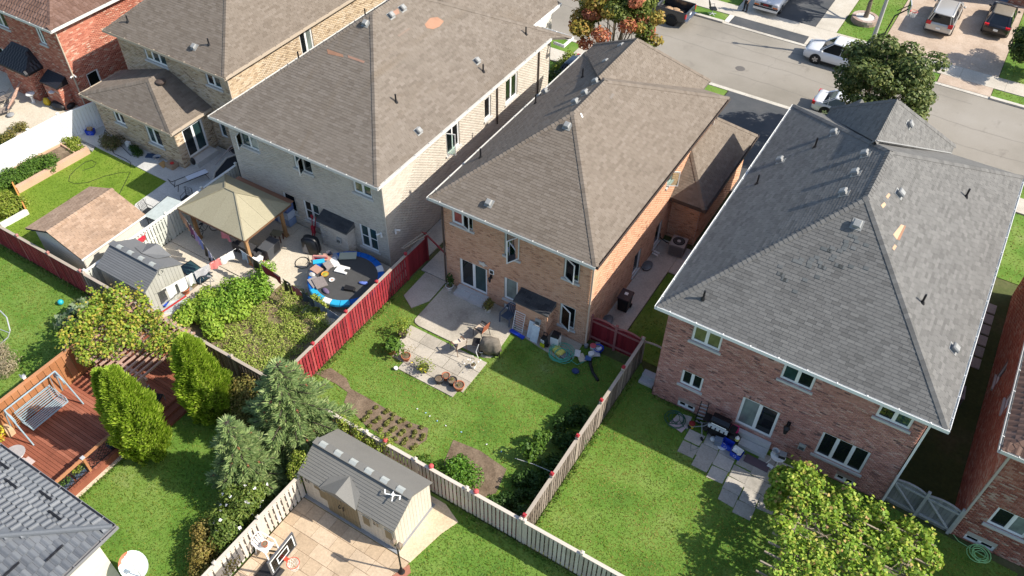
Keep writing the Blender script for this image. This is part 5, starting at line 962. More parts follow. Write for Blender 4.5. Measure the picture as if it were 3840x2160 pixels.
YG = LM('yellow_green_leaf', [(.13, .19, .018), (.2, .27, .03), (.28, .33, .045), (.36, .37, .09)], [0, .4, .8, 1]); MG = LM('mid_green_leaf', [(.05, .12, .014), (.085, .17, .02), (.125, .22, .03)]); DG = LM('dark_green_leaf', [(.025, .07, .012), (.045, .1, .018), (.07, .135, .026)]); OL = LM('olive_leaf', [(.1, .11, .025), (.16, .16, .035), (.22, .2, .05), (.3, .22, .07)])
shrub('olive_shrub', 'dark olive shrub between the single cedar and the big spruce', 'shrub', blobs_at([(-21.6, 13.3), (-20.9, 13.0), (-22.2, 13.6), (-21.0, 12.4)], .55, .9, .6, seed=3), 6000, .1, OL)
shrub('climbing_vine', 'yellow green creeper hanging over the left corner of the big shed', 'vine', blobs_at([(-17.1, 11.7), (-17.0, 12.3), (-17.1, 11.5)], .28, 1.5, .7, .12, 4), 2600, .09, YG, stems=False)
shrub('climbing_vine', 'yellow green creeper on the cream fence behind the big shed', 'vine', blobs_at([(-16.6, 14.3), (-16.0, 14.4), (-15.4, 14.4), (-14.9, 14.4)], .25, 1.4, .5, .15, 5), 2600, .09, YG, stems=False)
# vine roofs on the two pergolas
VINEL = LM('turning_vine_leaf', [(.13, .24, .025), (.23, .34, .035), (.35, .39, .05), (.48, .4, .06), (.36, .24, .12)], [0, .35, .65, .88, 1], .3); VINED = LM('grape_leaf', [(.12, .23, .022), (.22, .36, .035), (.33, .44, .055), (.46, .47, .09), (.48, .28, .12)], [0, .35, .72, .93, 1], .3)
def vine(label, poly, z, dz, n, leaf, mat, base, holes=(), seed=0, spill=(), thin=.25):
    t = thing('grape_vine', label, 'vine', base); g = np.random.default_rng(seed); X, Y = scatter(poly, n/15, holes); d = np.sin(X*2.1+seed)*np.sin(Y*2.6+1+seed)+.7*np.sin(X*4.7+Y*3.9)+.5*g.normal(size=len(X)); k = d > -.6+thin*.6; X, Y, d = X[k], Y[k], d[k]; C = np.stack([X, Y, z+dz*np.clip(.35+.3*d+.25*g.normal(size=len(X)), -.15, 1.3)], 1); m = (6+18*g.random(len(C))).astype(int); C = np.repeat(C, m, 0); q = g.normal(size=C.shape); P = C+q*np.array([.12, .12, .1]); N = unit(len(P))*.7+q*.35+np.array([0, 0, .85]); N /= np.linalg.norm(N, axis=1, keepdims=True); X, Y = P[:, 0], P[:, 1]
    if len(spill): p2, n2 = blob_pts(spill, int(1800*len(spill)), .3); P = np.concatenate([P, p2]); N = np.concatenate([N, n2])
    quads_obj('foliage', leaf_quads(P, N, leaf*(.6+.7*rng.random(len(P))), .8), mat, t); mb = MB(); b = Vector(base); pp = list(zip(X, Y)); mb.tube([b, b+Vector((.1, .1, 1.2)), b+Vector((0, 0, z))], [.06, .05, .04], 6)
    for i in range(60):
        q = pp[int(g.integers(len(pp)))]; r = pp[int(g.integers(len(pp)))]; a = Vector((q[0], q[1], z)); e = Vector((q[0]+(r[0]-q[0])*.35, q[1]+(r[1]-q[1])*.35, z+.1)); mb.tube([a, (a+e)/2+Vector((g.normal()*.1, g.normal()*.1, .12)), e], [.03, .022, .012], 4)
    part('stem', mb, BARK, t, world=True); return t
vine('yellowing vine spread over the pergola at the far end of the deck', [(-29.9, 10.3), (-30.6, 11.8), (-31.2, 13.2), (-30.4, 13.9), (-29.3, 14.5), (-27.7, 14.2), (-25.8, 14.0), (-24.9, 12.9), (-25.4, 12.2), (-27.0, 11.9), (-27.2, 11.2), (-28.2, 10.6)], 2.4, .55, 520, .14, VINEL, (-29.2, 13.6, .4), seed=2, spill=[(-25.3, 13.3, 1.9, .5, .5, .6), (-25.0, 13.6, 1.3, .45, .4, .7), (-30.6, 13.2, 2.2, .6, .6, .4), (-29.8, 11.6, 2.1, .4, .6, .4), (-28.6, 10.6, 2.2, .5, .3, .35)], thin=.1)
DV = [(.35, 18.9), (.55, 20.3), (.2, 21.4), (.3, 22.0), (1.1, 22.2), (2.2, 21.9), (3.3, 21.85), (4.2, 21.4), (5.0, 21.9), (5.8, 21.7), (5.75, 20.9), (5.1, 20.5), (5.9, 19.9), (6.0, 15.8), (1.3, 15.9), (1.0, 17.4), (1.15, 18.4)]
vine('big yellow green grape vine covering the weathered pergola, bottom right', DV, 2.32, .45, 480, .15, VINED, (1.3, 21.2, 0), [R4(3.55, 4.15, 20.6, 21.3), R4(.95, 1.45, 20.2, 20.55)], 4, [(.2, 21.5, 1.8, .6, .5, .6), (.15, 20.9, 1.2, .4, .45, .6), (5.2, 21.9, 1.6, .8, .4, .6), (3.9, 22.3, .8, .7, .4, .6), (1.6, 22.7, .7, .8, .35, .5), (5.9, 20.9, 2.1, .5, .5, .4)], .12)
# vegetable plot
g = np.random.default_rng(12)
tall = [G(px, py, .5) for px, py in [(985, 1020), (960, 1065), (905, 1085), (860, 1090), (900, 1120), (850, 1140), (800, 1150), (945, 1100), (990, 1090), (760, 1120), (740, 1160), (700, 1180), (770, 1190), (840, 1180), (900, 1160), (800, 1230)]]
shrub('bean_row', 'tall leafy bean plants climbing at the upper edge of the vegetable plot', 'vegetables', blobs_at(tall[:9], .42, .62, .45, .18, 6), 9000, .12, LM('bean_leaf', [(.12, .26, .024), (.2, .36, .035), (.3, .44, .06)]))
shrub('squash_bed', 'bright green squash plants at the left end of the vegetable plot', 'vegetables', blobs_at(tall[9:], .45, .45, .35, .2, 7), 8000, .15, LM('squash_leaf', [(.17, .3, .028), (.26, .4, .04), (.36, .46, .065)]))
low = [G(px, py, .1) for px, py in [(830, 1330), (880, 1300), (930, 1340), (980, 1300), (1020, 1250), (1080, 1260), (1130, 1230), (1180, 1200), (1050, 1330), (1000, 1370), (900, 1370), (1090, 1150), (1140, 1170), (870, 1260), (1040, 1370), (1100, 1330), (1150, 1290), (1220, 1220), (960, 1250), (1060, 1190), (900, 1235), (1000, 1185), (1045, 1115), (1100, 1105), (950, 1165)]]
shrub('ground_creeper', 'low yellow green weeds covering the near half of the vegetable plot', 'weeds', blobs_at(low, .5, .12, .13, .3, 8), 12000, .09, LM('weed_leaf', [(.19, .29, .04), (.29, .39, .06), (.37, .43, .09), (.44, .44, .15)]), stems=False)
shrub('sapling', 'thin sapling with yellow green leaves beside the trampoline rim', 'plant', blobs_at([G(1195, 1130, .9), G(1180, 1115, 1.0), G(1215, 1150, .7)], .22, .85, .2, .08, 9), 500, .13, YG)
# middle garden: shaded plants along the grey fence, round bush, seedlings
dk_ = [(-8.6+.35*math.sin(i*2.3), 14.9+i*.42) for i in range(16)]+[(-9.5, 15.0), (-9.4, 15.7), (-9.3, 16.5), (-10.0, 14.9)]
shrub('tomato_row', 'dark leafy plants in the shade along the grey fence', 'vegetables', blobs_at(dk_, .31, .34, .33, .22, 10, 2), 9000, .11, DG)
for i, (px, py) in enumerate(((2027, 1645), (1990, 1693))): p = G(px, py, .5); shrub('tall_weed', 'pale sunlit plant standing by the shaded row, %s of two' % ['farther', 'nearer'][i], 'plant', blobs_at([(p.x, p.y)], .3, .7, .25, .12, 20+i, 4), 420, .15, MG, group='pale plants by the shaded row')
shrub('round_bush', 'bright green bush on the bare soil behind the cream fence', 'shrub', blobs_at([(-11.75, 15.25), (-11.3, 15.5), (-12.0, 15.6), (-11.6, 15.0)], .5, .5, .42, .2, 11), 5200, .11, LM('lush_leaf', [(.06, .16, .014), (.1, .23, .022), (.17, .31, .035)]))
shrub('small_bush', 'small darker bush at the left foot of the round bright bush', 'shrub', blobs_at([(-12.9, 15.0)], .35, .3, .25, .15, 13), 1100, .1, MG)
sd_ = []
for r_ in range(9):
    a = Vector((-17.2+r_*.46, 14.7, 0))
    for k in range(12): sd_.append((a.x+k*.03+g.normal()*.05, 14.5+k*.27+g.normal()*.05, .07, .11, .11, .08))
sd_ = [s for s in sd_ if inpoly(np.array([s[0]]), np.array([s[1]]), SOILP[0])[0]]
shrub('seedling_rows', 'rows of low seedlings on the soil bed behind the big shed', 'vegetables', sd_, 2600, .08, LM('seedling_leaf', [(.13, .16, .03), (.2, .22, .05), (.27, .27, .08)]), stems=False)
# neat lawn beds
for lab, pts, r, z, n, m, s in (('light green lettuce in the far end of the raised bed', [(276, 560), (262, 548), (295, 572)], .35, .25, 1800, YG, 30), ('leafy greens in the middle of the raised bed along the white fence', [(185, 622), (155, 628), (130, 640), (200, 640), (110, 648)], .5, .35, 5200, MG, 31), ('leafy greens at the near end of the raised bed', [(95, 660), (70, 672), (50, 665), (30, 690), (85, 690)], .45, .3, 4000, MG, 32), ('yellow green plants in the corner bed by the red fence', [(20, 760), (50, 775), (35, 800), (70, 785), (10, 800), (0, 770)], .5, .35, 4500, YG, 33)):
    shrub('vegetable_patch', lab, 'vegetables', blobs_at([G(*p) for p in pts], r, z, z*.9, .15, s), n, .12, m, stems=False)
shrub('dry_shrub', 'brownish green shrub against the wall of the cream house wing', 'shrub', blobs_at([G(395, 530, .4), G(420, 538, .4), G(440, 530, .4)], .35, .45, .35, .12, 34), 2600, .09, LM('dry_leaf', [(.14, .12, .05), (.2, .16, .08), (.1, .14, .03)])); shrub('small_bush', 'low dark green bush beside the white downpipe of the cream house wing', 'shrub', blobs_at([G(500, 562, .2), G(515, 566, .2)], .28, .25, .2, .08, 35), 1100, .09, DG)
shrub('squash_plant', 'pale leaved squash plant climbing by the red fence and deck', 'vegetables', blobs_at([G(290, 1165, .5), G(270, 1200, .4), G(310, 1140, .6), G(255, 1215, .3)], .4, .5, .35, .15, 36), 420, .34, LM('silvery_leaf', [(.2, .27, .14), (.3, .36, .24), (.12, .22, .05)]), aspect=.9)
shrub('dry_grass_clump', 'round straw coloured clump on the lawn at the left edge', 'plant', blobs_at([G(10, 1370), G(35, 1400), G(0, 1330)], .5, .3, .3, .2, 37), 3000, .14, LM('straw', [(.35, .28, .18), (.45, .38, .26), (.3, .28, .14)]), aspect=.2)
shrub('border_plants', 'straggly plants along the white fence on the red house side', 'plant', blobs_at([G(40, 520), G(10, 535), G(60, 500), G(85, 490)], .35, .3, .3, .15, 38), 1600, .1, OL)
# street trees
MAPR = [(LM('maple_green_leaf', [(.07, .11, .02), (.13, .17, .03), (.2, .22, .045)]), .5), (LM('maple_gold_leaf', [(.24, .22, .04), (.33, .26, .05), (.38, .22, .06)]), .28), (LM('maple_red_leaf', [(.36, .1, .06), (.46, .16, .09), (.5, .24, .1), (.4, .12, .08)]), .22)]
tree('red_maple', 'maple turning red and gold in the front garden beyond the middle house', 'tree', (-20.2, 46.2, 0), (-19.9, 45.6, 5.4), (3.1, 3.0, 2.9), 15000, .22, None, .14, 60, (.4, .8), 4, MAPR)
tree('green_maple', 'dense dark green maple by the kerb beyond the grey roofed house', 'tree', (-3.5, 48.2, 0), (-3.35, 47.9, 4.7), (3.0, 3.0, 3.2), 17000, .22, LM('deep_maple_leaf', [(.05, .085, .022), (.095, .14, .035), (.17, .21, .06), (.26, .27, .1)], [0, .35, .75, 1]), .15, 64, (.45, .85), 7)
tree('locust_tree', 'yellow green tree with a stone ring at its foot, cut by the top edge', 'tree', (-7.9, 65.3, .2), (-8.2, 66.2, 5.6), (2.7, 2.4, 2.2), 8000, .2, YG, .2, 30, (.4, .8), 9)
tree('spreading_shrub_tree', 'dark green bushy tree at the right edge across the street', 'tree', (3.9, 64.6, 0), (4.1, 64.0, 2.6), (1.7, 2.6, 2.3), 9000, .2, LM('yew_leaf', [(.03, .06, .016), (.06, .1, .025), (.12, .16, .04)]), .12, 34, (.4, .8), 11, low=-.9)
shrub('front_shrub', 'bright green shrub by the front corner of the pale buff house', 'shrub', blobs_at([G(2120, 245, .5), G(2140, 225, .5), G(2100, 262, .5)], .5, .6, .45, .15, 40), 2200, .13, YG)
shrub('front_hedge', 'dark green hedge behind the maple in the far left front garden', 'shrub', blobs_at([(-22.9, 43.6), (-22.4, 44.4), (-23.3, 42.9)], .7, .9, .7, .2, 41), 4000, .16, DG)
# ================================================================ VEHICLES AND STREET FURNITURE
def paint(name, c, metal=.0, rough=.25):
    t = NT(name); t.col(c); t.p.inputs['Coat Weight'].default_value = .6; t.p.inputs['Coat Roughness'].default_value = .08; return t.rough(rough, metal, .5)
PWHITE = paint('white_car_paint', (.72, .73, .75)); PSILV = paint('silver_car_paint', (.5, .49, .46), .35, .3); PBLACK = paint('black_car_paint', (.012, .012, .016)); PGREY = paint('graphite_car_paint', (.05, .053, .06), .3); PNAVY = paint('navy_car_paint', (.015, .025, .05))
TAIL = flat('red_lamp_lens', (.5, .012, .02), .15); HEADL = flat('clear_lamp_lens', (.5, .52, .55), .12, .3); AMBER = flat('amber_lens', (.7, .18, .02), .2); CHROME = flat('chrome', (.7, .7, .72), .12, 1.)
def swapyz(mb): mb.v = [(p[0], p[2], p[1]) for p in mb.v]; mb.f = [f[::-1] for f in mb.f]; return mb
def wheel(t, x, y, r, w, s):
    o = part('wheel', swapyz(MB().lathe([(r*.6, -w/2), (r*.95, -w/2), (r, -w*.3), (r, w*.3), (r*.95, w/2), (r*.6, w/2)], 20)), TYRE, t, True); o.location = (x, y, r)
    mb = swapyz(MB().lathe([(r*.64, 0), (r*.64, w*.5), (r*.56, w*.46), (r*.52, w*.3)], 20, cap=False))
    mb2 = MB()
    for k in range(5):
        a = k*1.2566; c, q = math.cos(a), math.sin(a); mb2.bar((c*.03, w*.44, q*.03), (c*r*.58, w*.44, q*r*.58), .1*r/.35, .03, up=(0, 1, 0))
    mb.add(mb2.v, mb2.f); mb.add([(p[0], p[1]*.0+w*.2, p[2]) for p in swapyz(MB().lathe([(r*.6, 0), (.01, .0)], 14)).v], []); mb.v = [(p[0], p[1]*s, p[2]) for p in mb.v]; part('rim', mb, RIM, o)
def car(name, label, cat, loc, rz, L, W, H, pm, belt=.95, hood=.95, wsb=.2, wst=-.02, rst=-.44, rsb=-.5, zb=.25, r=.35, fb=.18, wb=.29, trunk=None, plate=True, group='vehicles on the street', roofrails=False, glass=None, tailh=None, roofm=None):
    """x forward; positions are fractions of the length measured from the middle"""
    t = thing(name, label, cat, loc, rz, group); hw = W/2; st = [(.5, .78, .38, .66), (.485, .9, .28, hood*.8), (.42, .98, zb, hood*.93), (.3, 1, zb, hood), (wsb, 1, zb, belt), (0, 1, zb, belt), (-.3, 1, zb, belt), (-.44, .985, zb, trunk or belt), (-.488, .93, .3, (trunk or belt)*.97), (-.5, .86, .4, (trunk or belt)*.82)]
    rings = []
    for f, k, a, b in st:
        h = hw*k; x = f*L; rings.append([(x, -h*.9, a), (x, h*.9, a), (x, h*.985, a+.1), (x, h, a+(b-a)*.55), (x, h*.965, b-.06), (x, h*.88, b), (x, -h*.88, b), (x, -h*.965, b-.06), (x, -h, a+(b-a)*.55), (x, -h*.985, a+.1)])
    part('body', MB().loft(rings), pm, t, True)
    def ring(xf, xr, h, z, n=.06): return [(xf, -h*.72, z), (xf-n*L*.2, -h, z), (xr+n*L*.2, -h, z), (xr, -h*.8, z), (xr, h*.8, z), (xr+n*L*.2, h, z), (xf-n*L*.2, h, z), (xf, h*.72, z)]
    b0 = ring(wsb*L, rsb*L*.99, hw*.93, belt-.02); b1 = ring(wst*L, rst*L, hw*.73, H-.07); part('glazing', MB().loft([b0, b1]), glass or CARGL, t)
    part('roof', MB().loft([ring(wst*L+.03, rst*L-.03, hw*.755, H-.075), ring(wst*L, rst*L, hw*.75, H-.03), ring(wst*L-.12, rst*L+.1, hw*.62, H)]), roofm or pm, t, True)
    mb = MB()
    for i, j in ((0, 0), (1, 1), (2, 2), (3, 3), (4, 4), (5, 5), (6, 6), (7, 7)): mb.bar(b0[i], b1[j], .07, .05, up=(1, 0, 0))
    for s in (-1, 1):
        for f in (-.06, -.29): mb.bar((f*L+.05, s*hw*.935, belt-.02), (f*L-.02, s*hw*.735, H-.07), .06, .03, up=(1, 0, 0))
    part('pillar', mb, pm, t)
    for s in (-1, 1):
        m = part('mirror', MB().sphere(((wsb-.05)*L, s*(hw+.1), belt+.05), .11, 8, 5, (.7, 1, .75)), pm, t, True)
        part('headlight', MB().loft([[(L*.47, s*hw*.9, hood*.66), (L*.47, s*hw*.55, hood*.62), (L*.47, s*hw*.55, hood*.8), (L*.47, s*hw*.9, hood*.84)], [(L*.494, s*hw*.82, hood*.67), (L*.503, s*hw*.52, hood*.64), (L*.503, s*hw*.52, hood*.78), (L*.494, s*hw*.82, hood*.82)]]), HEADL, t)
        z0, z1 = tailh or ((trunk or belt)*.72, (trunk or belt)*.95); part('taillight', MB().box(-L*.503, -L*.46, min(s*hw*.62, s*hw*.96), max(s*hw*.62, s*hw*.96), z0, z1), TAIL, t)
        part('door_handle', MB().box(-L*.1, -L*.1+.16, s*hw*1.0-.01, s*hw*1.0+.02, belt-.2, belt-.16), pm, t); part('sill', MB().box(-L*.3, L*.28, s*hw*.9-.05, s*hw*.9+.1, zb-.05, zb+.08), BLACK, t)
        for f in (wb, -wb):
            part('wheel_arch', swapyz(MB().lathe([(r*1.16, -.05), (r*1.16, .05), (r*.9, .055), (.02, .055)], 18)), BLACK, t).location = (f*L, s*(hw-.03), r*1.02)
            wheel(t, f*L, s*(hw-.07), r, .22, s)
        if roofrails: part('roof_rail', MB().bar((wst*L-.2, s*hw*.66, H+.02), (rst*L+.2, s*hw*.66, H+.02), .04, .04), GALV, t)
    part('front_bumper', MB().box(L*.46, L*.502, -hw*.7, hw*.7, .3, .42), BLACK, t); part('rear_bumper', MB().box(-L*.505, -L*.46, -hw*.88, hw*.88, .33, .45), BLACK if pm is not PWHITE else GREYP, t); part('grille', MB().box(L*.49, L*.504, -hw*.42, hw*.42, .5, hood*.74), BLACK, t)
    if plate: part('number_plate', MB().box(-L*.512, -L*.5, -.16, .16, .6, .74), WHITE, t)
    return t
car('parked_suv', 'white compact SUV parked along the far kerb by the lamp pole', 'car', (-7.95, 58.05, .0), math.pi, 4.6, 1.86, 1.76, PWHITE, belt=1.04, hood=1.04, wsb=.27, wst=.1, rst=-.42, rsb=-.47)
car('parked_sedan', 'white sedan parked by the near kerb half hidden under the dark maple', 'car', (-5.35, 51.75, 0), 0, 4.6, 1.8, 1.45, PWHITE, belt=.9, hood=.85, wsb=.2, wst=.04, rst=-.22, rsb=-.38, trunk=.95)
car('parked_minivan', 'silver minivan seen from behind on the pink driveway', 'car', (-2.75, 68.2, .05), math.pi/2, 4.95, 1.96, 1.76, PSILV, belt=1.1, hood=1.05, wsb=.25, wst=.08, rst=-.47, rsb=-.495, roofrails=True, tailh=(.85, 1.12))
car('parked_hatchback', 'black crossover seen from behind on the pink driveway near the right edge', 'car', (.95, 70.1, .05), math.pi/2, 4.6, 1.86, 1.6, PBLACK, belt=1.02, hood=1.0, wsb=.22, wst=.05, rst=-.32, rsb=-.47, tailh=(.9, 1.02), roofm=flat('painted_beige_reflection', (.22, .19, .15), .25))  # black car: beige reflection on its roof is painted into the colour
car('parked_sedan', 'dark navy car on the pale driveway hidden behind the red maple', 'car', (-22.6, 45.4, .04), -math.pi/2, 4.6, 1.8, 1.48, PNAVY, belt=.92, hood=.88, wsb=.2, wst=.04, rst=-.24, rsb=-.4, trunk=.96)
# pickup
t = thing('pickup_truck', 'graphite pickup truck with an open bed parked at the far kerb beyond the maple', 'pickup', (-22.0, 57.55, 0), math.pi, 'vehicles on the street'); hw = .98
def bx(n, m, *b): return part(n, MB().box(*b), m, t)
rg = lambda x, h, a, b: [(x, -h*.92, a), (x, h*.92, a), (x, h, a+.12), (x, h, b-.08), (x, h*.93, b), (x, -h*.93, b), (x, -h, b-.08), (x, -h, a+.12)]
part('body', MB().loft([rg(2.85, .8, .5, .95), rg(2.75, .95, .42, 1.08), rg(1.4, hw, .4, 1.15), rg(-.35, hw, .4, 1.12)]), PGREY, t, True); part('cab_glass', MB().loft([[(1.35, -.88, 1.1), (1.35, .88, 1.1), (-.3, .88, 1.1), (-.3, -.88, 1.1)], [(.6, -.7, 1.82), (.6, .7, 1.82), (-.2, .7, 1.82), (-.2, -.7, 1.82)]]), CARGL, t); bx('roof', PGREY, -.25, .62, -.72, .72, 1.82, 1.88)
for s in (-1, 1): bx('bed_side', PGREY, -2.85, -.36, s*.93-.05, s*.93+.05, .5, 1.2); bx('bed_cap', BLACK, -2.85, -.36, s*.93-.06, s*.93+.06, 1.2, 1.225); bx('taillight', TAIL, -2.88, -2.78, s*.93-.07, s*.93+.07, .82, 1.14)
bx('tailgate', PGREY, -2.86, -2.78, -.86, .86, .62, 1.18); bx('bed_floor', BLACK, -2.8, -.36, -.88, .88, .55, .62); bx('rear_bumper', CHROME, -3.0, -2.86, -.9, .9, .45, .6); bx('number_plate', WHITE, -2.875, -2.86, -.16, .16, .78, .92)
for x in (1.85, -1.75):
    for s in (-1, 1): part('wheel_arch', swapyz(MB().lathe([(.5, -.05), (.5, .04), (.36, .05), (.02, .05)], 18)), BLACK, t).location = (x, s*.95, .45); wheel(t, x, s*.92, .41, .26, s)
solo('cargo_pile', 'brown and black bundles lying in the pickup bed', 'bundle', MB().sphere((-.5, 0, .12), .3, 8, 5, (1.2, 1, .5)).sphere((0, .15, .1), .28, 8, 5, (1.3, 1, .45)).sphere((.5, -.1, .1), .22, 8, 5, (1, 1, .5)), flat('cardboard_brown', (.4, .26, .15), .8, var=.4, scale=3), (-20.4, 57.6, .62))
# van, only its nose in view
t = thing('delivery_van', 'white van facing the road with chrome grille, cut by the top edge', 'van', (-14.75, 64.75, .05), -math.pi/2, 'vehicles on the street'); rg = lambda x, h, a, b: [(x, -h*.94, a), (x, h*.94, a), (x, h, a+.12), (x, h, b-.1), (x, h*.92, b), (x, -h*.92, b), (x, -h, b-.1), (x, -h, a+.12)]
part('body', MB().loft([rg(2.8, .86, .45, .98), rg(2.72, .97, .38, 1.08), rg(1.9, 1.0, .36, 1.2), rg(1.88, 1.0, .36, 1.22), rg(-2.8, 1.0, .36, 1.25)]), PWHITE, t, True); part('windscreen', MB().loft([[(1.88, -.95, 1.2), (1.88, .95, 1.2), (1.5, .95, 1.2), (1.5, -.95, 1.2)], [(1.2, -.85, 2.0), (1.2, .85, 2.0), (1.0, .85, 2.0), (1.0, -.85, 2.0)]]), CARGL, t); part('cargo_box', MB().loft([[(1.2, -.98, 1.2), (1.2, .98, 1.2), (1.1, .88, 2.1), (1.1, -.88, 2.1)], [(-2.8, -.98, 1.2), (-2.8, .98, 1.2), (-2.8, .88, 2.1), (-2.8, -.88, 2.1)]]), PWHITE, t)
part('grille', MB().box(2.78, 2.83, -.5, .5, .68, .96), CHROME, t); part('grille_mesh', MB().box(2.815, 2.84, -.44, .44, .72, .92), BLACK, t); part('bumper', MB().box(2.74, 2.92, -.95, .95, .4, .58), flat('white_bumper', (.66, .66, .64), .4), t); part('bumper_trim', MB().box(2.74, 2.9, -.96, .96, .585, .64), BLACK, t)
for s in (-1, 1): part('headlight', MB().box(2.74, 2.82, min(s*.54, s*.9), max(s*.54, s*.9), .82, .96), HEADL, t); part('indicator', MB().box(2.74, 2.825, min(s*.54, s*.92), max(s*.54, s*.92), .68, .78), AMBER, t); part('mirror', MB().box(1.5, 1.7, min(s*1.05, s*1.3), max(s*1.05, s*1.3), 1.3, 1.65), BLACK, t); [wheel(t, x, s*.9, .38, .24, s) for x in (1.9, -1.7)]
def text(body, size, mat, parent, M, name='lettering', ext=.004):
    cu = bpy.data.curves.new(name, 'FONT'); cu.body = body; cu.size = size; cu.extrude = ext; cu.align_x = 'CENTER'; cu.align_y = 'CENTER'; o = bpy.data.objects.new('tmp_text', cu); COL.objects.link(o); bpy.context.view_layer.update(); me = bpy.data.meshes.new_from_object(o); bpy.data.objects.remove(o); me.name = name; me.materials.clear(); me.materials.append(mat); return link(name, me, parent, M)
text('GMC', .2, flat('red_badge', (.6, .02, .03), .3), t, Matrix(((0, 0, 1, 2.845), (1, 0, 0, 0), (0, 1, 0, .82), (0, 0, 0, 1))))
# person standing by the van: one skinned body with clothes over it
def skin(name, vs, es, rs, mat, parent, sub=2):
    me = bpy.data.meshes.new(name); me.from_pydata(vs, es, []); o = bpy.data.objects.new(name, me); COL.objects.link(o); m = o.modifiers.new('s', 'SKIN'); sv = me.skin_vertices[0].data
    for i, r in enumerate(rs): sv[i].radius = (r, r) if not isinstance(r, tuple) else r
    sv[0].use_root = True; o.modifiers.new('d', 'SUBSURF').levels = sub; bpy.context.view_layer.update(); dg = bpy.context.evaluated_depsgraph_get(); ev = bpy.data.meshes.new_from_object(o.evaluated_get(dg)); bpy.data.objects.remove(o); ev.name = name; ev.materials.clear(); ev.materials.append(mat); ev.polygons.foreach_set('use_smooth', [True]*len(ev.polygons)); return link(name, ev, parent)
t = thing('person', 'person in dark trousers and light top standing beside the white van', 'person', (-16.2, 61.75, .05), -2.0); SK = flat('skin_tone', (.42, .25, .17), .55, var=.05); DKT = flat('dark_trousers', (.016, .016, .02), .85); TOP = flat('light_grey_shirt', (.42, .42, .43), .85)
V = [(0, 0, .95), (0, 0, 1.12), (0, 0, 1.32), (0, 0, 1.46), (.01, 0, 1.55), (.03, 0, 1.64), (.03, 0, 1.74), (0, .1, .9), (.02, .11, .5), (-.02, .12, .09), (.1, .13, .04), (0, -.1, .9), (.05, -.12, .5), (.02, -.14, .09), (.14, -.16, .04), (0, .2, 1.42), (-.02, .26, 1.15), (.1, .24, .92), (.18, .22, .86), (0, -.2, 1.42), (-.03, -.27, 1.15), (.1, -.25, .93), (.18, -.23, .87)]
E_ = [(0, 1), (1, 2), (2, 3), (3, 4), (4, 5), (5, 6), (0, 7), (7, 8), (8, 9), (9, 10), (0, 11), (11, 12), (12, 13), (13, 14), (3, 15), (15, 16), (16, 17), (17, 18), (3, 19), (19, 20), (20, 21), (21, 22)]
skin('body', V, E_, [.14, .13, .15, .1, .055, .09, .085, .09, .06, .04, .035, .09, .06, .04, .035, .07, .045, .032, .035, .07, .045, .032, .035], SK, t)
skin('trousers', [V[i] for i in (0, 7, 8, 9, 11, 12, 13)]+[(0, 0, 1.03)], [(0, 1), (1, 2), (2, 3), (0, 4), (4, 5), (5, 6), (0, 7)], [.165, .12, .085, .07, .12, .085, .07, .155], DKT, t)
skin('shirt', [V[i] for i in (1, 2, 3, 15, 16, 19, 20)]+[(0, 0, .98)], [(0, 1), (1, 2), (2, 3), (3, 4), (2, 5), (5, 6), (0, 7)], [.155, .175, .12, .095, .065, .095, .065, .165], TOP, t)
part('hair', MB().sphere((.0, 0, 1.73), .115, 10, 6, (1, .95, .9)), BLACK, t, True)
for s in (1, -1):
    part('shoe', MB().sphere((.05 if s > 0 else .09, s*.125-(.02 if s < 0 else 0), .045), .12, 10, 6, (1.1, .5, .42)), BLACK, t, True)
    mb = MB()
    for q in range(4): mb.tube([(.17, s*.22+(q-1.5)*.016, .86), (.21, s*.22+(q-1.5)*.018, .81), (.2, s*.22+(q-1.5)*.018, .775)], [.008, .008, .006], 5)
    mb.tube([(.16, s*.2, .87), (.19, s*.175, .84), (.2, s*.17, .81)], [.01, .009, .007], 5); part('finger', mb, SK, t, kind='stuff')
part('face', MB().sphere((.125, .035, 1.68), .012, 6, 4).sphere((.125, -.035, 1.68), .012, 6, 4).sphere((.135, 0, 1.645), .02, 6, 4, (1, .8, 1.4)).box(.112, .12, -.025, .025, 1.595, 1.603), flat('face_features', (.16, .07, .06), .6), t)
# lamp pole on the far verge
t = thing('street_lamp', 'tall grey concrete lamp pole on the far verge behind the white SUV', 'lamp post', (-6.25, 59.75, 0)); part('pole', MB().tube([(0, 0, 0), (0, 0, 4), (0, 0, 8.)], [.17, .13, .07], 10), flat('aged_concrete', (.38, .37, .34), .9, var=.2), t); part('lamp_head', MB().sphere((0, 0, 8.1), .16, 10, 5, (1, 1, 1.3)), GALV, t); part('band', MB().lathe([(.145, 0), (.155, .02), (.155, .1), (.145, .12)], 10, (0, 0, 6.1)), BLACK, t)
# stone ring round the tree, planter rocks, office chair, hoop
rg_ = thing('stone_ring', 'round tree ring of pinkish stone blocks at the foot of the yellow green tree', 'planter', (-7.9, 65.3, 0)); STB = pieces('pinkish_stone', [(.34, .24, .2), (.42, .32, .27), (.48, .4, .35)], .9)
for j in range(2):
    bm = MB().loft([[(1.0*math.cos(a), 1.0*math.sin(a), z) for a, z in ((-.19, 0), (.19, 0), (.19, .2), (-.19, .2))], [(.72*math.cos(a), .72*math.sin(a), z) for a, z in ((-.19, 0), (.19, 0), (.19, .2), (-.19, .2))]]).mesh('stone', STB)
    for k in range(16): link('stone', bm, rg_, Matrix.Translation((0, 0, j*.205)) @ Matrix.Rotation(k*.3927+j*.2, 4, 'Z'))
part('pebbles', MB().lathe([(.72, .36), (.01, .4)], 16, cap=False), ground('white_pebbles', [(.4, .38, .36), (.55, .53, .5), (.66, .65, .63)], [.3, .5, .7], 8, 24), rg_)
t = thing('office_chair', 'black office chair left out on the verge near the pickup', 'chair', (-18.2, 59.9, .02), .6)
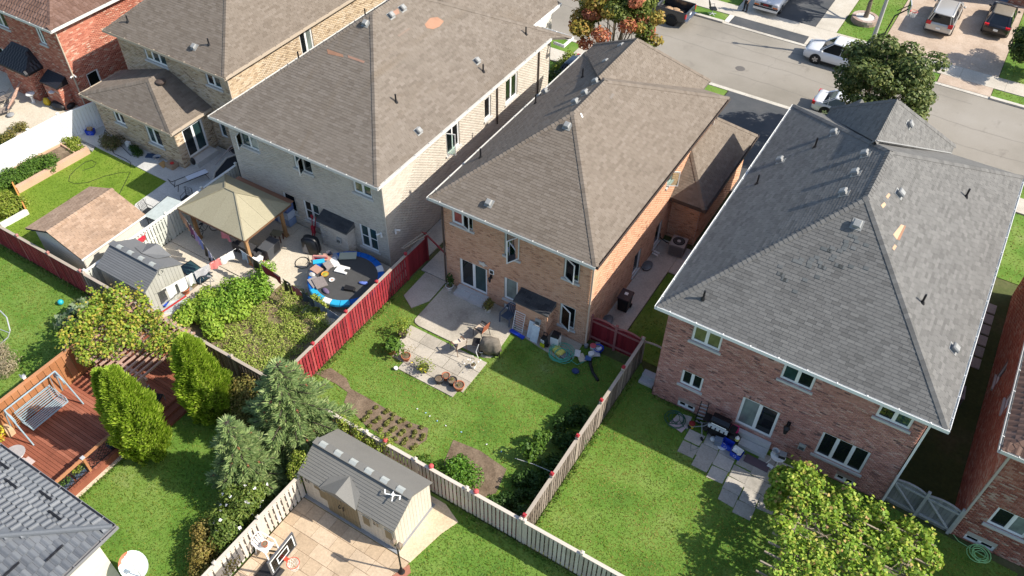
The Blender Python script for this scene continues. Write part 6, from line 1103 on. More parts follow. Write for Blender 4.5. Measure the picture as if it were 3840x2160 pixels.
part('seat', MB().loft([[(-.26, -.25, .46), (.26, -.25, .46), (.26, .25, .46), (-.26, .25, .46)], [(-.28, -.27, .5), (.28, -.27, .5), (.28, .27, .5), (-.28, .27, .5)], [(-.24, -.23, .55), (.24, -.23, .55), (.24, .23, .55), (-.24, .23, .55)]]), BLACK, t); part('backrest', MB().loft([[(-.28, -.22, .62), (-.2, -.22, .62), (-.2, .22, .62), (-.28, .22, .62)], [(-.36, -.25, .9), (-.29, -.25, .9), (-.29, .25, .9), (-.36, .25, .9)], [(-.42, -.17, 1.15), (-.36, -.17, 1.15), (-.36, .17, 1.15), (-.42, .17, 1.15)]]), BLACK, t); part('column', MB().tube([(0, 0, .08), (0, 0, .46)], .035, 8), GALV, t)
for s in (-1, 1): part('armrest', MB().tube([(-.15, s*.28, .48), (-.15, s*.32, .7), (.15, s*.32, .72), (.18, s*.3, .52)], .02, 6), BLACK, t)
for k in range(5): a = k*1.2566; c, q = math.cos(a), math.sin(a); part('leg', MB().bar((0, 0, .1), (.3*c, .3*q, .07), .05, .04), GALV, t); part('caster', MB().sphere((.3*c, .3*q, .035), .035, 8, 5), GREYP, t)
def hoop(label, loc, rz, h, bw, bh, frame, board_clear=True, pole=True, base=True):
    t = thing('basketball_hoop', label, 'basketball hoop', loc, rz); part('backboard', MB().box(-.015, .015, -bw/2, bw/2, h-.1, h-.1+bh), CLEAR if board_clear else flat('milky_board', (.5, .5, .5), .3), t); mb = MB(); e = .04
    mb.box(-.03, .03, -bw/2-e, bw/2+e, h-.1-e, h-.1).box(-.03, .03, -bw/2-e, bw/2+e, h-.1+bh, h-.1+bh+e).box(-.03, .03, -bw/2-e, -bw/2, h-.1, h-.1+bh).box(-.03, .03, bw/2, bw/2+e, h-.1, h-.1+bh); part('board_frame', mb, frame, t); mb = MB(); w = .6; z0 = h+.02; mb.box(.017, .022, -w/2, w/2, z0, z0+.05).box(.017, .022, -w/2, w/2, z0+.4, z0+.45).box(.017, .022, -w/2, -w/2+.05, z0+.05, z0+.4).box(.017, .022, w/2-.05, w/2, z0+.05, z0+.4).box(.017, .022, -bw/2+.03, -bw/2+.08, h-.06, h+bh-.16).box(.017, .022, bw/2-.08, bw/2-.03, h-.06, h+bh-.16).box(.017, .022, -bw/2+.08, bw/2-.08, h+bh-.21, h+bh-.16); part('board_lines', mb, WHITE, t)
    part('rim', MB().tube([(.42+.23*math.cos(a*.3927), .23*math.sin(a*.3927), h) for a in range(16)], .014, 6, True).box(.02, .2, -.07, .07, h-.03, h+.02), flat('orange_red_rim', (.65, .06, .03), .4), t); mb = MB()
    for k in range(12):
        for s in (-1, 1): pts = [(.42+(.225-.09*f)*math.cos(k*.5236+s*f*.9), (.225-.09*f)*math.sin(k*.5236+s*f*.9), h-.42*f) for f in (0, .35, .7, 1)]; mb.tube(pts, .006, 4)
    part('net', mb, WHITE, t)
    if pole: part('pole', MB().tube([(-1.15, 0, .0), (-.75, 0, h-.5)], .05, 8).bar((-.78, 0, h-.55), (-.03, 0, h+.1), .06, .08).bar((-.72, 0, h-.15), (-.03, 0, h+.4), .05, .05), STEELD, t)
    if base: part('base', MB().loft([[(-1.75, -.4, 0), (-.85, -.4, 0), (-.85, .4, 0), (-1.75, .4, 0)], [(-1.65, -.32, .16), (-.95, -.3, .16), (-.95, .3, .16), (-1.65, .32, .16)]]), BLACK, t)
    return t
hoop('basketball hoop with clear framed backboard on the stamped patio, bottom edge', (-14.33, 8.02, .05), .05, 2.55, 1.3, .85, flat('dark_board_frame', (.1, .1, .11), .5)); hoop('portable basketball hoop by the minivan on the pink driveway', (-4.9, 62.4, .05), .25, 2.95, 1.1, .75, GALV)
# garden lamp post by the big shed
t = thing('lamp_post', 'black garden lamp post with a lantern at the front corner of the big shed', 'lamp post', (-11.27, 10.73, 0)); part('base', MB().lathe([(.14, 0), (.14, .06), (.09, .14), (.06, .3), (.045, .4)], 12), BLACK, t); part('pole', MB().tube([(0, 0, .4), (0, 0, 2.1)], .035, 10), BLACK, t)
for q in ((-.14, 0), (.14, 0)): part('lantern', MB().loft([[(q[0]-.06, -.06, 2.12), (q[0]+.06, -.06, 2.12), (q[0]+.06, .06, 2.12), (q[0]-.06, .06, 2.12)], [(q[0]-.1, -.1, 2.4), (q[0]+.1, -.1, 2.4), (q[0]+.1, .1, 2.4), (q[0]-.1, .1, 2.4)], [(q[0]-.02, -.02, 2.5), (q[0]+.02, -.02, 2.5), (q[0]+.02, .02, 2.5), (q[0]-.02, .02, 2.5)]]), flat('bronze_glass', (.2, .15, .11), .3), t)
part('crossbar', MB().bar((-.16, 0, 2.1), (.16, 0, 2.1), .03, .03), BLACK, t)
slab('paver_edge', [(-11.55, 10.25), (-11.15, 10.25), (-10.95, 10.9), (-11.2, 11.15)], -.05, .052, flat('red_paver', (.33, .14, .09), .9))
# houses across the street: garages and fronts just beyond the frame
for i, (x0, x1, y0, lab) in enumerate(((-4.6, 3.2, 74.5, 'house with blue grey garage door at the head of the pink driveway'), (-16.8, -8.8, 76.5, 'pale brick house front beyond the white van'))):
    h = thing('house_front', lab, 'house', ((x0+x1)/2, y0, 0)); W_ = Wall(h, (x0, y0, 0), (1, 0, 0), x1-x0, 5.4, (0, -1, 0)); W_.winr(.8, 5.6, .05, 2.3, n=4, sill=False, glass=[flat('slate_blue_door', (.09, .13, .2), .5)]*4, frame=flat('slate_blue_frame', (.12, .16, .23), .5), door=True); W_.build(MORT, BRE, individual=40)
    for k, (a, b) in (('r', ((x1, y0, 0), (0, 1, 0))), ('l', ((x0, y0+9, 0), (0, -1, 0))), ('b', ((x1, y0+9, 0), (-1, 0, 0)))): u = Vector(b); Wall(h, a, b, 9 if k != 'b' else x1-x0, 5.4, u.cross(Z)).build(MORT)
    c = (x0+x1)/2; roof(h, [[(x0-.4, y0-.4, 5.4), (x1+.4, y0-.4, 5.4), (c, y0+4.5, 8.4)], [(x1+.4, y0-.4, 5.4), (x1+.4, y0+9.4, 5.4), (c, y0+4.5, 8.4)], [(x1+.4, y0+9.4, 5.4), (x0-.4, y0+9.4, 5.4), (c, y0+4.5, 8.4)], [(x0-.4, y0+9.4, 5.4), (x0-.4, y0-.4, 5.4), (c, y0+4.5, 8.4)]], SHC, SHX, individual=0)
# ================================================================ GARDEN CONTENTS
BRWN = flat('brown_metal', (.17, .095, .06), .5); TANFAB = flat('tan_sling', (.5, .4, .31), .85); OXRED = flat('oxblood_sling', (.33, .1, .05), .8)
def pot(name, label, loc, r, h, mat, plant=None, n=260, leaf=.1, pr=.28, ph=.3, soil=True, group=None, asp=.62, flowers=None, z=.06):
    t = thing(name, label, 'plant pot', (loc[0], loc[1], z), 0, group); part('pot', MB().lathe([(r*.72, 0), (r*.95, h*.85), (r*1.08, h*.86), (r*1.08, h), (r*.92, h), (r*.9, h*.88)], 18, cap=False).lathe([(r*.72, .005), (.001, .004)], 18, cap=False), mat, t, True); part('soil', MB().lathe([(r*.9, h*.86), (.005, h*.9)], 18, cap=False), SOIL, t)
    if plant:
        bl = blobs_at([(loc[0], loc[1])], pr, z+h+ph*.6, ph*.6, pr*.35, int(abs(loc[0]*37)) % 99, 4); P, N = blob_pts(bl, n, .2, .5); quads_obj('foliage', leaf_quads(P, N, leaf*(.6+.8*rng.random(n)), asp), plant, t); mb = MB()
        for b in bl: mb.tube([(loc[0], loc[1], z+h*.85), (b[0], b[1], b[2])], [.012, .006], 4)
        part('stem', mb, OLIVE, t, world=True)
        if flowers: P, N = blob_pts(bl, 14, .95, .5, .5); quads_obj('flowers', leaf_quads(P, N, .09, .9), flowers, t, kind='stuff')
    return t
OLIVE = flat('green_stem', (.12, .14, .04), .8)
POTB = flat('black_pot', (.03, .03, .032), .6); POTW = flat('white_pot', (.7, .7, .68), .5)
for i, ((px, py), r, m, pl, lab) in enumerate((((1648, 1436), .21, POTB, None, 'black pot filled with dark soil, leftmost of the row of four at the patio edge'), ((1673, 1424), .19, TERRA, None, 'small terracotta pot, second from the left in the row of four'), ((1697, 1442), .22, POTB, OL, 'grey black pot with sparse greenery, third in the row of four'), ((1722, 1460), .25, TERRA, OL, 'largest terracotta pot with sparse greenery, right end of the row of four'))): pot('plant_pot', lab, G(px, py), r, .3, m, pl, 40, .06, .1, .05)
pot('potted_shrub', 'pot with a tall sprawling yellowish plant at the upper left corner of the slabs', G(1512, 1264), .22, .32, POTB, YG, 330, .1, .4, .7); pot('potted_shrub', 'terracotta pot with a broad leaved green plant at the left edge of the slabs', G(1472, 1325), .25, .34, TERRA, MG, 220, .22, .42, .4); pot('potted_shrub', 'terracotta pot with thin reddish flowering stems beside the slabs', G(1524, 1350), .22, .28, TERRA, GOLD, 200, .07, .4, .4, asp=.3); pot('potted_shrub', 'pot with a yellow flowering plant at the near left edge of the slabs', G(1592, 1394), .22, .28, POTB, YG, 300, .08, .32, .25, flowers=flat('yellow_petal', (.7, .55, .03), .6)); pot('potted_shrub', 'small pot with spindly white flowered stems at the right of the slabs', G(1775, 1380), .14, .2, POTW, OL, 90, .06, .35, .25, asp=.25, flowers=PETAL)
pot('potted_plant', 'white pot with a small dark leafy tree by the left of the patio door', (-18.5, 24.55), .2, .26, POTW, DG, 150, .13, .18, .7); pot('potted_plant', 'white pot with spiky striped leaves at the right end of the door step', (-15.95, 24.3), .2, .3, POTW, OL, 110, .34, .22, .3, asp=.16); pot('potted_plant', 'white pot standing by the foot of the covered barbecue', G(1806, 1328), .17, .26, POTW)
# step blocks below the patio door
t = thing('door_step', 'two long pale concrete step blocks below the patio door', 'step', (-17.2, 24.5, .06)); part('block', MB().box(-.88, -.01, -.2, .22, 0, .18), CONCSILL, t); part('block', MB().box(.01, .88, -.22, .2, 0, .18), CONCSILL, t); part('ledge', MB().box(-.9, .9, .2, .43, 0, .3), CONCSILL, t)
def sling_chair(label, loc, rz, back, seatm, frame):
    t = thing('patio_chair', label, 'chair', (*loc, .06), rz)
    part('seat', MB().loft([[(-.25, -.25, .42), (.27, -.25, .44), (.27, .25, .44), (-.25, .25, .42)], [(-.25, -.25, .45), (.27, -.25, .47), (.27, .25, .47), (-.25, .25, .45)]]), seatm, t); part('backrest', MB().loft([[(-.25, -.25, .46), (-.22, -.25, .46), (-.22, .25, .46), (-.25, .25, .46)], [(-.38, -.24, 1.0), (-.35, -.24, 1.0), (-.35, .24, 1.0), (-.38, .24, 1.0)]]), back, t)
    for s in (-1, 1):
        part('frame', MB().tube([(.3, s*.28, 0), (.26, s*.28, .45), (.2, s*.29, .63), (-.3, s*.29, .66)], .017, 6), frame, t); part('leg', MB().tube([(-.35, s*.28, 0), (-.24, s*.27, .44), (-.38, s*.26, 1.02)], .017, 6), frame, t); part('armrest', MB().bar((.22, s*.29, .64), (-.3, s*.29, .67), .06, .025), frame, t)
    return t
sling_chair('patio chair with oxblood back and pale seat half in the shade', (-15.35, 22.75), 3.0, OXRED, TANFAB, STEELD); sling_chair('tan patio chair standing on the sunny slabs', (-15.75, 21.35), 2.75, flat('cream_cushion', (.58, .5, .42), .9), flat('cream_cushion', (.58, .5, .42), .9), BRWN)
# covered barbecue
t = thing('covered_barbecue', 'barbecue under a drooping taupe cover on the patio corner', 'barbecue', (-14.35, 22.0, .06), .4); g = np.random.default_rng(5); rings = []
for z, a, b in ((.3, .55, .3), (.5, .52, .3), (.75, .49, .29), (.95, .43, .24), (1.06, .33, .15), (1.1, .15, .05)):
    rings.append([(a*math.copysign(abs(math.cos(q*.314))**.7, math.cos(q*.314))*(1+.07*math.sin(q*2.2+z*3)), b*math.copysign(abs(math.sin(q*.314))**.7, math.sin(q*.314))*(1+.16*math.sin(q*2.2+z*3)), z+(g.normal()*.07 if z < .4 else 0)) for q in range(20)])
part('cover', MB().loft(rings), flat('taupe_cover', (.15, .13, .105), .85, var=.35), t, True); part('side_shelf', MB().box(-.85, -.5, -.25, .25, .7, .73), BLACK, t); part('cart', MB().box(-.45, .45, -.24, .24, .1, .3).bar((-.5, -.24, 0), (-.5, -.24, .8), .04, .04).bar((.5, -.24, 0), (.5, -.24, .5), .04, .04), BLACK, t)
for s in (-1, 1): part('wheel', swapyz(MB().lathe([(.1, -.03), (.1, .03)], 12)), BLACK, t).location = (-.5, s*.24, .1)
part('strap', MB().tube([(-.5, -.3, .9), (-.62, -.42, .5), (-.5, -.5, .15)], .02, 5), POTW, t)
# plastic armchair
def plastic_chair(label, loc, rz, m, z=.06):
    t = thing('plastic_chair', label, 'chair', (*loc, z), rz); part('seat', MB().loft([[(-.24, -.24, .4), (.26, -.26, .42), (.26, .26, .42), (-.24, .24, .4)], [(-.24, -.24, .43), (.26, -.26, .45), (.26, .26, .45), (-.24, .24, .43)]]), m, t)
    for k in range(5): a = -.2+k*.1; part('back_slat', MB().bar((-.25, a*.95, .42), (-.38, a*1.15, .86), .07, .02, up=(1, 0, 0)), m, t)
    part('back_rail', MB().tube([(-.36, -.28, .8), (-.42, -.18, .9), (-.43, 0, .93), (-.42, .18, .9), (-.36, .28, .8)], .025, 6), m, t)
    for s in (-1, 1): part('armrest', MB().tube([(-.36, s*.28, .8), (-.1, s*.31, .66), (.22, s*.31, .64), (.27, s*.3, .6)], .028, 6), m, t); part('leg', MB().bar((.3, s*.3, 0), (.26, s*.3, .62), .06, .04), m, t); part('leg', MB().bar((-.33, s*.28, 0), (-.26, s*.25, .44), .06, .04), m, t)
    return t
SLB = flat('slate_blue_plastic', (.06, .085, .13), .5); plastic_chair('slate blue plastic armchair under the window beside the chimney breast', (-14.72, 24.25), -1.7, SLB); plastic_chair('white plastic armchair holding a flower pot by the low cream fence', (-16.35, 8.6), .1, POTW, .05); pot('flower_pot', 'terracotta pot resting on the white plastic armchair', (-16.33, 8.6), .12, .2, TERRA, z=.5)
# things leaning on the chimney breast
y = 24.93-.72
t = thing('drying_rack', 'folded white drying rack leaning on the chimney breast', 'drying rack', (-13.95, y-.2, .06)); mb = MB(); pts = [(-.28, -.16, 0), (-.28, .14, 1.15), (.28, .14, 1.15), (.28, -.16, 0)]
for a, b in zip(pts, pts[1:]+pts[:1]): mb.tube([a, b], .016, 6)
part('frame', mb, WHITE, t)
for k in range(8): f = .12+k*.11; part('bar', MB().tube([(-.28, -.16+.3*f, 1.15*f), (.28, -.16+.3*f, 1.15*f)], .012, 5), WHITE, t)
solo('blue_tray', 'long bright blue plastic tray at the foot of the drying rack', 'tray', MB().box(-.42, .42, -.09, .09, 0, .1).box(-.38, .38, -.06, .06, .1, .11), BLUE, (-13.85, y-.5, .06), -.12)
for i, x in enumerate((-13.2, -12.93)): t = thing('shelf_panel', ['pale blue white folding panel leaning behind its twin on the chimney breast', 'pale blue white panel leaning in front, right of its twin'][i], 'panel', (x, y-.25-.1*i, .06), 0); part('board', MB().bar((0, -.1-.02*i, 0), (0, .18-.05*i, .95), .4, .025, up=(0, -1, 0)), flat('icy_white_plastic', (.6, .68, .74), .4), t); part('edge', MB().bar((0, .18-.05*i, .95), (0, .185-.05*i, .975), .36, .05, up=(0, -1, 0)), GREYP, t)
t = thing('pressure_washer', 'black and lime pressure washer marked K5 standing at the wall corner', 'pressure washer', (-12.35, 23.75, .06), -.1); LIME = flat('lime_plastic', (.5, .52, .02), .4); part('body', MB().loft([[(-.14, -.13, .1), (.14, -.13, .1), (.14, .13, .1), (-.14, .13, .1)], [(-.16, -.14, .4), (.16, -.14, .4), (.16, .14, .4), (-.16, .14, .4)], [(-.1, -.1, .72), (.1, -.1, .72), (.1, .1, .72), (-.1, .1, .72)]]), BLACK, t); part('panel', MB().box(-.13, .13, -.16, -.13, .1, .36), LIME, t); part('badge', MB().box(-.1, .1, -.158, -.13, .42, .6), WHITE, t)
text('K5', .13, BLACK, t, Matrix(((1, 0, 0, 0), (0, 0, -1, -.162), (0, 1, 0, .51), (0, 0, 0, 1)))); part('handle', MB().tube([(-.1, .1, .7), (-.1, .12, .9), (.1, .12, .9), (.1, .1, .7)], .02, 6), BLACK, t)
for s in (-1, 1): part('wheel', MB().tube([(s*.15, .1, .1), (s*.2, .1, .1)], .1, 12), BLACK, t)
t = thing('portable_air_conditioner', 'white portable air conditioner with black top beside the pressure washer', 'appliance', (-11.95, 24.2, .06), .1); part('body', MB().loft([[(-.2, -.18, 0), (.2, -.18, 0), (.2, .18, 0), (-.2, .18, 0)], [(-.22, -.2, .35), (.22, -.2, .35), (.22, .2, .35), (-.22, .2, .35)], [(-.21, -.19, .62), (.21, -.19, .62), (.21, .19, .62), (-.21, .19, .62)]]), WHITE, t); part('top', MB().loft([[(-.21, -.19, .62), (.21, -.19, .62), (.21, .19, .62), (-.21, .19, .62)], [(-.17, -.14, .78), (.17, -.14, .78), (.17, .16, .78), (-.17, .16, .78)]]), BLACK, t); part('cord', MB().tube([(.2, 0, .7), (.3, -.05, .5), (.3, -.05, .2), (.25, -.1, .02)], .012, 5), POTW, t)
solo('yellow_sack', 'yellow and white sack lying under the coiled hose', 'sack', MB().loft([[(-.3, -.22, .02), (.3, -.22, .02), (.3, .22, .02), (-.3, .22, .02)], [(-.34, -.25, .08), (.34, -.25, .08), (.34, .25, .08), (-.34, .25, .08)], [(-.25, -.18, .16), (.25, -.18, .16), (.25, .18, .16), (-.25, .18, .16)]]), flat('yellow_white_print', (.6, .55, .12), .5, var=.5, scale=9), (-11.6, 23.85, .06), -.3, True)
solo('grey_crate', 'shallow grey crate half under the coiled hose', 'crate', MB().box(-.3, .3, -.22, .22, 0, .03).box(-.3, .3, -.22, -.2, .03, .15).box(-.3, .3, .2, .22, .03, .15).box(-.3, -.28, -.2, .2, .03, .15).box(.28, .3, -.2, .2, .03, .15), GREYP, (-11.15, 23.75, .06), -.25)
def coil(name, label, c, r, turns, mat, th=.018, tail=(), seed=1, z=.05, drop=0., wob=.25, flat_=1.):
    g = np.random.default_rng(seed); pts = []; ph = g.random()*6
    n = int(turns*14)
    for i in range(n): a = i/14*6.283; rr = r*(.75+wob*math.sin(a*.37+ph)+.12*math.sin(a*1.3)); pts.append((rr*math.cos(a)+.12*math.sin(a*.21)*r, rr*math.sin(a)*flat_+.1*math.cos(a*.17)*r, z+.012*(i/14)+.02*math.sin(a*.7)+drop*math.sin(a)))
    pts += [(q[0]-c[0], q[1]-c[1], q[2] if len(q) > 2 else th) for q in tail]; return solo(name, label, 'hose', MB().tube(pts, th, 5), mat, (c[0], c[1], 0))
TEALH = flat('mint_green_hose', (.06, .38, .27), .5); coil('garden_hose', 'mint green garden hose coiled in loose loops beside the house corner', (-11.35, 23.7), .62, 6, TEALH, .017, [(-10.4, 23.6, .08), (-10.15, 24.1, .05)], 3, .2)
solo('blue_tub', 'round blue tub with bottles against the dark red gate', 'tub', MB().lathe([(.18, 0), (.24, .26), (.26, .27), (.24, .28), (.17, .03)], 18, cap=False).lathe([(.18, .01), (.01, .01)], 18, cap=False), BLUE, (-9.95, 24.95, 0), 0, True)
solo('white_rag', 'crumpled white and blue cloth inside the blue tub', 'cloth', MB().sphere((0, 0, 0), .15, 9, 6, (1, .8, .5)).sphere((.08, .05, .04), .09, 8, 5), POTW, (-9.95, 24.95, .2), 0, True)
for i, (px, py, r, h, m, lab) in enumerate(((2222, 1312, .15, .26, flat('pink_lid', (.6, .12, .14), .5), 'white bucket with a pinkish red lid beside the blue tub'), (2215, 1342, .14, .28, POTW, 'white bucket with a bluish white lid nearest the lawn'), (2197, 1305, .1, .2, GREYP, 'small grey pail between the hose and the buckets'))): p = G(px, py); t = thing('bucket', lab, 'bucket', (p.x, p.y, .05)); part('pail', MB().lathe([(r*.85, 0), (r, h*.9), (r, h)], 16), POTW if i < 2 else m, t, True); part('lid', MB().lathe([(r*1.04, h), (r*1.04, h+.03), (r*.6, h+.035)], 16), m, t)
g = np.random.default_rng(21)
for i, (px, py, w, d, m, lab) in enumerate(((2180, 1345, .5, .36, flat('cream_card', (.55, .48, .36), .9), 'cream cardboard sheet lying at the edge of the rubble'), (2165, 1330, .4, .3, POTW, 'white plastic sheet lying on the cardboard'), (2235, 1330, .45, .35, CONCSILL, 'loose grey paving piece beside the buckets'), (2205, 1352, .3, .3, flat('blue_cloth', (.06, .12, .3), .9), 'blue rag by the white bucket'), (2240, 1305, .4, .25, GREYP, 'grey board under the blue tub'))): p = G(px, py); solo('scrap_sheet', lab, 'scrap', MB().loft([[(-w/2, -d/2, 0), (w/2, -d/2*.8, .01), (w/2*.9, d/2, .02), (-w/2, d/2*.9, 0)], [(-w/2, -d/2, .04), (w/2, -d/2*.8, .05), (w/2*.9, d/2, .06), (-w/2, d/2*.9, .04)]]), m, (p.x, p.y, .06+.03*i), g.random()*3)
solo('drain_hose', 'thick black corrugated drain hose lying on the grass by the gate', 'pipe', MB().tube([(-10.1, 24.5, .08), (-9.9, 24.0, .07), (-9.55, 23.6, .07), (-9.1, 23.3, .06)], .075, 8), BLACK, (-9.8, 24, 0), world=True); p = G(2158, 1396); solo('blue_bag', 'small dark blue bag dropped on the shaded grass', 'bag', MB().sphere((0, 0, .1), .2, 9, 6, (1, .85, .55)), flat('dark_blue_cloth', (.03, .05, .14), .8, var=.4), (p.x, p.y, 0), 0, True)
for i, (px, py) in enumerate(((1485, 1386), )): p = G(px, py); solo('white_pot', 'small white plastic pot lying on the grass left of the slabs', 'pot', MB().lathe([(.08, 0), (.1, .16), (.09, .16)], 12), POTW, (p.x, p.y, 0), .3, True)
# wheelie bin, condenser, downpipe splash etc. in the side passage
t = thing('wheelie_bin', 'black wheelie bin with a white sticker in the side passage', 'bin', (-10.15, 28.15, .05), .05); part('body', MB().loft([[(-.24, -.26, .05), (.24, -.26, .05), (.24, .24, .05), (-.24, .24, .05)], [(-.3, -.34, .95), (.3, -.34, .95), (.3, .33, .95), (-.3, .33, .95)]]), BLACK, t); part('lid', MB().loft([[(-.33, -.38, .96), (.33, -.38, .96), (.33, .38, .96), (-.33, .38, .96)], [(-.32, -.36, 1.02), (.32, -.36, 1.02), (.3, .36, 1.06), (-.3, .36, 1.06)]]), flat('aubergine_plastic', (.035, .03, .04), .35), t); part('sticker', MB().box(-.08, .1, -.02, .16, 1.045, 1.06), WHITE, t); part('handle', MB().tube([(-.28, .38, 1.0), (.28, .38, 1.0)], .025, 6), BLACK, t)
for s in (-1, 1): part('wheel', MB().tube([(s*.24, .28, .12), (s*.3, .28, .12)], .12, 12), RUBBER, t)
def condenser(label, loc):
    t = thing('condenser_unit', label, 'air conditioner', (*loc, .05), .1, 'outdoor condenser units'); part('cabinet', MB().loft([[(-.4, -.4, .06), (.4, -.4, .06), (.4, .4, .06), (-.4, .4, .06)], [(-.4, -.4, .78), (.4, -.4, .78), (.4, .4, .78), (-.4, .4, .78)]]), flat('taupe_grey_steel', (.2, .18, .18), .5), t); part('top_panel', MB().box(-.42, .42, -.42, .42, .78, .83), flat('light_taupe_steel', (.32, .3, .29), .5), t); part('fan_grille', MB().lathe([(.33, .835), (.33, .85), (.3, .86), (.01, .845)], 20, cap=False), BLACK, t); part('fan_hub', MB().lathe([(.1, .85), (.1, .87), (.03, .88)], 12), GALV, t); mb = MB()
    for r in (.14, .2, .26): mb.tube([(r*math.cos(a*.349), r*math.sin(a*.349), .87) for a in range(18)], .006, 4, True)
    part('guard', mb, GREYP, t)
    for s in (-1, 1): part('louvre', MB().box(-.36, .36, s*.405-.008, s*.405+.008, .14, .7).box(s*.405-.008, s*.405+.008, -.36, .36, .14, .7), flat('louvre_grey', (.13, .12, .12), .6), t)
    part('pipe', MB().tube([(-.4, .2, .3), (-.7, .25, .25), (-1.1, .2, .5), (-1.15, .2, .8)], .03, 6), BLACK, t); return t
condenser('condenser unit beside the low side wing of the middle house', (-9.55, 33.5)); condenser('condenser unit in the dark gap right of the rose brick house', (5.35, 31.0))
for i, (x, y) in enumerate(((-10.45, 31.6), (-10.45, 26.9))): t = thing('window_well', 'curved grey window well cover in the side passage, %s one' % ['farther', 'nearer'][i], 'window well', (x, y, .05), 0, 'window wells'); part('cover', MB().lathe([(.34, 0), (.34, .12), (.3, .14), (.01, .18)], 16, sx=.75, sy=1.1), flat('smoky_plastic', (.14, .16, .17), .25), t, True); part('rim', MB().tube([(.27*math.cos(a*.4), .39*math.sin(a*.4), .13) for a in range(16)], .02, 5, True), GREYP, t)
t = thing('drain_pipe', 'pair of pale plastic pipe ends at the foot of the passage wall', 'pipe', (-10.6, 32.5, .3)); part('pipe', MB().tube([(0, 0, 0), (.35, 0, -.05)], .05, 8), POTW, t); part('pipe', MB().tube([(0, .2, 0), (.35, .2, -.05)], .05, 8), POTW, t)
# fixtures on the middle house wall
W_ = 24.9
t = thing('star_ornament', 'pale leaf shaped ornament above the patio door', 'ornament', (-16.62, W_, 2.56)); part('plaque', MB().loft([[(.3*c*math.cos(a), 0, .17*c*math.sin(a)) for a, c in ((k*.628, 1 if k % 2 == 0 else .5) for k in range(10))], [(.3*c*math.cos(a), -.04, .17*c*math.sin(a)) for a, c in ((k*.628, 1 if k % 2 == 0 else .5) for k in range(10))]]), flat('ivory_plaque', (.6, .58, .54), .6), t)
t = thing('wall_sign', 'small white framed black plaque right of the patio door', 'plaque', (-16.08, W_, 2.3)); part('frame', MB().box(-.13, .13, -.05, 0, -.14, .14), WHITE, t); part('face', MB().box(-.09, .09, -.058, -.05, -.1, .1), BLACK, t)
def wall_lamp(label, loc, k=1.): t = thing('wall_lamp', label, 'lamp', loc); part('bracket', MB().box(-.05*k, .05*k, -.05, 0, -.02, .2*k).bar((0, -.03, .18*k), (0, -.16*k, .16*k), .04, .04), BLACK, t); part('lantern', MB().lathe([(.05*k, -.16*k), (.09*k, .08*k), (.1*k, .09*k), (.02*k, .16*k)], 8, (0, -.16*k, 0)), BLACK, t); part('bulb', MB().sphere((0, -.16*k, -.15*k), .05*k, 8, 5), POTW, t)
wall_lamp('black wall lantern right of the patio door', (-16.12, W_, 1.85)); wall_lamp('large black wall lantern right of the sliding door on the rose brick house', (-.55, 23.95, 2.05), 1.5)
def dryer_vent(label, loc): t = thing('wall_vent', label, 'vent', loc, 0, 'square wall vents'); part('hood', MB().loft([[(-.15, 0, -.15), (.15, 0, -.15), (.15, 0, .16), (-.15, 0, .16)], [(-.15, -.12, -.15), (.15, -.12, -.15), (.15, -.05, .16), (-.15, -.05, .16)]]), flat('vent_grey', (.32, .33, .32), .5), t); part('flap', MB().box(-.1, .1, -.125, -.09, -.12, .02), flat('vent_dark', (.07, .08, .08), .5), t)
dryer_vent('square grey vent on the chimney breast of the middle house', (-12.95, 24.93-.735, 1.15)); dryer_vent('square grey vent on the chimney breast of the pale house', (-25.0, 24.3-.635, 1.05)); dryer_vent('square grey vent between the windows of the rose brick house', (.3, 23.96, 1.2)); solo('satellite_receiver', 'white round dish fixed to the red house wall above the yellow bag', 'dish', MB().lathe([(.02, 0), (.18, .03), (.22, .09)], 14), POTW, (-49.6, 24.55, 1.2))
def floodlight(label, loc, rz): t = thing('flood_light', label, 'lamp', loc, rz, 'white twin flood lights'); part('base', MB().box(-.06, .06, -.04, 0, -.06, .06), POTW, t); [part('head', MB().tube([(0, -.04, 0), (s*.1, -.12, -.02), (s*.17, -.2, -.06)], [.03, .045, .06], 8), POTW, t) for s in (-1, 1)]
floodlight('white twin floodlight on the rear wall of the pale house near its corner', (-22.5, 24.27, 2.25), 0); floodlight('white twin floodlight round the side corner of the pale house', (-22.1, 24.9, 2.2), math.pi/2); floodlight('white twin floodlight on the corner of the red house', (-47.9, 25.45, 2.6), math.pi/4)
# --- rose brick house: barbecue, bins, door step
t = thing('door_step', 'concrete landing and step below the sliding door of the rose brick house', 'step', (-1.85, 23.75, 0)); part('landing', MB().box(-.95, .95, .02, .22, 0, .5), CONCSILL, t); part('block', MB().box(-.3, .95, -.4, -.0, 0, .22), CONCSILL, t)
t = thing('barbecue', 'black gas barbecue with silver control panel against the rose brick wall', 'barbecue', (-3.15, 23.45, .03), 0); part('lid', MB().loft([[(-.42, -.27, .92), (.42, -.27, .92), (.42, .25, .92), (-.42, .25, .92)], [(-.42, -.24, 1.1), (.42, -.24, 1.1), (.42, .22, 1.12), (-.42, .22, 1.12)], [(-.4, -.1, 1.24), (.4, -.1, 1.24), (.4, .14, 1.25), (-.4, .14, 1.25)]]), flat('glossy_black', (.01, .01, .012), .2), t); part('lid_handle', MB().tube([(-.34, -.3, 1.0), (.34, -.3, 1.0)], .02, 6), CHROME, t); part('control_panel', MB().loft([[(-.45, -.36, .72), (.45, -.36, .72), (.45, -.26, .9), (-.45, -.26, .9)], [(-.45, -.38, .73), (.45, -.38, .73), (.45, -.28, .91), (-.45, -.28, .91)]]), flat('brushed_steel', (.42, .44, .47), .35, .5), t)
for k in range(4): part('knob', MB().tube([(-.3+k*.2, -.34, .81), (-.3+k*.2, -.42, .79)], .03, 8), BLACK, t)
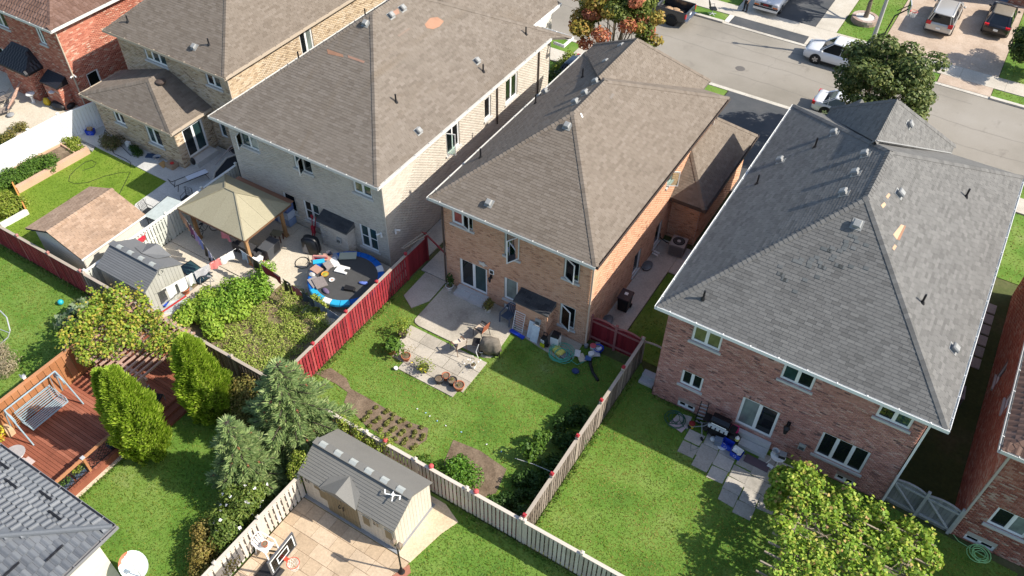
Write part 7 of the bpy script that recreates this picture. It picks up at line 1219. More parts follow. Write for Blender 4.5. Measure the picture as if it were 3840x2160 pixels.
part('firebox', MB().box(-.44, .44, -.26, .25, .7, .92), BLACK, t); part('cabinet', MB().box(-.4, .4, -.22, .22, .1, .7), BLACK, t)
for s in (-1, 1): part('side_shelf', MB().box(min(s*.46, s*.75), max(s*.46, s*.75), -.25, .22, .84, .88), BLACK, t); part('wheel', MB().tube([(s*.36, -.2, .07), (s*.42, -.2, .07)], .07, 10), RUBBER, t)
solo('blue_grey_bin', 'small blue grey pedal bin in front of the barbecue', 'bin', MB().loft([[(-.14, -.12, 0), (.14, -.12, 0), (.14, .12, 0), (-.14, .12, 0)], [(-.17, -.15, .36), (.17, -.15, .36), (.17, .15, .36), (-.17, .15, .36)]]), flat('blue_grey_plastic', (.16, .2, .26), .5), (-2.95, 22.98, .04), .2); solo('white_helmet', 'white round pot lid resting under the barbecue', 'lid', MB().sphere((0, 0, .1), .15, 10, 6, (1, 1, .6)), POTW, (-3.2, 23.05, .04), 0, True)
def recycle(label, loc, rz):
    t = thing('recycling_box', label, 'recycling box', loc, rz, 'blue recycling boxes'); mb = MB(); a, b, h = .26, .19, .34
    for q in ([(-a, -b), (a, -b)], [(a, -b), (a, b)], [(a, b), (-a, b)], [(-a, b), (-a, -b)]):
        (x0, y0), (x1, y1) = q; k = .85; mb.add([(x0*k, y0*k, 0), (x1*k, y1*k, 0), (x1, y1, h), (x0, y0, h), (x0*k*.93, y0*k*.93, .02), (x1*k*.93, y1*k*.93, .02), (x1*.93, y1*.93, h), (x0*.93, y0*.93, h)], [(0, 1, 2, 3), (7, 6, 5, 4), (3, 2, 6, 7)])
    mb.add([(-a*.85, -b*.85, .01), (a*.85, -b*.85, .01), (a*.85, b*.85, .01), (-a*.85, b*.85, .01)], [(0, 1, 2, 3)]); part('box', mb, BLUE, t); mb = MB()
    for k in range(3):
        a0 = k*2.094+.3; p = [(.07*math.cos(a0+j*.4), -.178, .17+.07*math.sin(a0+j*.4)) for j in range(5)]; mb.tube(p, .008, 4)
    part('recycling_mark', mb, WHITE, t); return t
recycle('blue recycling box behind its twin, left of the sliding door', (-2.55, 23.05, .04), -.1); recycle('blue recycling box in front, heaped with paper and jugs', (-2.02, 22.82, .04), -.15); recycle('blue recycling box with cartons by the shaded vinyl fence', (-45.45, 23.75, .05), .5)
solo('paper_heap', 'white paper and cartons heaped on the front blue box', 'rubbish', MB().obox((0, 0, .1), (.42, .3, .05), Matrix.Rotation(.35, 3, 'X')).obox((.12, -.1, .12), (.16, .12, .18), Matrix.Rotation(.5, 3, 'Z')).sphere((-.15, .05, .1), .1, 8, 5), POTW, (-2.02, 22.84, .34), -.2); solo('carton_heap', 'cardboard cartons sticking out of the blue box by the vinyl fence', 'rubbish', MB().obox((0, 0, .1), (.3, .12, .22), Matrix.Rotation(.3, 3, 'Y')).obox((.08, .08, .1), (.16, .1, .26)), flat('brown_card', (.34, .24, .15), .9), (-45.45, 23.75, .3), .4); solo('black_bin_bag', 'black bag sitting behind the blue boxes', 'bag', MB().sphere((0, 0, .25), .32, 10, 6, (1, .9, .85)), BLACK, (-2.45, 23.5, .03), 0, True)
t = thing('detergent_jug', 'white jug with yellow label on the black bag', 'jug', (-2.25, 23.3, .48)); part('jug', MB().lathe([(.09, 0), (.1, .16), (.04, .24), (.04, .27)], 12), POTW, t); part('label', MB().lathe([(.102, .03), (.105, .14)], 12, cap=False), flat('lemon_label', (.62, .6, .1), .5), t)
solo('pink_basin', 'bright pink plastic basin at the left of the sliding door landing', 'basin', MB().loft([[(-.15, -.12, 0), (.15, -.12, 0), (.15, .12, 0), (-.15, .12, 0)], [(-.2, -.16, .22), (.2, -.16, .22), (.2, .16, .22), (-.2, .16, .22)], [(-.17, -.13, .2), (.17, -.13, .2), (.17, .13, .2), (-.17, .13, .2)]]), flat('hot_pink_plastic', (.75, .03, .2), .4), (-2.55, 23.68, .5), .2)
solo('white_disc', 'white round lid lying flat on the flagstones', 'lid', MB().lathe([(.2, 0), (.21, .02), (.17, .03), (.16, .02)], 20), POTW, (-2.72, 22.95, .045), 0)
solo('door_mat', 'dull purple brown mat on the flagstones below the step', 'mat', MB().box(-.55, .55, -.22, .22, 0, .015), flat('plum_mat', (.12, .085, .1), .95), (-1.1, 22.95, .05), -.02); solo('letter', 'white envelope lying at the corner of the mat', 'paper', MB().box(-.13, .13, -.09, .09, 0, .008), WHITE, (-.55, 23.1, .07), -.1)
t = thing('garden_table', 'small round white metal table with things on it by the wall', 'table', (-.42, 23.3, .04)); part('top', MB().lathe([(.32, .66), (.33, .68), (.31, .69)], 20), POTW, t)
for k in range(4): a = k*1.57+.4; c, q = math.cos(a), math.sin(a); part('leg', MB().tube([(.24*c, .24*q, .66), (.26*c, .26*q, .3), (.38*c, .38*q, 0)], .016, 6), POTW, t)
solo('white_pail', 'round white pail on the left of the small metal table', 'pail', MB().lathe([(.1, 0), (.14, .2), (.15, .2), (.12, .17), (.09, .02)], 14), flat('pale_grey_plastic', (.5, .52, .53), .5), (-.6, 23.35, .73), 0); t = thing('toaster_box', 'small black and grey appliance on the right of the small metal table', 'appliance', (-.27, 23.32, .73), .1); part('case', MB().box(-.14, .14, -.12, .12, 0, .2), BLACK, t); part('lid', MB().box(-.15, .15, -.13, .13, .2, .24), GREYP, t)
t = thing('folded_stepladder', 'folded silver stepladder leaning on the wall by the basement window', 'ladder', (-4.1, 23.7, .03), .15)
for s in (-1, 1): part('side', MB().bar((s*.2, -.2, 0), (s*.16, .16, 1.25), .04, .06), BLACK, t)
for k in range(6): f = .12+k*.15; part('rung', MB().box(-.18, .18, -.2+.36*f-.03, -.2+.36*f+.03, 1.25*f-.015, 1.25*f+.015), flat('aluminium_rung', (.5, .5, .52), .4, .4), t)
t = thing('push_stroller', 'black folded stroller frame beside the barbecue', 'stroller', (-3.85, 23.15, .04), -.5); part('frame', MB().tube([(-.4, -.3, .1), (.1, .0, .6), (.3, .2, .95)], .02, 6).tube([(-.4, .2, .1), (.1, .3, .6), (.3, .4, .95)], .02, 6).tube([(.35, -.2, .1), (-.1, .05, .6)], .02, 6).tube([(.35, .3, .1), (-.1, .35, .6)], .02, 6).tube([(.3, .2, .95), (.3, .4, .95)], .02, 6), GREYP, t); part('seat', MB().loft([[(-.1, 0, .3), (.25, 0, .35), (.25, .35, .35), (-.1, .35, .3)], [(-.05, 0, .45), (.3, 0, .75), (.3, .35, .75), (-.05, .35, .45)]]), BLACK, t)
for x, y in ((-.42, -.3), (-.42, .22), (.37, -.22), (.37, .32)): part('wheel', swapyz(MB().lathe([(.1, -.02), (.1, .02)], 12)), RUBBER, t).location = (x, y, .1)
t = thing('yellow_bucket', 'yellow bucket with a dark red lid under the ladder', 'bucket', (-4.3, 23.2, .03)); part('pail', MB().lathe([(.11, 0), (.14, .26)], 14), flat('yellow_plastic', (.62, .45, .02), .45), t); part('lid', MB().lathe([(.145, .26), (.145, .3), (.05, .32)], 14), flat('maroon_lid', (.22, .02, .02), .5), t)
coil('garden_hose', 'dark green hose tangled over the flagstone left of the ladder', (-5.1, 23.2), .5, 6, flat('dark_green_hose', (.02, .09, .05), .5), .016, [(-4.4, 22.9), (-3.95, 22.4), (-3.85, 22.0), (-3.6, 22.3), (-3.75, 22.9)], 6, .08)
solo('pink_board', 'pinkish board on the loose flagstone under the dark green hose', 'board', MB().box(-.35, .35, -.22, .22, 0, .03), flat('pinkish_board', (.46, .36, .38), .8), (-4.85, 22.95, .045), -.2)
t = thing('side_step', 'grey concrete steps at the left corner of the rose brick house', 'step', (-7.1, 24.6, 0)); part('block', MB().box(-.35, .35, -.35, .35, 0, .15), CONCSILL, t); part('block', MB().box(-.35, .35, 0, .35, .15, .3), CONCSILL, t)
for k in range(6): slab('paving_slab', R4(5.3, 6.2, 38-k*.85, 38.7-k*.85), -.05, .03, DST)
coil('garden_hose', 'light green hose heaped by the window of the far right house', (8.0, 23.55), .42, 6, flat('lime_hose', (.3, .6, .25), .5), .018, [(7.2, 23.8), (6.95, 24.0)], 8, .15)
solo('white_bundle', 'bright white plastic bundle hung on a post end of the grape pergola', 'bundle', MB().sphere((0, 0, 0), .2, 10, 6, (1, .9, .8)).sphere((.26, -.1, -.06), .18, 10, 6, (1, .9, .9)), POTW, (.78, 16.45, 2.45), 0, True)
# --- gazebo yard: trampoline and its load
t = thing('trampoline', 'round trampoline with a blue padded rim against the pale house', 'trampoline', (-23.05, 21.8, .05)); R_ = 1.93; part('mat', MB().lathe([(R_-.28, .74), (.01, .73)], 40, cap=False), flat('grey_black_mesh', (.06, .06, .06), .7), t)
BPAD = pieces('blue_vinyl_pad', [(.005, .1, .42), (.008, .12, .48)], .35, grime=.05, bump=0); CPAD = flat('cyan_vinyl_pad', (.03, .36, .62), .35); WPAD = flat('white_vinyl_pad', (.66, .68, .7), .35)
for k in range(24):
    a0, a1 = k*math.pi/12+.008, (k+1)*math.pi/12-.008; m = WPAD if k in (3, 18) else (CPAD if k in (16, 17, 19, 20) else BPAD); mb = MB(); rings = []
    for a in (a0, (a0+a1)/2, a1): rings.append([((R_+dx)*math.cos(a), (R_+dx)*math.sin(a), z) for dx, z in ((-.3, .75), (-.27, .785), (.0, .79), (.05, .75), (.06, .62), (.04, .62), (.03, .74), (-.28, .745))])
    part('pad', mb.loft(rings), m, t)
for k in range(4):
    a = k*1.571+.5; p = [((R_-.05)*math.cos(a+d), (R_-.05)*math.sin(a+d), z) for d, z in ((-.28, .7), (-.28, .06), (0, .03), (.28, .06), (.28, .7))]; part('leg', MB().tube(p, .025, 6), GALV, t)
part('frame', MB().tube([(R_*.99*math.cos(a*.2618), R_*.99*math.sin(a*.2618), .7) for a in range(24)], .025, 6, True), GALV, t)
CARD = flat('grey_card', (.22, .19, .18), .9, var=.2); KR = flat('pinkish_card', (.42, .25, .19), .9); TZ = .82
def sheet_(label, px, py, w, d, m, rz, z=TZ, th=.05, tilt=0., name='foam_board', cat='board'):
    p = G(px, py, z); return solo(name, label, cat, MB().obox((0, 0, 0), (w, d, th), Matrix.Rotation(tilt, 3, 'X')), m, (p.x, p.y, z+th), rz)
sheet_('pale sage foam board lying on the trampoline', 1305, 962, .9, .5, flat('sage_foam', (.4, .42, .33), .8), .6); sheet_('white board under the sage board on the trampoline', 1255, 985, .7, .35, POTW, -.5, .8); sheet_('slate blue card under the white board', 1255, 965, .5, .35, flat('blue_grey_card', (.22, .26, .33), .8), -.5, .79)
solo('cut_board', 'white board with a notch cut from one end on the trampoline', 'board', MB().prism([(-.35, -.25), (.1, -.25), (.35, -.27), (.35, -.13), (.12, -.1), (.12, .08), (.35, .12), (.35, .25), (-.3, .27)], 0, .05), POTW, tuple(G(1283, 1012, TZ)), .25)
sheet_('pinkish card at the left rim of the trampoline', 1187, 1012, .55, .45, KR, -.1, .84); sheet_('pinkish brown card at the upper left rim of the trampoline', 1225, 968, .5, .5, KR, .4, .84); sheet_('dark card at the upper rim of the trampoline', 1235, 952, .4, .25, flat('dark_card', (.08, .08, .1), .8), -.4, .84)
sheet_('bright cyan plastic board on the left rim of the trampoline', 1196, 983, .6, .3, flat('cyan_board', (.03, .4, .65), .4), .75, .86); sheet_('large grey card in front on the trampoline', 1200, 1062, .75, .6, CARD, -.5, .86, .06); sheet_('second grey card under the large one', 1180, 1060, .7, .5, flat('mid_grey_card', (.27, .25, .24), .9), -.4, .82)
t = solo('grey_folding_seat', 'grey folding seat lying on the trampoline', 'chair', MB().obox((0, 0, .12), (.45, .4, .05), Matrix.Rotation(.3, 3, 'Y')).obox((.2, -.15, .05), (.1, .5, .05), Matrix.Rotation(.4, 3, 'Z')).obox((-.2, 0, .06), (.05, .4, .12)), CARD, tuple(G(1232, 1000, TZ)), -.3)
p = G(1220, 1032, TZ); t = thing('orange_bowl', 'orange rimmed bowl of green produce on the trampoline', 'bowl', (p.x, p.y, TZ)); part('bowl', MB().lathe([(.12, 0), (.19, .1), (.2, .1), (.17, .08)], 18), flat('orange_plastic', (.6, .28, .03), .4), t, True); part('produce', MB().lathe([(.165, .07), (.1, .1), (.01, .11)], 14, cap=False), flat('olive_produce', (.3, .3, .05), .7), t)
p = G(1245, 1050, TZ); t = thing('white_plate', 'white plate with reddish food on the trampoline', 'plate', (p.x, p.y, TZ)); part('plate', MB().lathe([(.08, 0), (.15, .03), (.155, .03), (.1, .015)], 20), WHITE, t, True); part('food', MB().lathe([(.075, .02), (.01, .03)], 12, cap=False), flat('salmon_food', (.55, .3, .2), .7), t)
solo('black_bag', 'black bag lying near the front of the trampoline', 'bag', MB().loft([[(-.25, -.14, 0), (.3, -.12, 0), (.3, .14, 0), (-.25, .16, 0)], [(-.24, -.14, .14), (.24, -.12, .1), (.24, .13, .1), (-.24, .16, .14)]]), BLACK, tuple(G(1310, 1085, TZ)), .35); solo('blue_cloth', 'crumpled periwinkle blue cloth on the right of the trampoline', 'cloth', MB().sphere((0, 0, .03), .2, 10, 6, (1.3, .5, .3)).sphere((.12, .05, .04), .12, 8, 5, (1.2, .7, .4)), flat('periwinkle_cloth', (.12, .18, .5), .85, var=.3), tuple(G(1362, 1063, TZ)), .3, True); solo('plum_cloth', 'dark plum patterned cloth at the near rim of the trampoline', 'cloth', MB().sphere((0, 0, .03), .22, 10, 6, (1.2, .6, .35)), flat('plum_cloth', (.13, .1, .17), .9, var=.6, scale=20), tuple(G(1222, 1092, TZ)), -.3, True); solo('patterned_cushion', 'black and white patterned cushion at the left rim of the trampoline', 'cushion', MB().sphere((0, 0, .05), .17, 10, 6, (1.2, .9, .5)), flat('piebald_cloth', (.4, .4, .38), .9, var=.95, scale=7), tuple(G(1170, 1032, TZ)), 0, True)
t = thing('toy_slide', 'red and pink plastic toy slide panel standing by the trampoline', 'toy', (-24.9, 22.0, .05), .5); part('panel', MB().loft([[(-.45, -.03, 0), (.45, -.03, 0), (.45, .03, 0), (-.45, .03, 0)], [(-.4, .15, 1.0), (.3, .15, 1.0), (.3, .2, 1.0), (-.4, .2, 1.0)]]), flat('cherry_plastic', (.45, .015, .05), .4), t); part('edge', MB().bar((-.45, -.05, 0), (-.42, .13, 1.02), .1, .1, up=(0, 1, 0)).bar((-.42, .13, 1.02), (.3, .15, 1.0), .1, .08, up=(0, 1, 0)), flat('faded_pink_plastic', (.55, .25, .22), .6), t)
# covered barbecue, tools, stool, tubs under the gazebo
t = thing('covered_barbecue', 'barbecue under a black and grey cover beside the chimney breast of the pale house', 'barbecue', (-26.5, 22.95, .05), .2); rings = []
for z, a, b in ((.05, .5, .34), (.5, .5, .34), (.85, .46, .32), (1.02, .3, .18), (1.06, .1, .05)): rings.append([(a*math.copysign(abs(math.cos(q*.314))**.7, math.cos(q*.314))*(1+g.normal()*.04), b*math.copysign(abs(math.sin(q*.314))**.7, math.sin(q*.314))*(1+g.normal()*.05), z) for q in range(20)])
part('cover', MB().loft(rings), flat('black_cover', (.012, .014, .018), .45), t, True); part('flap', MB().add([(-.52, -.1, .1), (-.35, -.36, .1), (.05, -.37, .1), (-.1, -.34, .75), (-.42, -.2, .8), (-.53, -.1, .6)], [(0, 1, 2, 3, 4, 5)]), flat('mid_grey_cover', (.3, .29, .29), .8), t)
coil('garden_hose', 'black hose looped on the concrete below the gazebo corner', (-26.4, 21.9), .5, 1.2, BLACK, .018, [(-26.9, 22.9), (-27.6, 23.6)], 9, .06, wob=.1); coil('garden_hose', 'black hose looped on the concrete behind the trampoline', (-24.6, 23.1), .35, 1.5, BLACK, .018, [(-24.0, 23.5)], 10, .06, wob=.1)
t = thing('side_table', 'dark wooden stool table beside the far gazebo post', 'table', (-28.65, 22.6, .05), .3); part('top', MB().box(-.3, .3, -.22, .22, .5, .55), flat('greenish_wood', (.16, .15, .1), .7), t)
for a in (-.25, .25):
    for b in (-.17, .17): part('leg', MB().box(a-.025, a+.025, b-.025, b+.025, 0, .5), flat('mahogany', (.09, .03, .02), .6), t)
solo('garden_tools', 'red handled garden tools standing against the pale house wall', 'tools', MB().bar((-27.3, 23.9, .05), (-27.35, 24.2, 1.3), .04, .04).bar((-27.15, 23.9, .05), (-27.1, 24.2, 1.25), .04, .04).obox((-27.33, 24.17, 1.25), (.16, .06, .16)).obox((-27.2, 23.95, .5), (.2, .12, .5)), flat('crimson_handle', (.4, .015, .04), .5), (-27.2, 24, 0), world=True)
t = thing('dark_sofa', 'dark grey outdoor sofa under the gazebo roof', 'sofa', (-29.1, 21.0, .05), 0); DG_ = flat('charcoal_cushion', (.045, .045, .05), .9); part('seat', MB().box(-.8, .8, -.35, .35, .12, .42), DG_, t); part('backrest', MB().box(-.8, .8, -.45, -.3, .42, .8), DG_, t); [part('armrest', MB().box(s*.8-.1, s*.8+.1, -.42, .35, .1, .6), DG_, t) for s in (-1, 1)]
t = thing('storage_box', 'dark grey storage box at the right side of the gazebo', 'box', (-28.2, 21.55, .05), .1); part('box', MB().box(-.3, .3, -.5, .5, 0, .72), flat('slate_box', (.05, .055, .065), .6), t); part('lid', MB().box(-.33, .33, -.53, .53, .72, .77), flat('slate_lid', (.07, .075, .085), .6), t)
t = thing('laundry_tub', 'white plastic basket on a red crate at the near gazebo post', 'basket', (-28.15, 20.55, .3)); part('basket', MB().loft([[(-.16, -.2, 0), (.16, -.2, 0), (.16, .2, 0), (-.16, .2, 0)], [(-.22, -.28, .3), (.22, -.28, .3), (.22, .28, .3), (-.22, .28, .3)], [(-.19, -.25, .28), (.19, -.25, .28), (.19, .25, .28), (-.19, .25, .28)]]), WHITE, t); solo('red_crate', 'red crate under the white basket', 'crate', MB().box(-.2, .2, -.25, .25, 0, .25), REDP, (-28.15, 20.55, .05)); solo('white_tank', 'white gas bottle beside the red crate', 'gas bottle', MB().lathe([(.12, 0), (.2, .06), (.2, .32), (.12, .42), (.06, .46), (.06, .54)], 16), flat('ivory_tank', (.62, .6, .52), .5), (-27.8, 20.5, .05), 0, True)
# bicycle
def bike(label, loc, rz, fm):
    t = thing('bicycle', label, 'bicycle', loc, rz)
    for x in (-.52, .52): w = part('wheel', MB().tube([(x+.32*math.cos(a*.314), 0, .33+.32*math.sin(a*.314)) for a in range(20)], .02, 6, True), RUBBER, t); part('spoke', MB().tube([(x-.3, 0, .33), (x+.3, 0, .33)], .004, 3).tube([(x, 0, .03), (x, 0, .63)], .004, 3).tube([(x-.21, 0, .12), (x+.21, 0, .54)], .004, 3), GALV, w)
    part('frame', MB().tube([(-.52, 0, .33), (-.15, 0, .75), (.38, 0, .8), (-.05, 0, .32), (-.15, 0, .75)], .02, 6).tube([(-.52, 0, .33), (-.05, 0, .32)], .016, 5).tube([(.52, 0, .33), (.36, 0, .95)], .018, 5), fm, t); part('handlebar', MB().tube([(.3, -.28, 1.0), (.36, 0, .97), (.3, .28, 1.0)], .016, 5), BLACK, t); part('saddle', MB().sphere((-.18, 0, .84), .12, 8, 5, (1.2, .6, .35)), BLACK, t); return t
bike('black bicycle under the left side of the gazebo', (-32.3, 20.9, .05), 1.2, STEELD); solo('toy_chair', 'red plastic seat with white bars hanging on the sage fence', 'chair', MB().obox((0, 0, 0), (.12, .5, .3), Matrix.Rotation(.3, 3, 'Y')).bar((0, -.25, .1), (.1, -.35, .35), .03, .03).bar((0, .25, .1), (.1, .35, .35), .03, .03), flat('cherry_red_plastic', (.5, .02, .04), .4), (-33.45, 17.75, 1.45))
# blue and white striped roll along the wall
t = thing('storage_rack', 'long rack of blue and white cases along the pale house wall behind the gazebo', 'rack', (-30.7, 23.95, .05)); part('top_board', MB().box(-2.05, 2.05, -.28, .3, 1.6, 1.66), flat('reddish_plank', (.3, .15, .09), .8), t)
for k in range(9):
    for j in range(3): part('case', MB().box(-2.0+k*.445, -2.0+k*.445+.43, -.27, .28, .1+j*.5, .1+j*.5+.46), [flat('denim_blue', (.08, .13, .3), .6), flat('ice_blue', (.4, .46, .56), .6), flat('steel_blue', (.2, .27, .42), .6)][(k+j*2) % 3], t)
# laundry lines
def cloth(label, a, b, drop, m, z=None, seed=0, name='hanging_cloth', legs=False):
    """garment hung between two points of a line; leans and ripples with the wind"""
    a, b = Vector(a), Vector(b); d = b-a; n = 7; k = 5; o = Vector((d.y, -d.x, 0)).normalized(); g = np.random.default_rng(seed); ph = g.random()*6; mb = MB(); P = []
    for i in range(n+1):
        for j in range(k+1):
            f, h = i/n, j/k; q = a+d*f-Z*(drop*h)+o*(.05*math.sin(f*9+ph+h*2)*(.3+h)); 
            P.append(q)
    th = o*.012; F = []
    for i in range(n):
        for j in range(k):
            if legs and i in (3,) and j > 0: continue
            q = i*(k+1)+j; F.append((q, q+1, q+k+2, q+k+1))
    mb.add(P, F); N = len(P); mb.add([p+th for p in P], [f[::-1] for f in F]); c = (a+b)/2; return solo(name, label, 'laundry', mb, m, (c.x, c.y, c.z-drop), 0, True, 'washing on the lines', world=True)
def line(label, pts, r=.008): c = Vector(pts[0]); return solo('washing_line', label, 'washing line', MB().tube(pts, r, 4), POTW, tuple(c), world=True)
A0, A1 = Vector((-33.3, 20.3, 1.95)), Vector((-28.5, 18.4, 1.95)); LP_ = lambda f: A0+(A1-A0)*f
line('washing line from the sage fence past the gazebo to the yard post', [A0, LP_(.5)-Z*.08, A1])
for f0, f1, dr, m, lab, lg in ((.03, .14, .75, flat('brown_check_cloth', (.33, .2, .13), .9, var=.4, scale=14), 'brown checked towel at the fence end of the washing line', 0), (.145, .25, .8, flat('rusty_towel', (.42, .25, .17), .9, var=.3, scale=14), 'rust striped towel next to the checked towel', 0), (.27, .4, .8, flat('plum_shirt', (.12, .03, .1), .9), 'dark plum shirt on the washing line', 0), (.42, .53, .75, flat('lilac_towel', (.36, .27, .5), .9), 'lilac towel on the washing line', 0), (.54, .64, .75, flat('cornflower_towel', (.2, .25, .55), .9), 'cornflower blue towel on the washing line', 0), (.66, .78, .95, BLACK, 'black leggings on the washing line', 1), (.79, .87, .55, flat('pale_lilac_cloth', (.45, .45, .6), .9), 'pale lilac cloth on the washing line', 0), (.89, .98, .7, BLACK, 'black jacket at the post end of the washing line', 0)): cloth(lab, LP_(f0), LP_(f1), dr, m, seed=int(f0*100), legs=lg)
B0, B1 = Vector((-29.4, 15.6, 1.8)), Vector((-28.3, 19.6, 1.95)); LQ = lambda f: B0+(B1-B0)*f
line('washing line from the grey shed corner up to the gazebo post', [B0, LQ(.5)-Z*.08, B1])
for f0, f1, dr, m, lab, lg in ((.05, .3, .75, POTW, 'white trousers nearest the grey shed on the washing line', 1), (.31, .4, .7, POTW, 'white shirt next to the trousers on the washing line', 0), (.42, .62, .5, flat('printed_grey_cloth', (.4, .4, .42), .9, var=.5, scale=18), 'grey printed cloth on the washing line', 0), (.63, .77, .5, flat('coral_cloth', (.6, .18, .17), .9), 'coral cloth on the washing line', 0), (.78, .95, .5, POTW, 'white cloth at the gazebo end of the washing line', 0)): cloth(lab, LQ(f0), LQ(f1), dr, m, seed=int(f0*100)+200, legs=lg)
C0, C1 = Vector((-28.2, 19.7, 1.9)), Vector((-21.1, 19.15, 1.3)); LR = lambda f: C0+(C1-C0)*f
line('washing line running over the edge of the vegetable plot to the red fence', [C0, LR(.5)-Z*.1, C1])
for f0, f1, dr, m, lab, lg in ((.01, .08, .6, flat('pale_blue_cloth', (.45, .52, .62), .9), 'pale blue towel by the gazebo end of the long washing line', 0), (.1, .2, .65, BLACK, 'black cloth on the long washing line', 0), (.22, .42, .5, flat('wine_cloth', (.2, .015, .03), .9), 'long wine red cloth on the long washing line', 0), (.44, .52, .8, BLACK, 'black trousers on the long washing line', 1), (.53, .61, .5, flat('dusky_red_cloth', (.33, .09, .1), .9), 'dusky red cloth on the long washing line', 0), (.63, .74, .6, flat('navy_shirt', (.03, .045, .07), .9), 'navy shirt on the long washing line', 0), (.75, .85, .45, flat('slate_cloth', (.14, .18, .24), .9), 'slate cloth with white marks on the long washing line', 0), (.86, .99, .55, flat('dusty_blue_sheet', (.2, .24, .33), .9), 'dusty blue sheet at the red fence end of the long washing line', 0)): cloth(lab, LR(f0), LR(f1), dr, m, seed=int(f0*100)+400, legs=lg)
cloth('coral pink top hanging from the gazebo beam', (-30.2, 20.3, 1.9), (-29.5, 20.3, 1.9), .6, flat('coral_pink_cloth', (.58, .2, .22), .9), seed=77)
# clutter by the grey shed
p = G(640, 1150); solo('clear_tarp', 'crumpled clear plastic tarp on the ground by the vegetable plot', 'tarp', MB().loft([[(-1.0, -.5, .01), (.9, -.6, .01), (1.1, .5, .01), (-.8, .6, .01)], [(-.6, -.3, .15), (.5, -.3, .18), (.7, .25, .12), (-.5, .3, .16)]]), flat('cloudy_plastic', (.42, .46, .47), .3, var=.3, scale=4), (p.x, p.y, .03), .6)
p = G(575, 1125); solo('plywood_sheet', 'brown plywood sheet lying in front of the grey shed', 'board', MB().box(-.9, .9, -.5, .5, 0, .03), flat('grey_brown_ply', (.26, .22, .17), .85, var=.2), (p.x+.5, p.y+.2, .05), .75); p = G(590, 1125, .4); t = thing('blue_barrow', 'blue plastic sledge with a grey handle by the grey shed', 'sledge', (p.x, p.y, .15), .35); part('tray', MB().loft([[(-.5, -.2, .05), (.5, -.2, .05), (.5, .2, .05), (-.5, .2, .05)], [(-.6, -.27, .2), (.6, -.27, .2), (.6, .27, .2), (-.6, .27, .2)], [(-.55, -.22, .18), (.55, -.22, .18), (.55, .22, .18), (-.55, .22, .18)]]), flat('royal_blue_plastic', (.01, .06, .45), .4), t); part('handle', MB().tube([(.5, 0, .2), (.9, .1, .5)], .02, 6), GREYP, t)
solo('red_pole', 'long red pole leaning across the plywood by the grey shed', 'pole', MB().bar((-29.8, 15.3, .15), (-29.2, 16.6, .6), .07, .05), flat('signal_red', (.55, .04, .04), .5), (-29.5, 16, 0), world=True); p = G(700, 1100); pot('flower_pot', 'terracotta pot with a small green plant under the washing', p, .22, .34, TERRA, MG, 120, .1, .16, .12, z=.05); solo('hand_trolley', 'rusty metal frame with wheels lying on the ground by the grey shed', 'frame', MB().tube([(-.4, -.3, .05), (.5, -.3, .1), (.6, .3, .1), (-.4, .3, .05)], .02, 5, True).tube([(-.2, -.3, .05), (0, .3, .3)], .02, 5), STEELD, (-30.2, 14.95, .03), .4)
t = thing('framed_glass', 'dark framed glass panel lying on the concrete below the gazebo', 'panel', (-30.6, 18.35, .05), -.12); part('frame', MB().box(-.95, .95, -.42, .42, 0, .04), STEELD, t); part('pane', MB().box(-.9, .9, -.37, .37, .04, .048), GTEAL, t)
t = thing('metal_stool', 'grey metal trestle beside the glass panel', 'trestle', (-29.5, 18.15, .05), .3); part('top', MB().box(-.35, .35, -.06, .06, .5, .55), GREYP, t); [part('leg', MB().bar((s*.3, q*.2, 0), (s*.28, 0, .52), .03, .03), GREYP, t) for s in (-1, 1) for q in (-1, 1)]
p = G(1225, 1140); solo('wooden_trellis', 'white slatted trellis piece leaning on the red fence', 'trellis', MB().bar((-21.3, 17.6, .3), (-20.95, 17.0, 1.2), .04, .04).bar((-21.2, 17.9, .3), (-20.9, 17.4, 1.3), .04, .04).bar((-21.3, 17.6, .5), (-21.2, 18.0, .5), .04, .04).bar((-21.2, 17.4, .8), (-21.1, 17.9, .8), .04, .04), POTW, (-21.1, 17.5, 0), world=True)
# --- neat lawn garden: table, chairs, raised beds, clutter by the wing
t = thing('glass_table', 'frosted glass patio table with a dark frame behind the sage fence', 'table', (-35.2, 20.6, .05), .1); part('glass_top', MB().box(-.55, .55, -.95, .95, .71, .73), flat('frosted_glass', (.42, .47, .46), .15), t); part('rim', MB().tube([(-.56, -.96, .72), (.56, -.96, .72), (.56, .96, .72), (-.56, .96, .72)], .025, 6, True), STEELD, t)
for a in (-.48, .48):
    for b in (-.85, .85): part('leg', MB().tube([(a, b, .7), (a*1.02, b*1.03, 0)], .022, 6), STEELD, t)
def iron_chair(label, loc, rz):
    t = thing('iron_chair', label, 'chair', (*loc, .05), rz, 'black lattice chairs round the glass table'); part('seat', MB().box(-.24, .24, -.24, .24, .42, .46), flat('black_mesh_seat', (.02, .022, .025), .6), t); mb = MB()
    for k in range(-2, 3): mb.bar((-.25, k*.09, .48), (-.32, k*.09+.16, .98), .012, .012).bar((-.25, k*.09, .48), (-.32, k*.09-.16, .98), .012, .012)
    mb.tube([(-.25, -.24, .46), (-.34, -.22, 1.0), (-.34, .22, 1.0), (-.25, .24, .46)], .018, 6); part('backrest', mb, STEELD, t)
    for s in (-1, 1): part('leg', MB().tube([(.26, s*.25, 0), (.22, s*.25, .45), (.18, s*.26, .64), (-.28, s*.26, .66)], .016, 6), STEELD, t); part('leg', MB().tube([(-.3, s*.24, 0), (-.23, s*.24, .45)], .016, 6), STEELD, t); part('spring', MB().tube([(.22*math.cos(a*.5), s*.25, .22+.2*math.sin(a*.5)) for a in range(13)], .014, 5), STEELD, t)
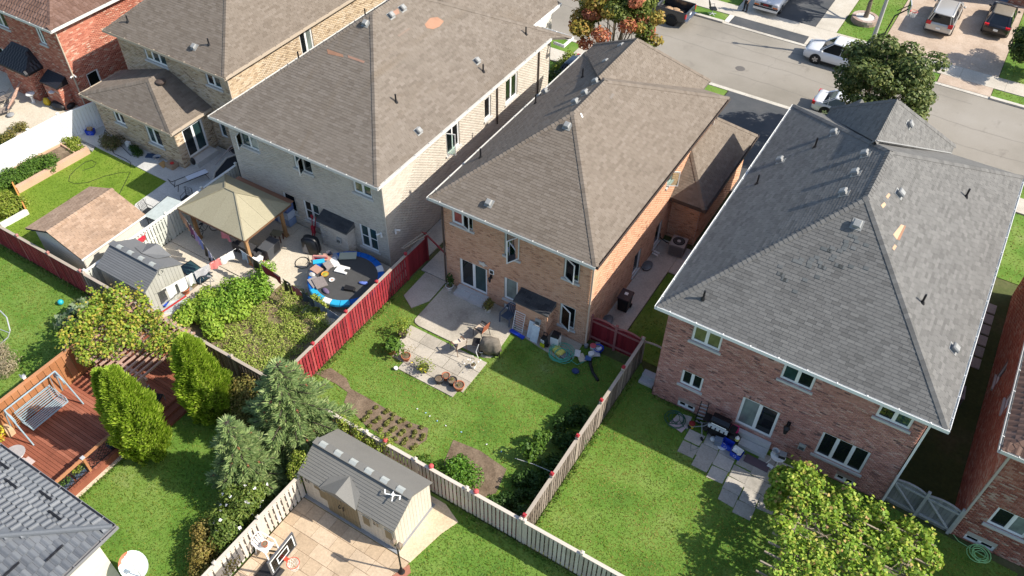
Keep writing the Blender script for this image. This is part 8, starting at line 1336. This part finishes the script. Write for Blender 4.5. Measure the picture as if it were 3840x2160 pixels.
iron_chair('black lattice chair at the far end of the glass table', (-35.1, 22.15), -1.4); iron_chair('black lattice chair by the fence at the middle of the glass table', (-34.3, 20.8), 3.0); iron_chair('black lattice chair at the near end of the glass table', (-34.4, 19.45), 1.9); iron_chair('black lattice chair on the lawn side of the glass table', (-36.1, 20.2), .1)
solo('white_board', 'white plastic board standing at the rear corner of the brown shed', 'board', MB().bar((-36.6, 19.55, .1), (-36.2, 19.0, .85), .5, .04), WHITE, (-36.4, 19.3, 0), world=True)
t = thing('garden_bench', 'long folding bench with a white top on the grey patio', 'bench', (-36.3, 23.95, .05), -.02)
rz_ = 0
bA, bB = G(650, 690, .5), G(775, 640, .5); d = (bB-bA); t.location = ((bA.x+bB.x)/2, (bA.y+bB.y)/2, .05); t.rotation_euler.z = math.atan2(d.y, d.x); L_ = d.length/2; part('top', MB().box(-.2*L_, L_, -.22, .22, .44, .47), flat('milky_blue_board', (.55, .6, .68), .5), t); part('frame', MB().tube([(-L_, -.26, .44), (L_, -.26, .44), (L_, .26, .44), (-L_, .26, .44)], .022, 6, True), STEELD, t); part('backrest', MB().tube([(-L_, -.24, .45), (-L_*1.15, -.24, .72), (-L_*1.15, .24, .72), (-L_, .24, .45)], .02, 6), STEELD, t); [part('leg', MB().tube([(s*L_*.8, q*.24, .44), (s*L_*.95, q*.26, 0)], .018, 6), STEELD, t) for s in (-1, 1) for q in (-1, 1)]
t = thing('play_dome', 'black netted dome with a pale ribbed edge leaning between the houses', 'net frame', (-34.5, 25.2, .05)); pts = [(.35, -1.9, 0), (-.25, -1.5, .4), (-.5, -.8, .9), (-.45, .2, 1.3), (.1, 1.2, 1.4)]; part('rim', MB().tube(pts, .06, 7), flat('pale_ribbed_rim', (.42, .38, .33), .8), t); part('net', MB().add([Vector(p) for p in pts]+[(.75, -1.7, .1), (1.1, -.8, .3), (1.25, .3, .5), (1.0, 1.4, .8)], [(0, 1, 5), (1, 2, 6, 5), (2, 3, 7, 6), (3, 4, 8, 7)]), flat('black_net', (.006, .008, .01), .6), t)
t = thing('clothes_stand', 'tangled pale metal clothes stand above the black net', 'clothes stand', (-36.0, 26.2, .05)); part('pole', MB().tube([(-.2, -.8, .3), (.3, .3, 1.2), (.8, .9, 1.3)], .025, 6).tube([(-.1, .3, .9), (.9, -.2, 1.2)], .02, 6).tube([(.1, .9, .8), (.6, -.3, 1.3)], .02, 6), flat('pinkish_metal', (.4, .33, .31), .6), t); part('hanging', MB().sphere((.3, .4, .8), .3, 8, 5, (1.4, .8, .5)), BLACK, t); solo('black_wreath', 'round black bundle hanging by the sliding door of the cream wing', 'bundle', MB().sphere((0, 0, 0), .24, 10, 6, (.8, .5, 1.1)), BLACK, (-37.1, 24.6, .75), 0, True)
solo('wing_door_step', 'pale step below the sliding door of the cream wing', 'step', MB().box(-.35, .3, -.85, .85, 0, .35), CONCSILL, (-37.4, 25.7, .05))
t = thing('cardboard_box', 'open brown cardboard box with red lids by the corner of the cream wing', 'box', tuple(G(648, 628))); part('box', MB().box(-.3, .3, -.25, .25, 0, .35), flat('carton_brown', (.32, .24, .17), .9), t); part('flap', MB().obox((-.5, -.2, .12), (.5, .4, .02), Matrix.Rotation(.5, 3, 'Y')), flat('tan_flap', (.45, .28, .12), .9), t); solo('paint_tin', 'small red lid on top of the cardboard box', 'lid', MB().lathe([(.12, 0), (.12, .04), (.03, .06)], 12), REDP, tuple(G(645, 612, .4)))
t = thing('round_basket', 'round wire basket resting on a dark blue mat by the cream wing', 'basket', tuple(G(592, 600))); part('basket', MB().lathe([(.15, .05), (.22, .25), (.24, .25), (.2, .2)], 14, cap=False), flat('silver_basket', (.42, .43, .45), .5), t); solo('blue_mat', 'dark blue folded mat under the round basket', 'mat', MB().box(-.5, .4, -.2, .2, 0, .06), flat('navy_mat', (.03, .06, .12), .8), tuple(G(575, 592)+Vector((0, .1, .05))), .45); solo('white_box', 'small white meter box beside the low dark bush', 'box', MB().box(-.14, .14, -.1, .1, 0, .4), POTW, tuple(G(485, 552)), .2)
coil('garden_hose', 'long thin dark hose looped over the neat lawn', (-39.2, 20.6), .01, .2, STEELD, .014, [tuple(G(*p))[:2] for p in [(490, 645), (440, 650), (390, 662), (330, 685), (280, 690), (258, 680), (262, 660), (285, 635), (320, 608), (345, 602), (362, 612), (352, 626), (310, 640)]], 2, .02); coil('garden_hose', 'dark hose trailing across the grey patio from the dry shrub', (-41.5, 23.5), .01, .2, BLACK, .018, [tuple(G(*p))[:2]+(.07,) for p in [(395, 490), (392, 505), (410, 550), (430, 580), (470, 598), (490, 612), (492, 625)]], 2, .07)
PLK = pieces('salmon_plank', [(.46, .3, .2), (.52, .35, .24)], .85, grime=.15)
t = thing('raised_bed', 'long raised bed edged with salmon coloured planks along the white fence', 'planter', (-44.5, 19.5, 0))
def plank(a, b, w, h, m=PLK, nm='plank'): A, B = G(*a), G(*b); part(nm, MB().bar(A+Z*h/2, B+Z*h/2, w, h), m, t, world=True)
plank((335, 572), (68, 722), .3, .4); plank((238, 553), (62, 645), .12, .35); plank((237, 557), (290, 590), .08, .35); plank((240, 548), (330, 562), .1, .3, WOODP); plank((52, 695), (105, 800), .08, .45, flat('orange_plank', (.55, .26, .07), .8)); plank((107, 800), (8, 855), .22, .3, flat('white_block', (.62, .62, .58), .9), 'edging_block'); part('soil', MB().prism([G(335, 572), G(68, 722), G(40, 690), G(62, 645), G(238, 553)], 0, .22), SOIL, t, world=True)
# --- red house garden
def lounger(label, loc, rz):
    t = thing('sun_lounger', label, 'sun lounger', (*loc, .05), rz, 'sun loungers on the beige patio'); m = flat('taupe_sling', (.27, .22, .18), .85); part('bed', MB().box(-1.0, .35, -.3, .3, .32, .35), m, t); part('backrest', MB().loft([[(.35, -.3, .33), (.35, .3, .33), (.37, .3, .36), (.37, -.3, .36)], [(.85, -.3, .72), (.85, .3, .72), (.87, .3, .75), (.87, -.3, .75)]]), m, t)
    for x in (-.85, .2): part('leg', MB().tube([(x, -.32, 0), (x+.1, -.3, .32), (x+.1, .3, .32), (x, .32, 0)], .018, 6), STEELD, t)
    [part('armrest', MB().tube([(-.1, s*.32, .34), (.0, s*.34, .55), (.4, s*.34, .56), (.5, s*.32, .42)], .018, 6), STEELD, t) for s in (-1, 1)]
lounger('taupe sun lounger lying nearest the white fence', (-51.9, 22.2), 1.2); lounger('second taupe sun lounger cut by the left edge', (-53.2, 22.9), 1.2)
t = thing('bird_bath', 'white pedestal bird bath by the red brick bay', 'bird bath', tuple(G(128, 385))); part('pedestal', MB().lathe([(.2, 0), (.1, .12), (.08, .4), (.14, .55)], 14), POTW, t, True); part('bowl', MB().lathe([(.14, .55), (.3, .68), (.31, .7), (.2, .64)], 16), POTW, t, True)
solo('yellow_bag', 'yellow bag standing by the red brick wall', 'bag', MB().loft([[(-.16, -.1, 0), (.16, -.1, 0), (.16, .1, 0), (-.16, .1, 0)], [(-.2, -.14, .3), (.2, -.14, .3), (.2, .14, .3), (-.2, .14, .3)], [(-.12, -.06, .55), (.12, -.06, .55), (.12, .06, .55), (-.12, .06, .55)]]), flat('yellow_sack', (.6, .42, .02), .5, var=.3), tuple(G(182, 395)), .3, True); solo('black_heap', 'black tarpaulin heap by the end of the shaded vinyl fence', 'heap', MB().sphere((0, 0, .2), .5, 10, 6, (1.3, .8, .6)).sphere((.5, .4, .2), .4, 10, 6, (1, 1, .6)), BLACK, tuple(G(225, 405)), 0, True)
t = thing('closed_parasol', 'faded striped parasol lying beside the sun lounger', 'parasol', (-52.0, 23.2, .3), 0); part('canopy', MB().tube([(.6, -.9, .3), (.2, 0, .6), (-.3, 1.0, 1.0)], [.05, .12, .04], 8), flat('faded_stripes', (.34, .22, .17), .9, var=.5, scale=12), t); part('base', MB().lathe([(.25, -.25), (.22, -.18), (.05, -.12)], 14, (.6, -.9, .1)), GREYP, t)
# --- ball lawn, deck furniture
solo('ball', 'turquoise ball lying on the lawn left of the vine pergola', 'ball', MB().sphere((0, 0, .14), .15, 16, 10), flat('turquoise_ball', (.02, .36, .45), .4, var=.35), (-34.69, 13.12, 0), 0, True)
solo('net_frame', 'thin grey play frame poles at the left edge of the lawn', 'play frame', MB().tube([G(0, 1165, .8), G(25, 1190, .9), G(38, 1240, .7), G(30, 1265, .3), G(0, 1292)], .03, 6).tube([G(0, 1235, .5), G(35, 1248, .7)], .02, 6), GALV, tuple(G(20, 1240)), world=True)
PALEB = flat('pale_blue_metal', (.27, .36, .41), .5); t = thing('garden_swing', 'pale blue metal swing seat frame on the timber deck', 'swing seat', (-28.55, 8.1, .45), 0)
part('top_bar', MB().tube([(-.45, -1.25, 1.85), (-.45, 1.25, 1.85)], .035, 8), PALEB, t)
for s in (-1, 1):
    for e in (-1.05, .4): part('leg', MB().tube([(-.45, s*1.25, 1.85), (-.45+(e+.45)*.3, s*1.27, 1.45), (-.45+(e+.45), s*1.3, 0)], .035, 8), PALEB, t)
    part('side_loop', MB().tube([(-.45+.32*math.cos(a*.42), s*1.22, 1.3+.32*math.sin(a*.42)) for a in range(-2, 9)], .025, 6), PALEB, t); part('hanger', MB().tube([(-.45, s*.95, 1.82), (-.5, s*.9, 1.0), (-.2, s*.9, .42)], .014, 5), PALEB, t); part('armrest', MB().tube([(-.75, s*.9, .8), (-.4, s*.92, .66), (.0, s*.92, .66), (.08, s*.9, .42), (-.6, s*.9, .42)], .02, 6), PALEB, t)
for k in range(6): x = -.5+k*.11; part('seat_slat', MB().bar((x, -.9, .42), (x, .9, .42), .05, .02), PALEB, t); part('back_slat', MB().bar((-.58-.05*k, -.9, .5+k*.085), (-.58-.05*k, .9, .5+k*.085), .02, .045), PALEB, t)
part('seat_frame', MB().tube([(-.56, -.9, .44), (-.85, -.9, .98), (-.85, .9, .98), (-.56, .9, .44), (.1, .9, .42), (.1, -.9, .42)], .022, 6, True), PALEB, t)
t = thing('paper_sack', 'brown paper sack with a yellow plant on the deck near the swing', 'sack', tuple(G(38, 1625, .45))); part('sack', MB().loft([[(-.22, -.15, 0), (.22, -.15, 0), (.22, .15, 0), (-.22, .15, 0)], [(-.24, -.17, .35), (.24, -.16, .38), (.23, .17, .35), (-.24, .16, .38)], [(-.2, -.1, .62), (.18, -.12, .6), (.2, .1, .64), (-.2, .12, .6)]]), flat('kraft_paper', (.5, .36, .22), .9), t); pot('potted_plant', 'orange pot with bright yellow leaves at the left edge of the deck', G(5, 1640, .45), .24, .3, flat('orange_pot', (.5, .22, .04), .6), LM('yellow_leaf', [(.5, .45, .03), (.65, .58, .05), (.4, .45, .05)]), 300, .12, .3, .25, z=.45)
t = thing('round_glass_table', 'round glass topped table on the deck by the slate roof', 'table', tuple(G(80, 1735, .45))); part('top', MB().lathe([(.42, .7), (.43, .72), (.42, .73)], 24), flat('grey_glass_top', (.36, .34, .34), .15), t); part('leg', MB().tube([(0, 0, 0), (0, 0, .7)], .05, 8).lathe([(.25, 0), (.22, .04)], 12), GALV, t); solo('flip_chair', 'pale moulded chair with curled legs on the deck by the slate roof', 'chair', MB().tube([(-.2, -.2, .0), (.0, -.2, .3), (.3, -.2, .4)], .02, 5).tube([(-.2, .2, .0), (.0, .2, .3), (.3, .2, .4)], .02, 5).box(-.1, .35, -.22, .22, .4, .43), flat('rosy_white_plastic', (.5, .42, .4), .5), tuple(G(110, 1750, .45)))
for i, (y, lab) in enumerate(((8.75, 'planter box with yellow flowers at the far railing post'), (7.0, 'planter box with yellow and red flowers at the middle railing post'), (6.2, 'dark planter box behind the near railing'))): t = thing('planter_box', lab, 'planter', (-25.25, y, .45), 0, None); part('box', MB().box(-.12, .12, -.35, .35, .0, .22), SLB, t); P, N = blob_pts([(-25.25, y-.15, .78, .16, .22, .12), (-25.25, y+.12, .78, .16, .22, .14)], 200, .3, .5); quads_obj('foliage', leaf_quads(P, N, .09), YG if i < 2 else MG, t)
t = thing('black_chair', 'black framed chair in the shade under the vine pergola', 'chair', (-25.3, 11.2, .45), .4); part('seat', MB().box(-.25, .25, -.25, .25, .4, .45), BLACK, t); part('backrest', MB().box(-.28, -.24, -.25, .25, .45, .95), BLACK, t); [part('leg', MB().tube([(x, y, 0), (x, y, .42)], .018, 5), GREYP, t) for x in (-.24, .24) for y in (-.24, .24)]; part('frame', MB().tube([(-.27, -.27, .45), (-.28, -.27, .98), (-.28, .27, .98), (-.27, .27, .45)], .02, 6), GALV, t)
# satellite dish, fallen things
t = thing('satellite_dish', 'large white satellite dish with rusty paint beside the slate roofed bungalow', 'satellite dish', (-19.6, 5.15, 0), .0)
n = Vector((.45, -.1, .9)).normalized(); u = n.cross(Z).normalized(); v = u.cross(n); mb = MB(); rings = []
for r, d in ((.02, 0), (.25, .03), (.45, .1), (.58, .17)): rings.append([Vector((0, 0, 1.25))+u*(r*.86*math.cos(a*.2618))+v*(r*math.sin(a*.2618))+n*d for a in range(24)])
mb.loft(rings, cap=False); nt = NT('flaking_dish_paint'); k = nt.ramp([(.62, .68, .68), (.62, .68, .68), (.42, .11, .05)], nt.noise(1.3, 4, .5, nt.nd('ShaderNodeTexCoord').outputs['Object']), 'CONSTANT', [0, .3, .57]); nt.col(k); part('reflector', mb, nt.rough(.5), t, True); part('mast', MB().tube([(-.12, .05, 0), (-.1, .03, 1.2)], .05, 8), GALV, t); e = Vector((0, 0, 1.25))+n*.75+v*-.25; part('feed_arm', MB().tube([Vector((0, 0, 1.25))-v*.55+n*.15, e], .025, 6).tube([Vector((0, 0, 1.25))+u*.5+n*.15, e], .012, 5), GALV, t); part('feed_horn', MB().tube([e, e-n*.18], .06, 8).box(e.x-.07, e.x+.07, e.y-.07, e.y+.07, e.z-.03, e.z+.1), POTW, t)
for i, (px, py) in enumerate(((1565, 1535), (1597, 1550), (1612, 1562), (1640, 1580), (1672, 1598), (1730, 1622), (1825, 1668), (1880, 1695))): p = G(px, py); solo('litter_scrap', 'pale scrap of litter on the middle lawn, ' + ['first from the slabs', 'second', 'third', 'fourth', 'fifth', 'sixth', 'seventh', 'nearest the shaded row'][i]+' in the trail', 'litter', MB().box(-.035, .035, -.02, .02, 0, .02), [POTW, flat('sky_scrap', (.3, .5, .65), .6)][i % 2], (p.x, p.y, .03), i*.7, group='litter scraps on the lawn')
solo('string_line', 'thin string stretched across the shaded row to the grey fence', 'string', MB().tube([G(1930, 1718, .5), G(2000, 1740, .6), G(2065, 1768, .7)], .012, 4), POTW, tuple(G(1990, 1740)), world=True)
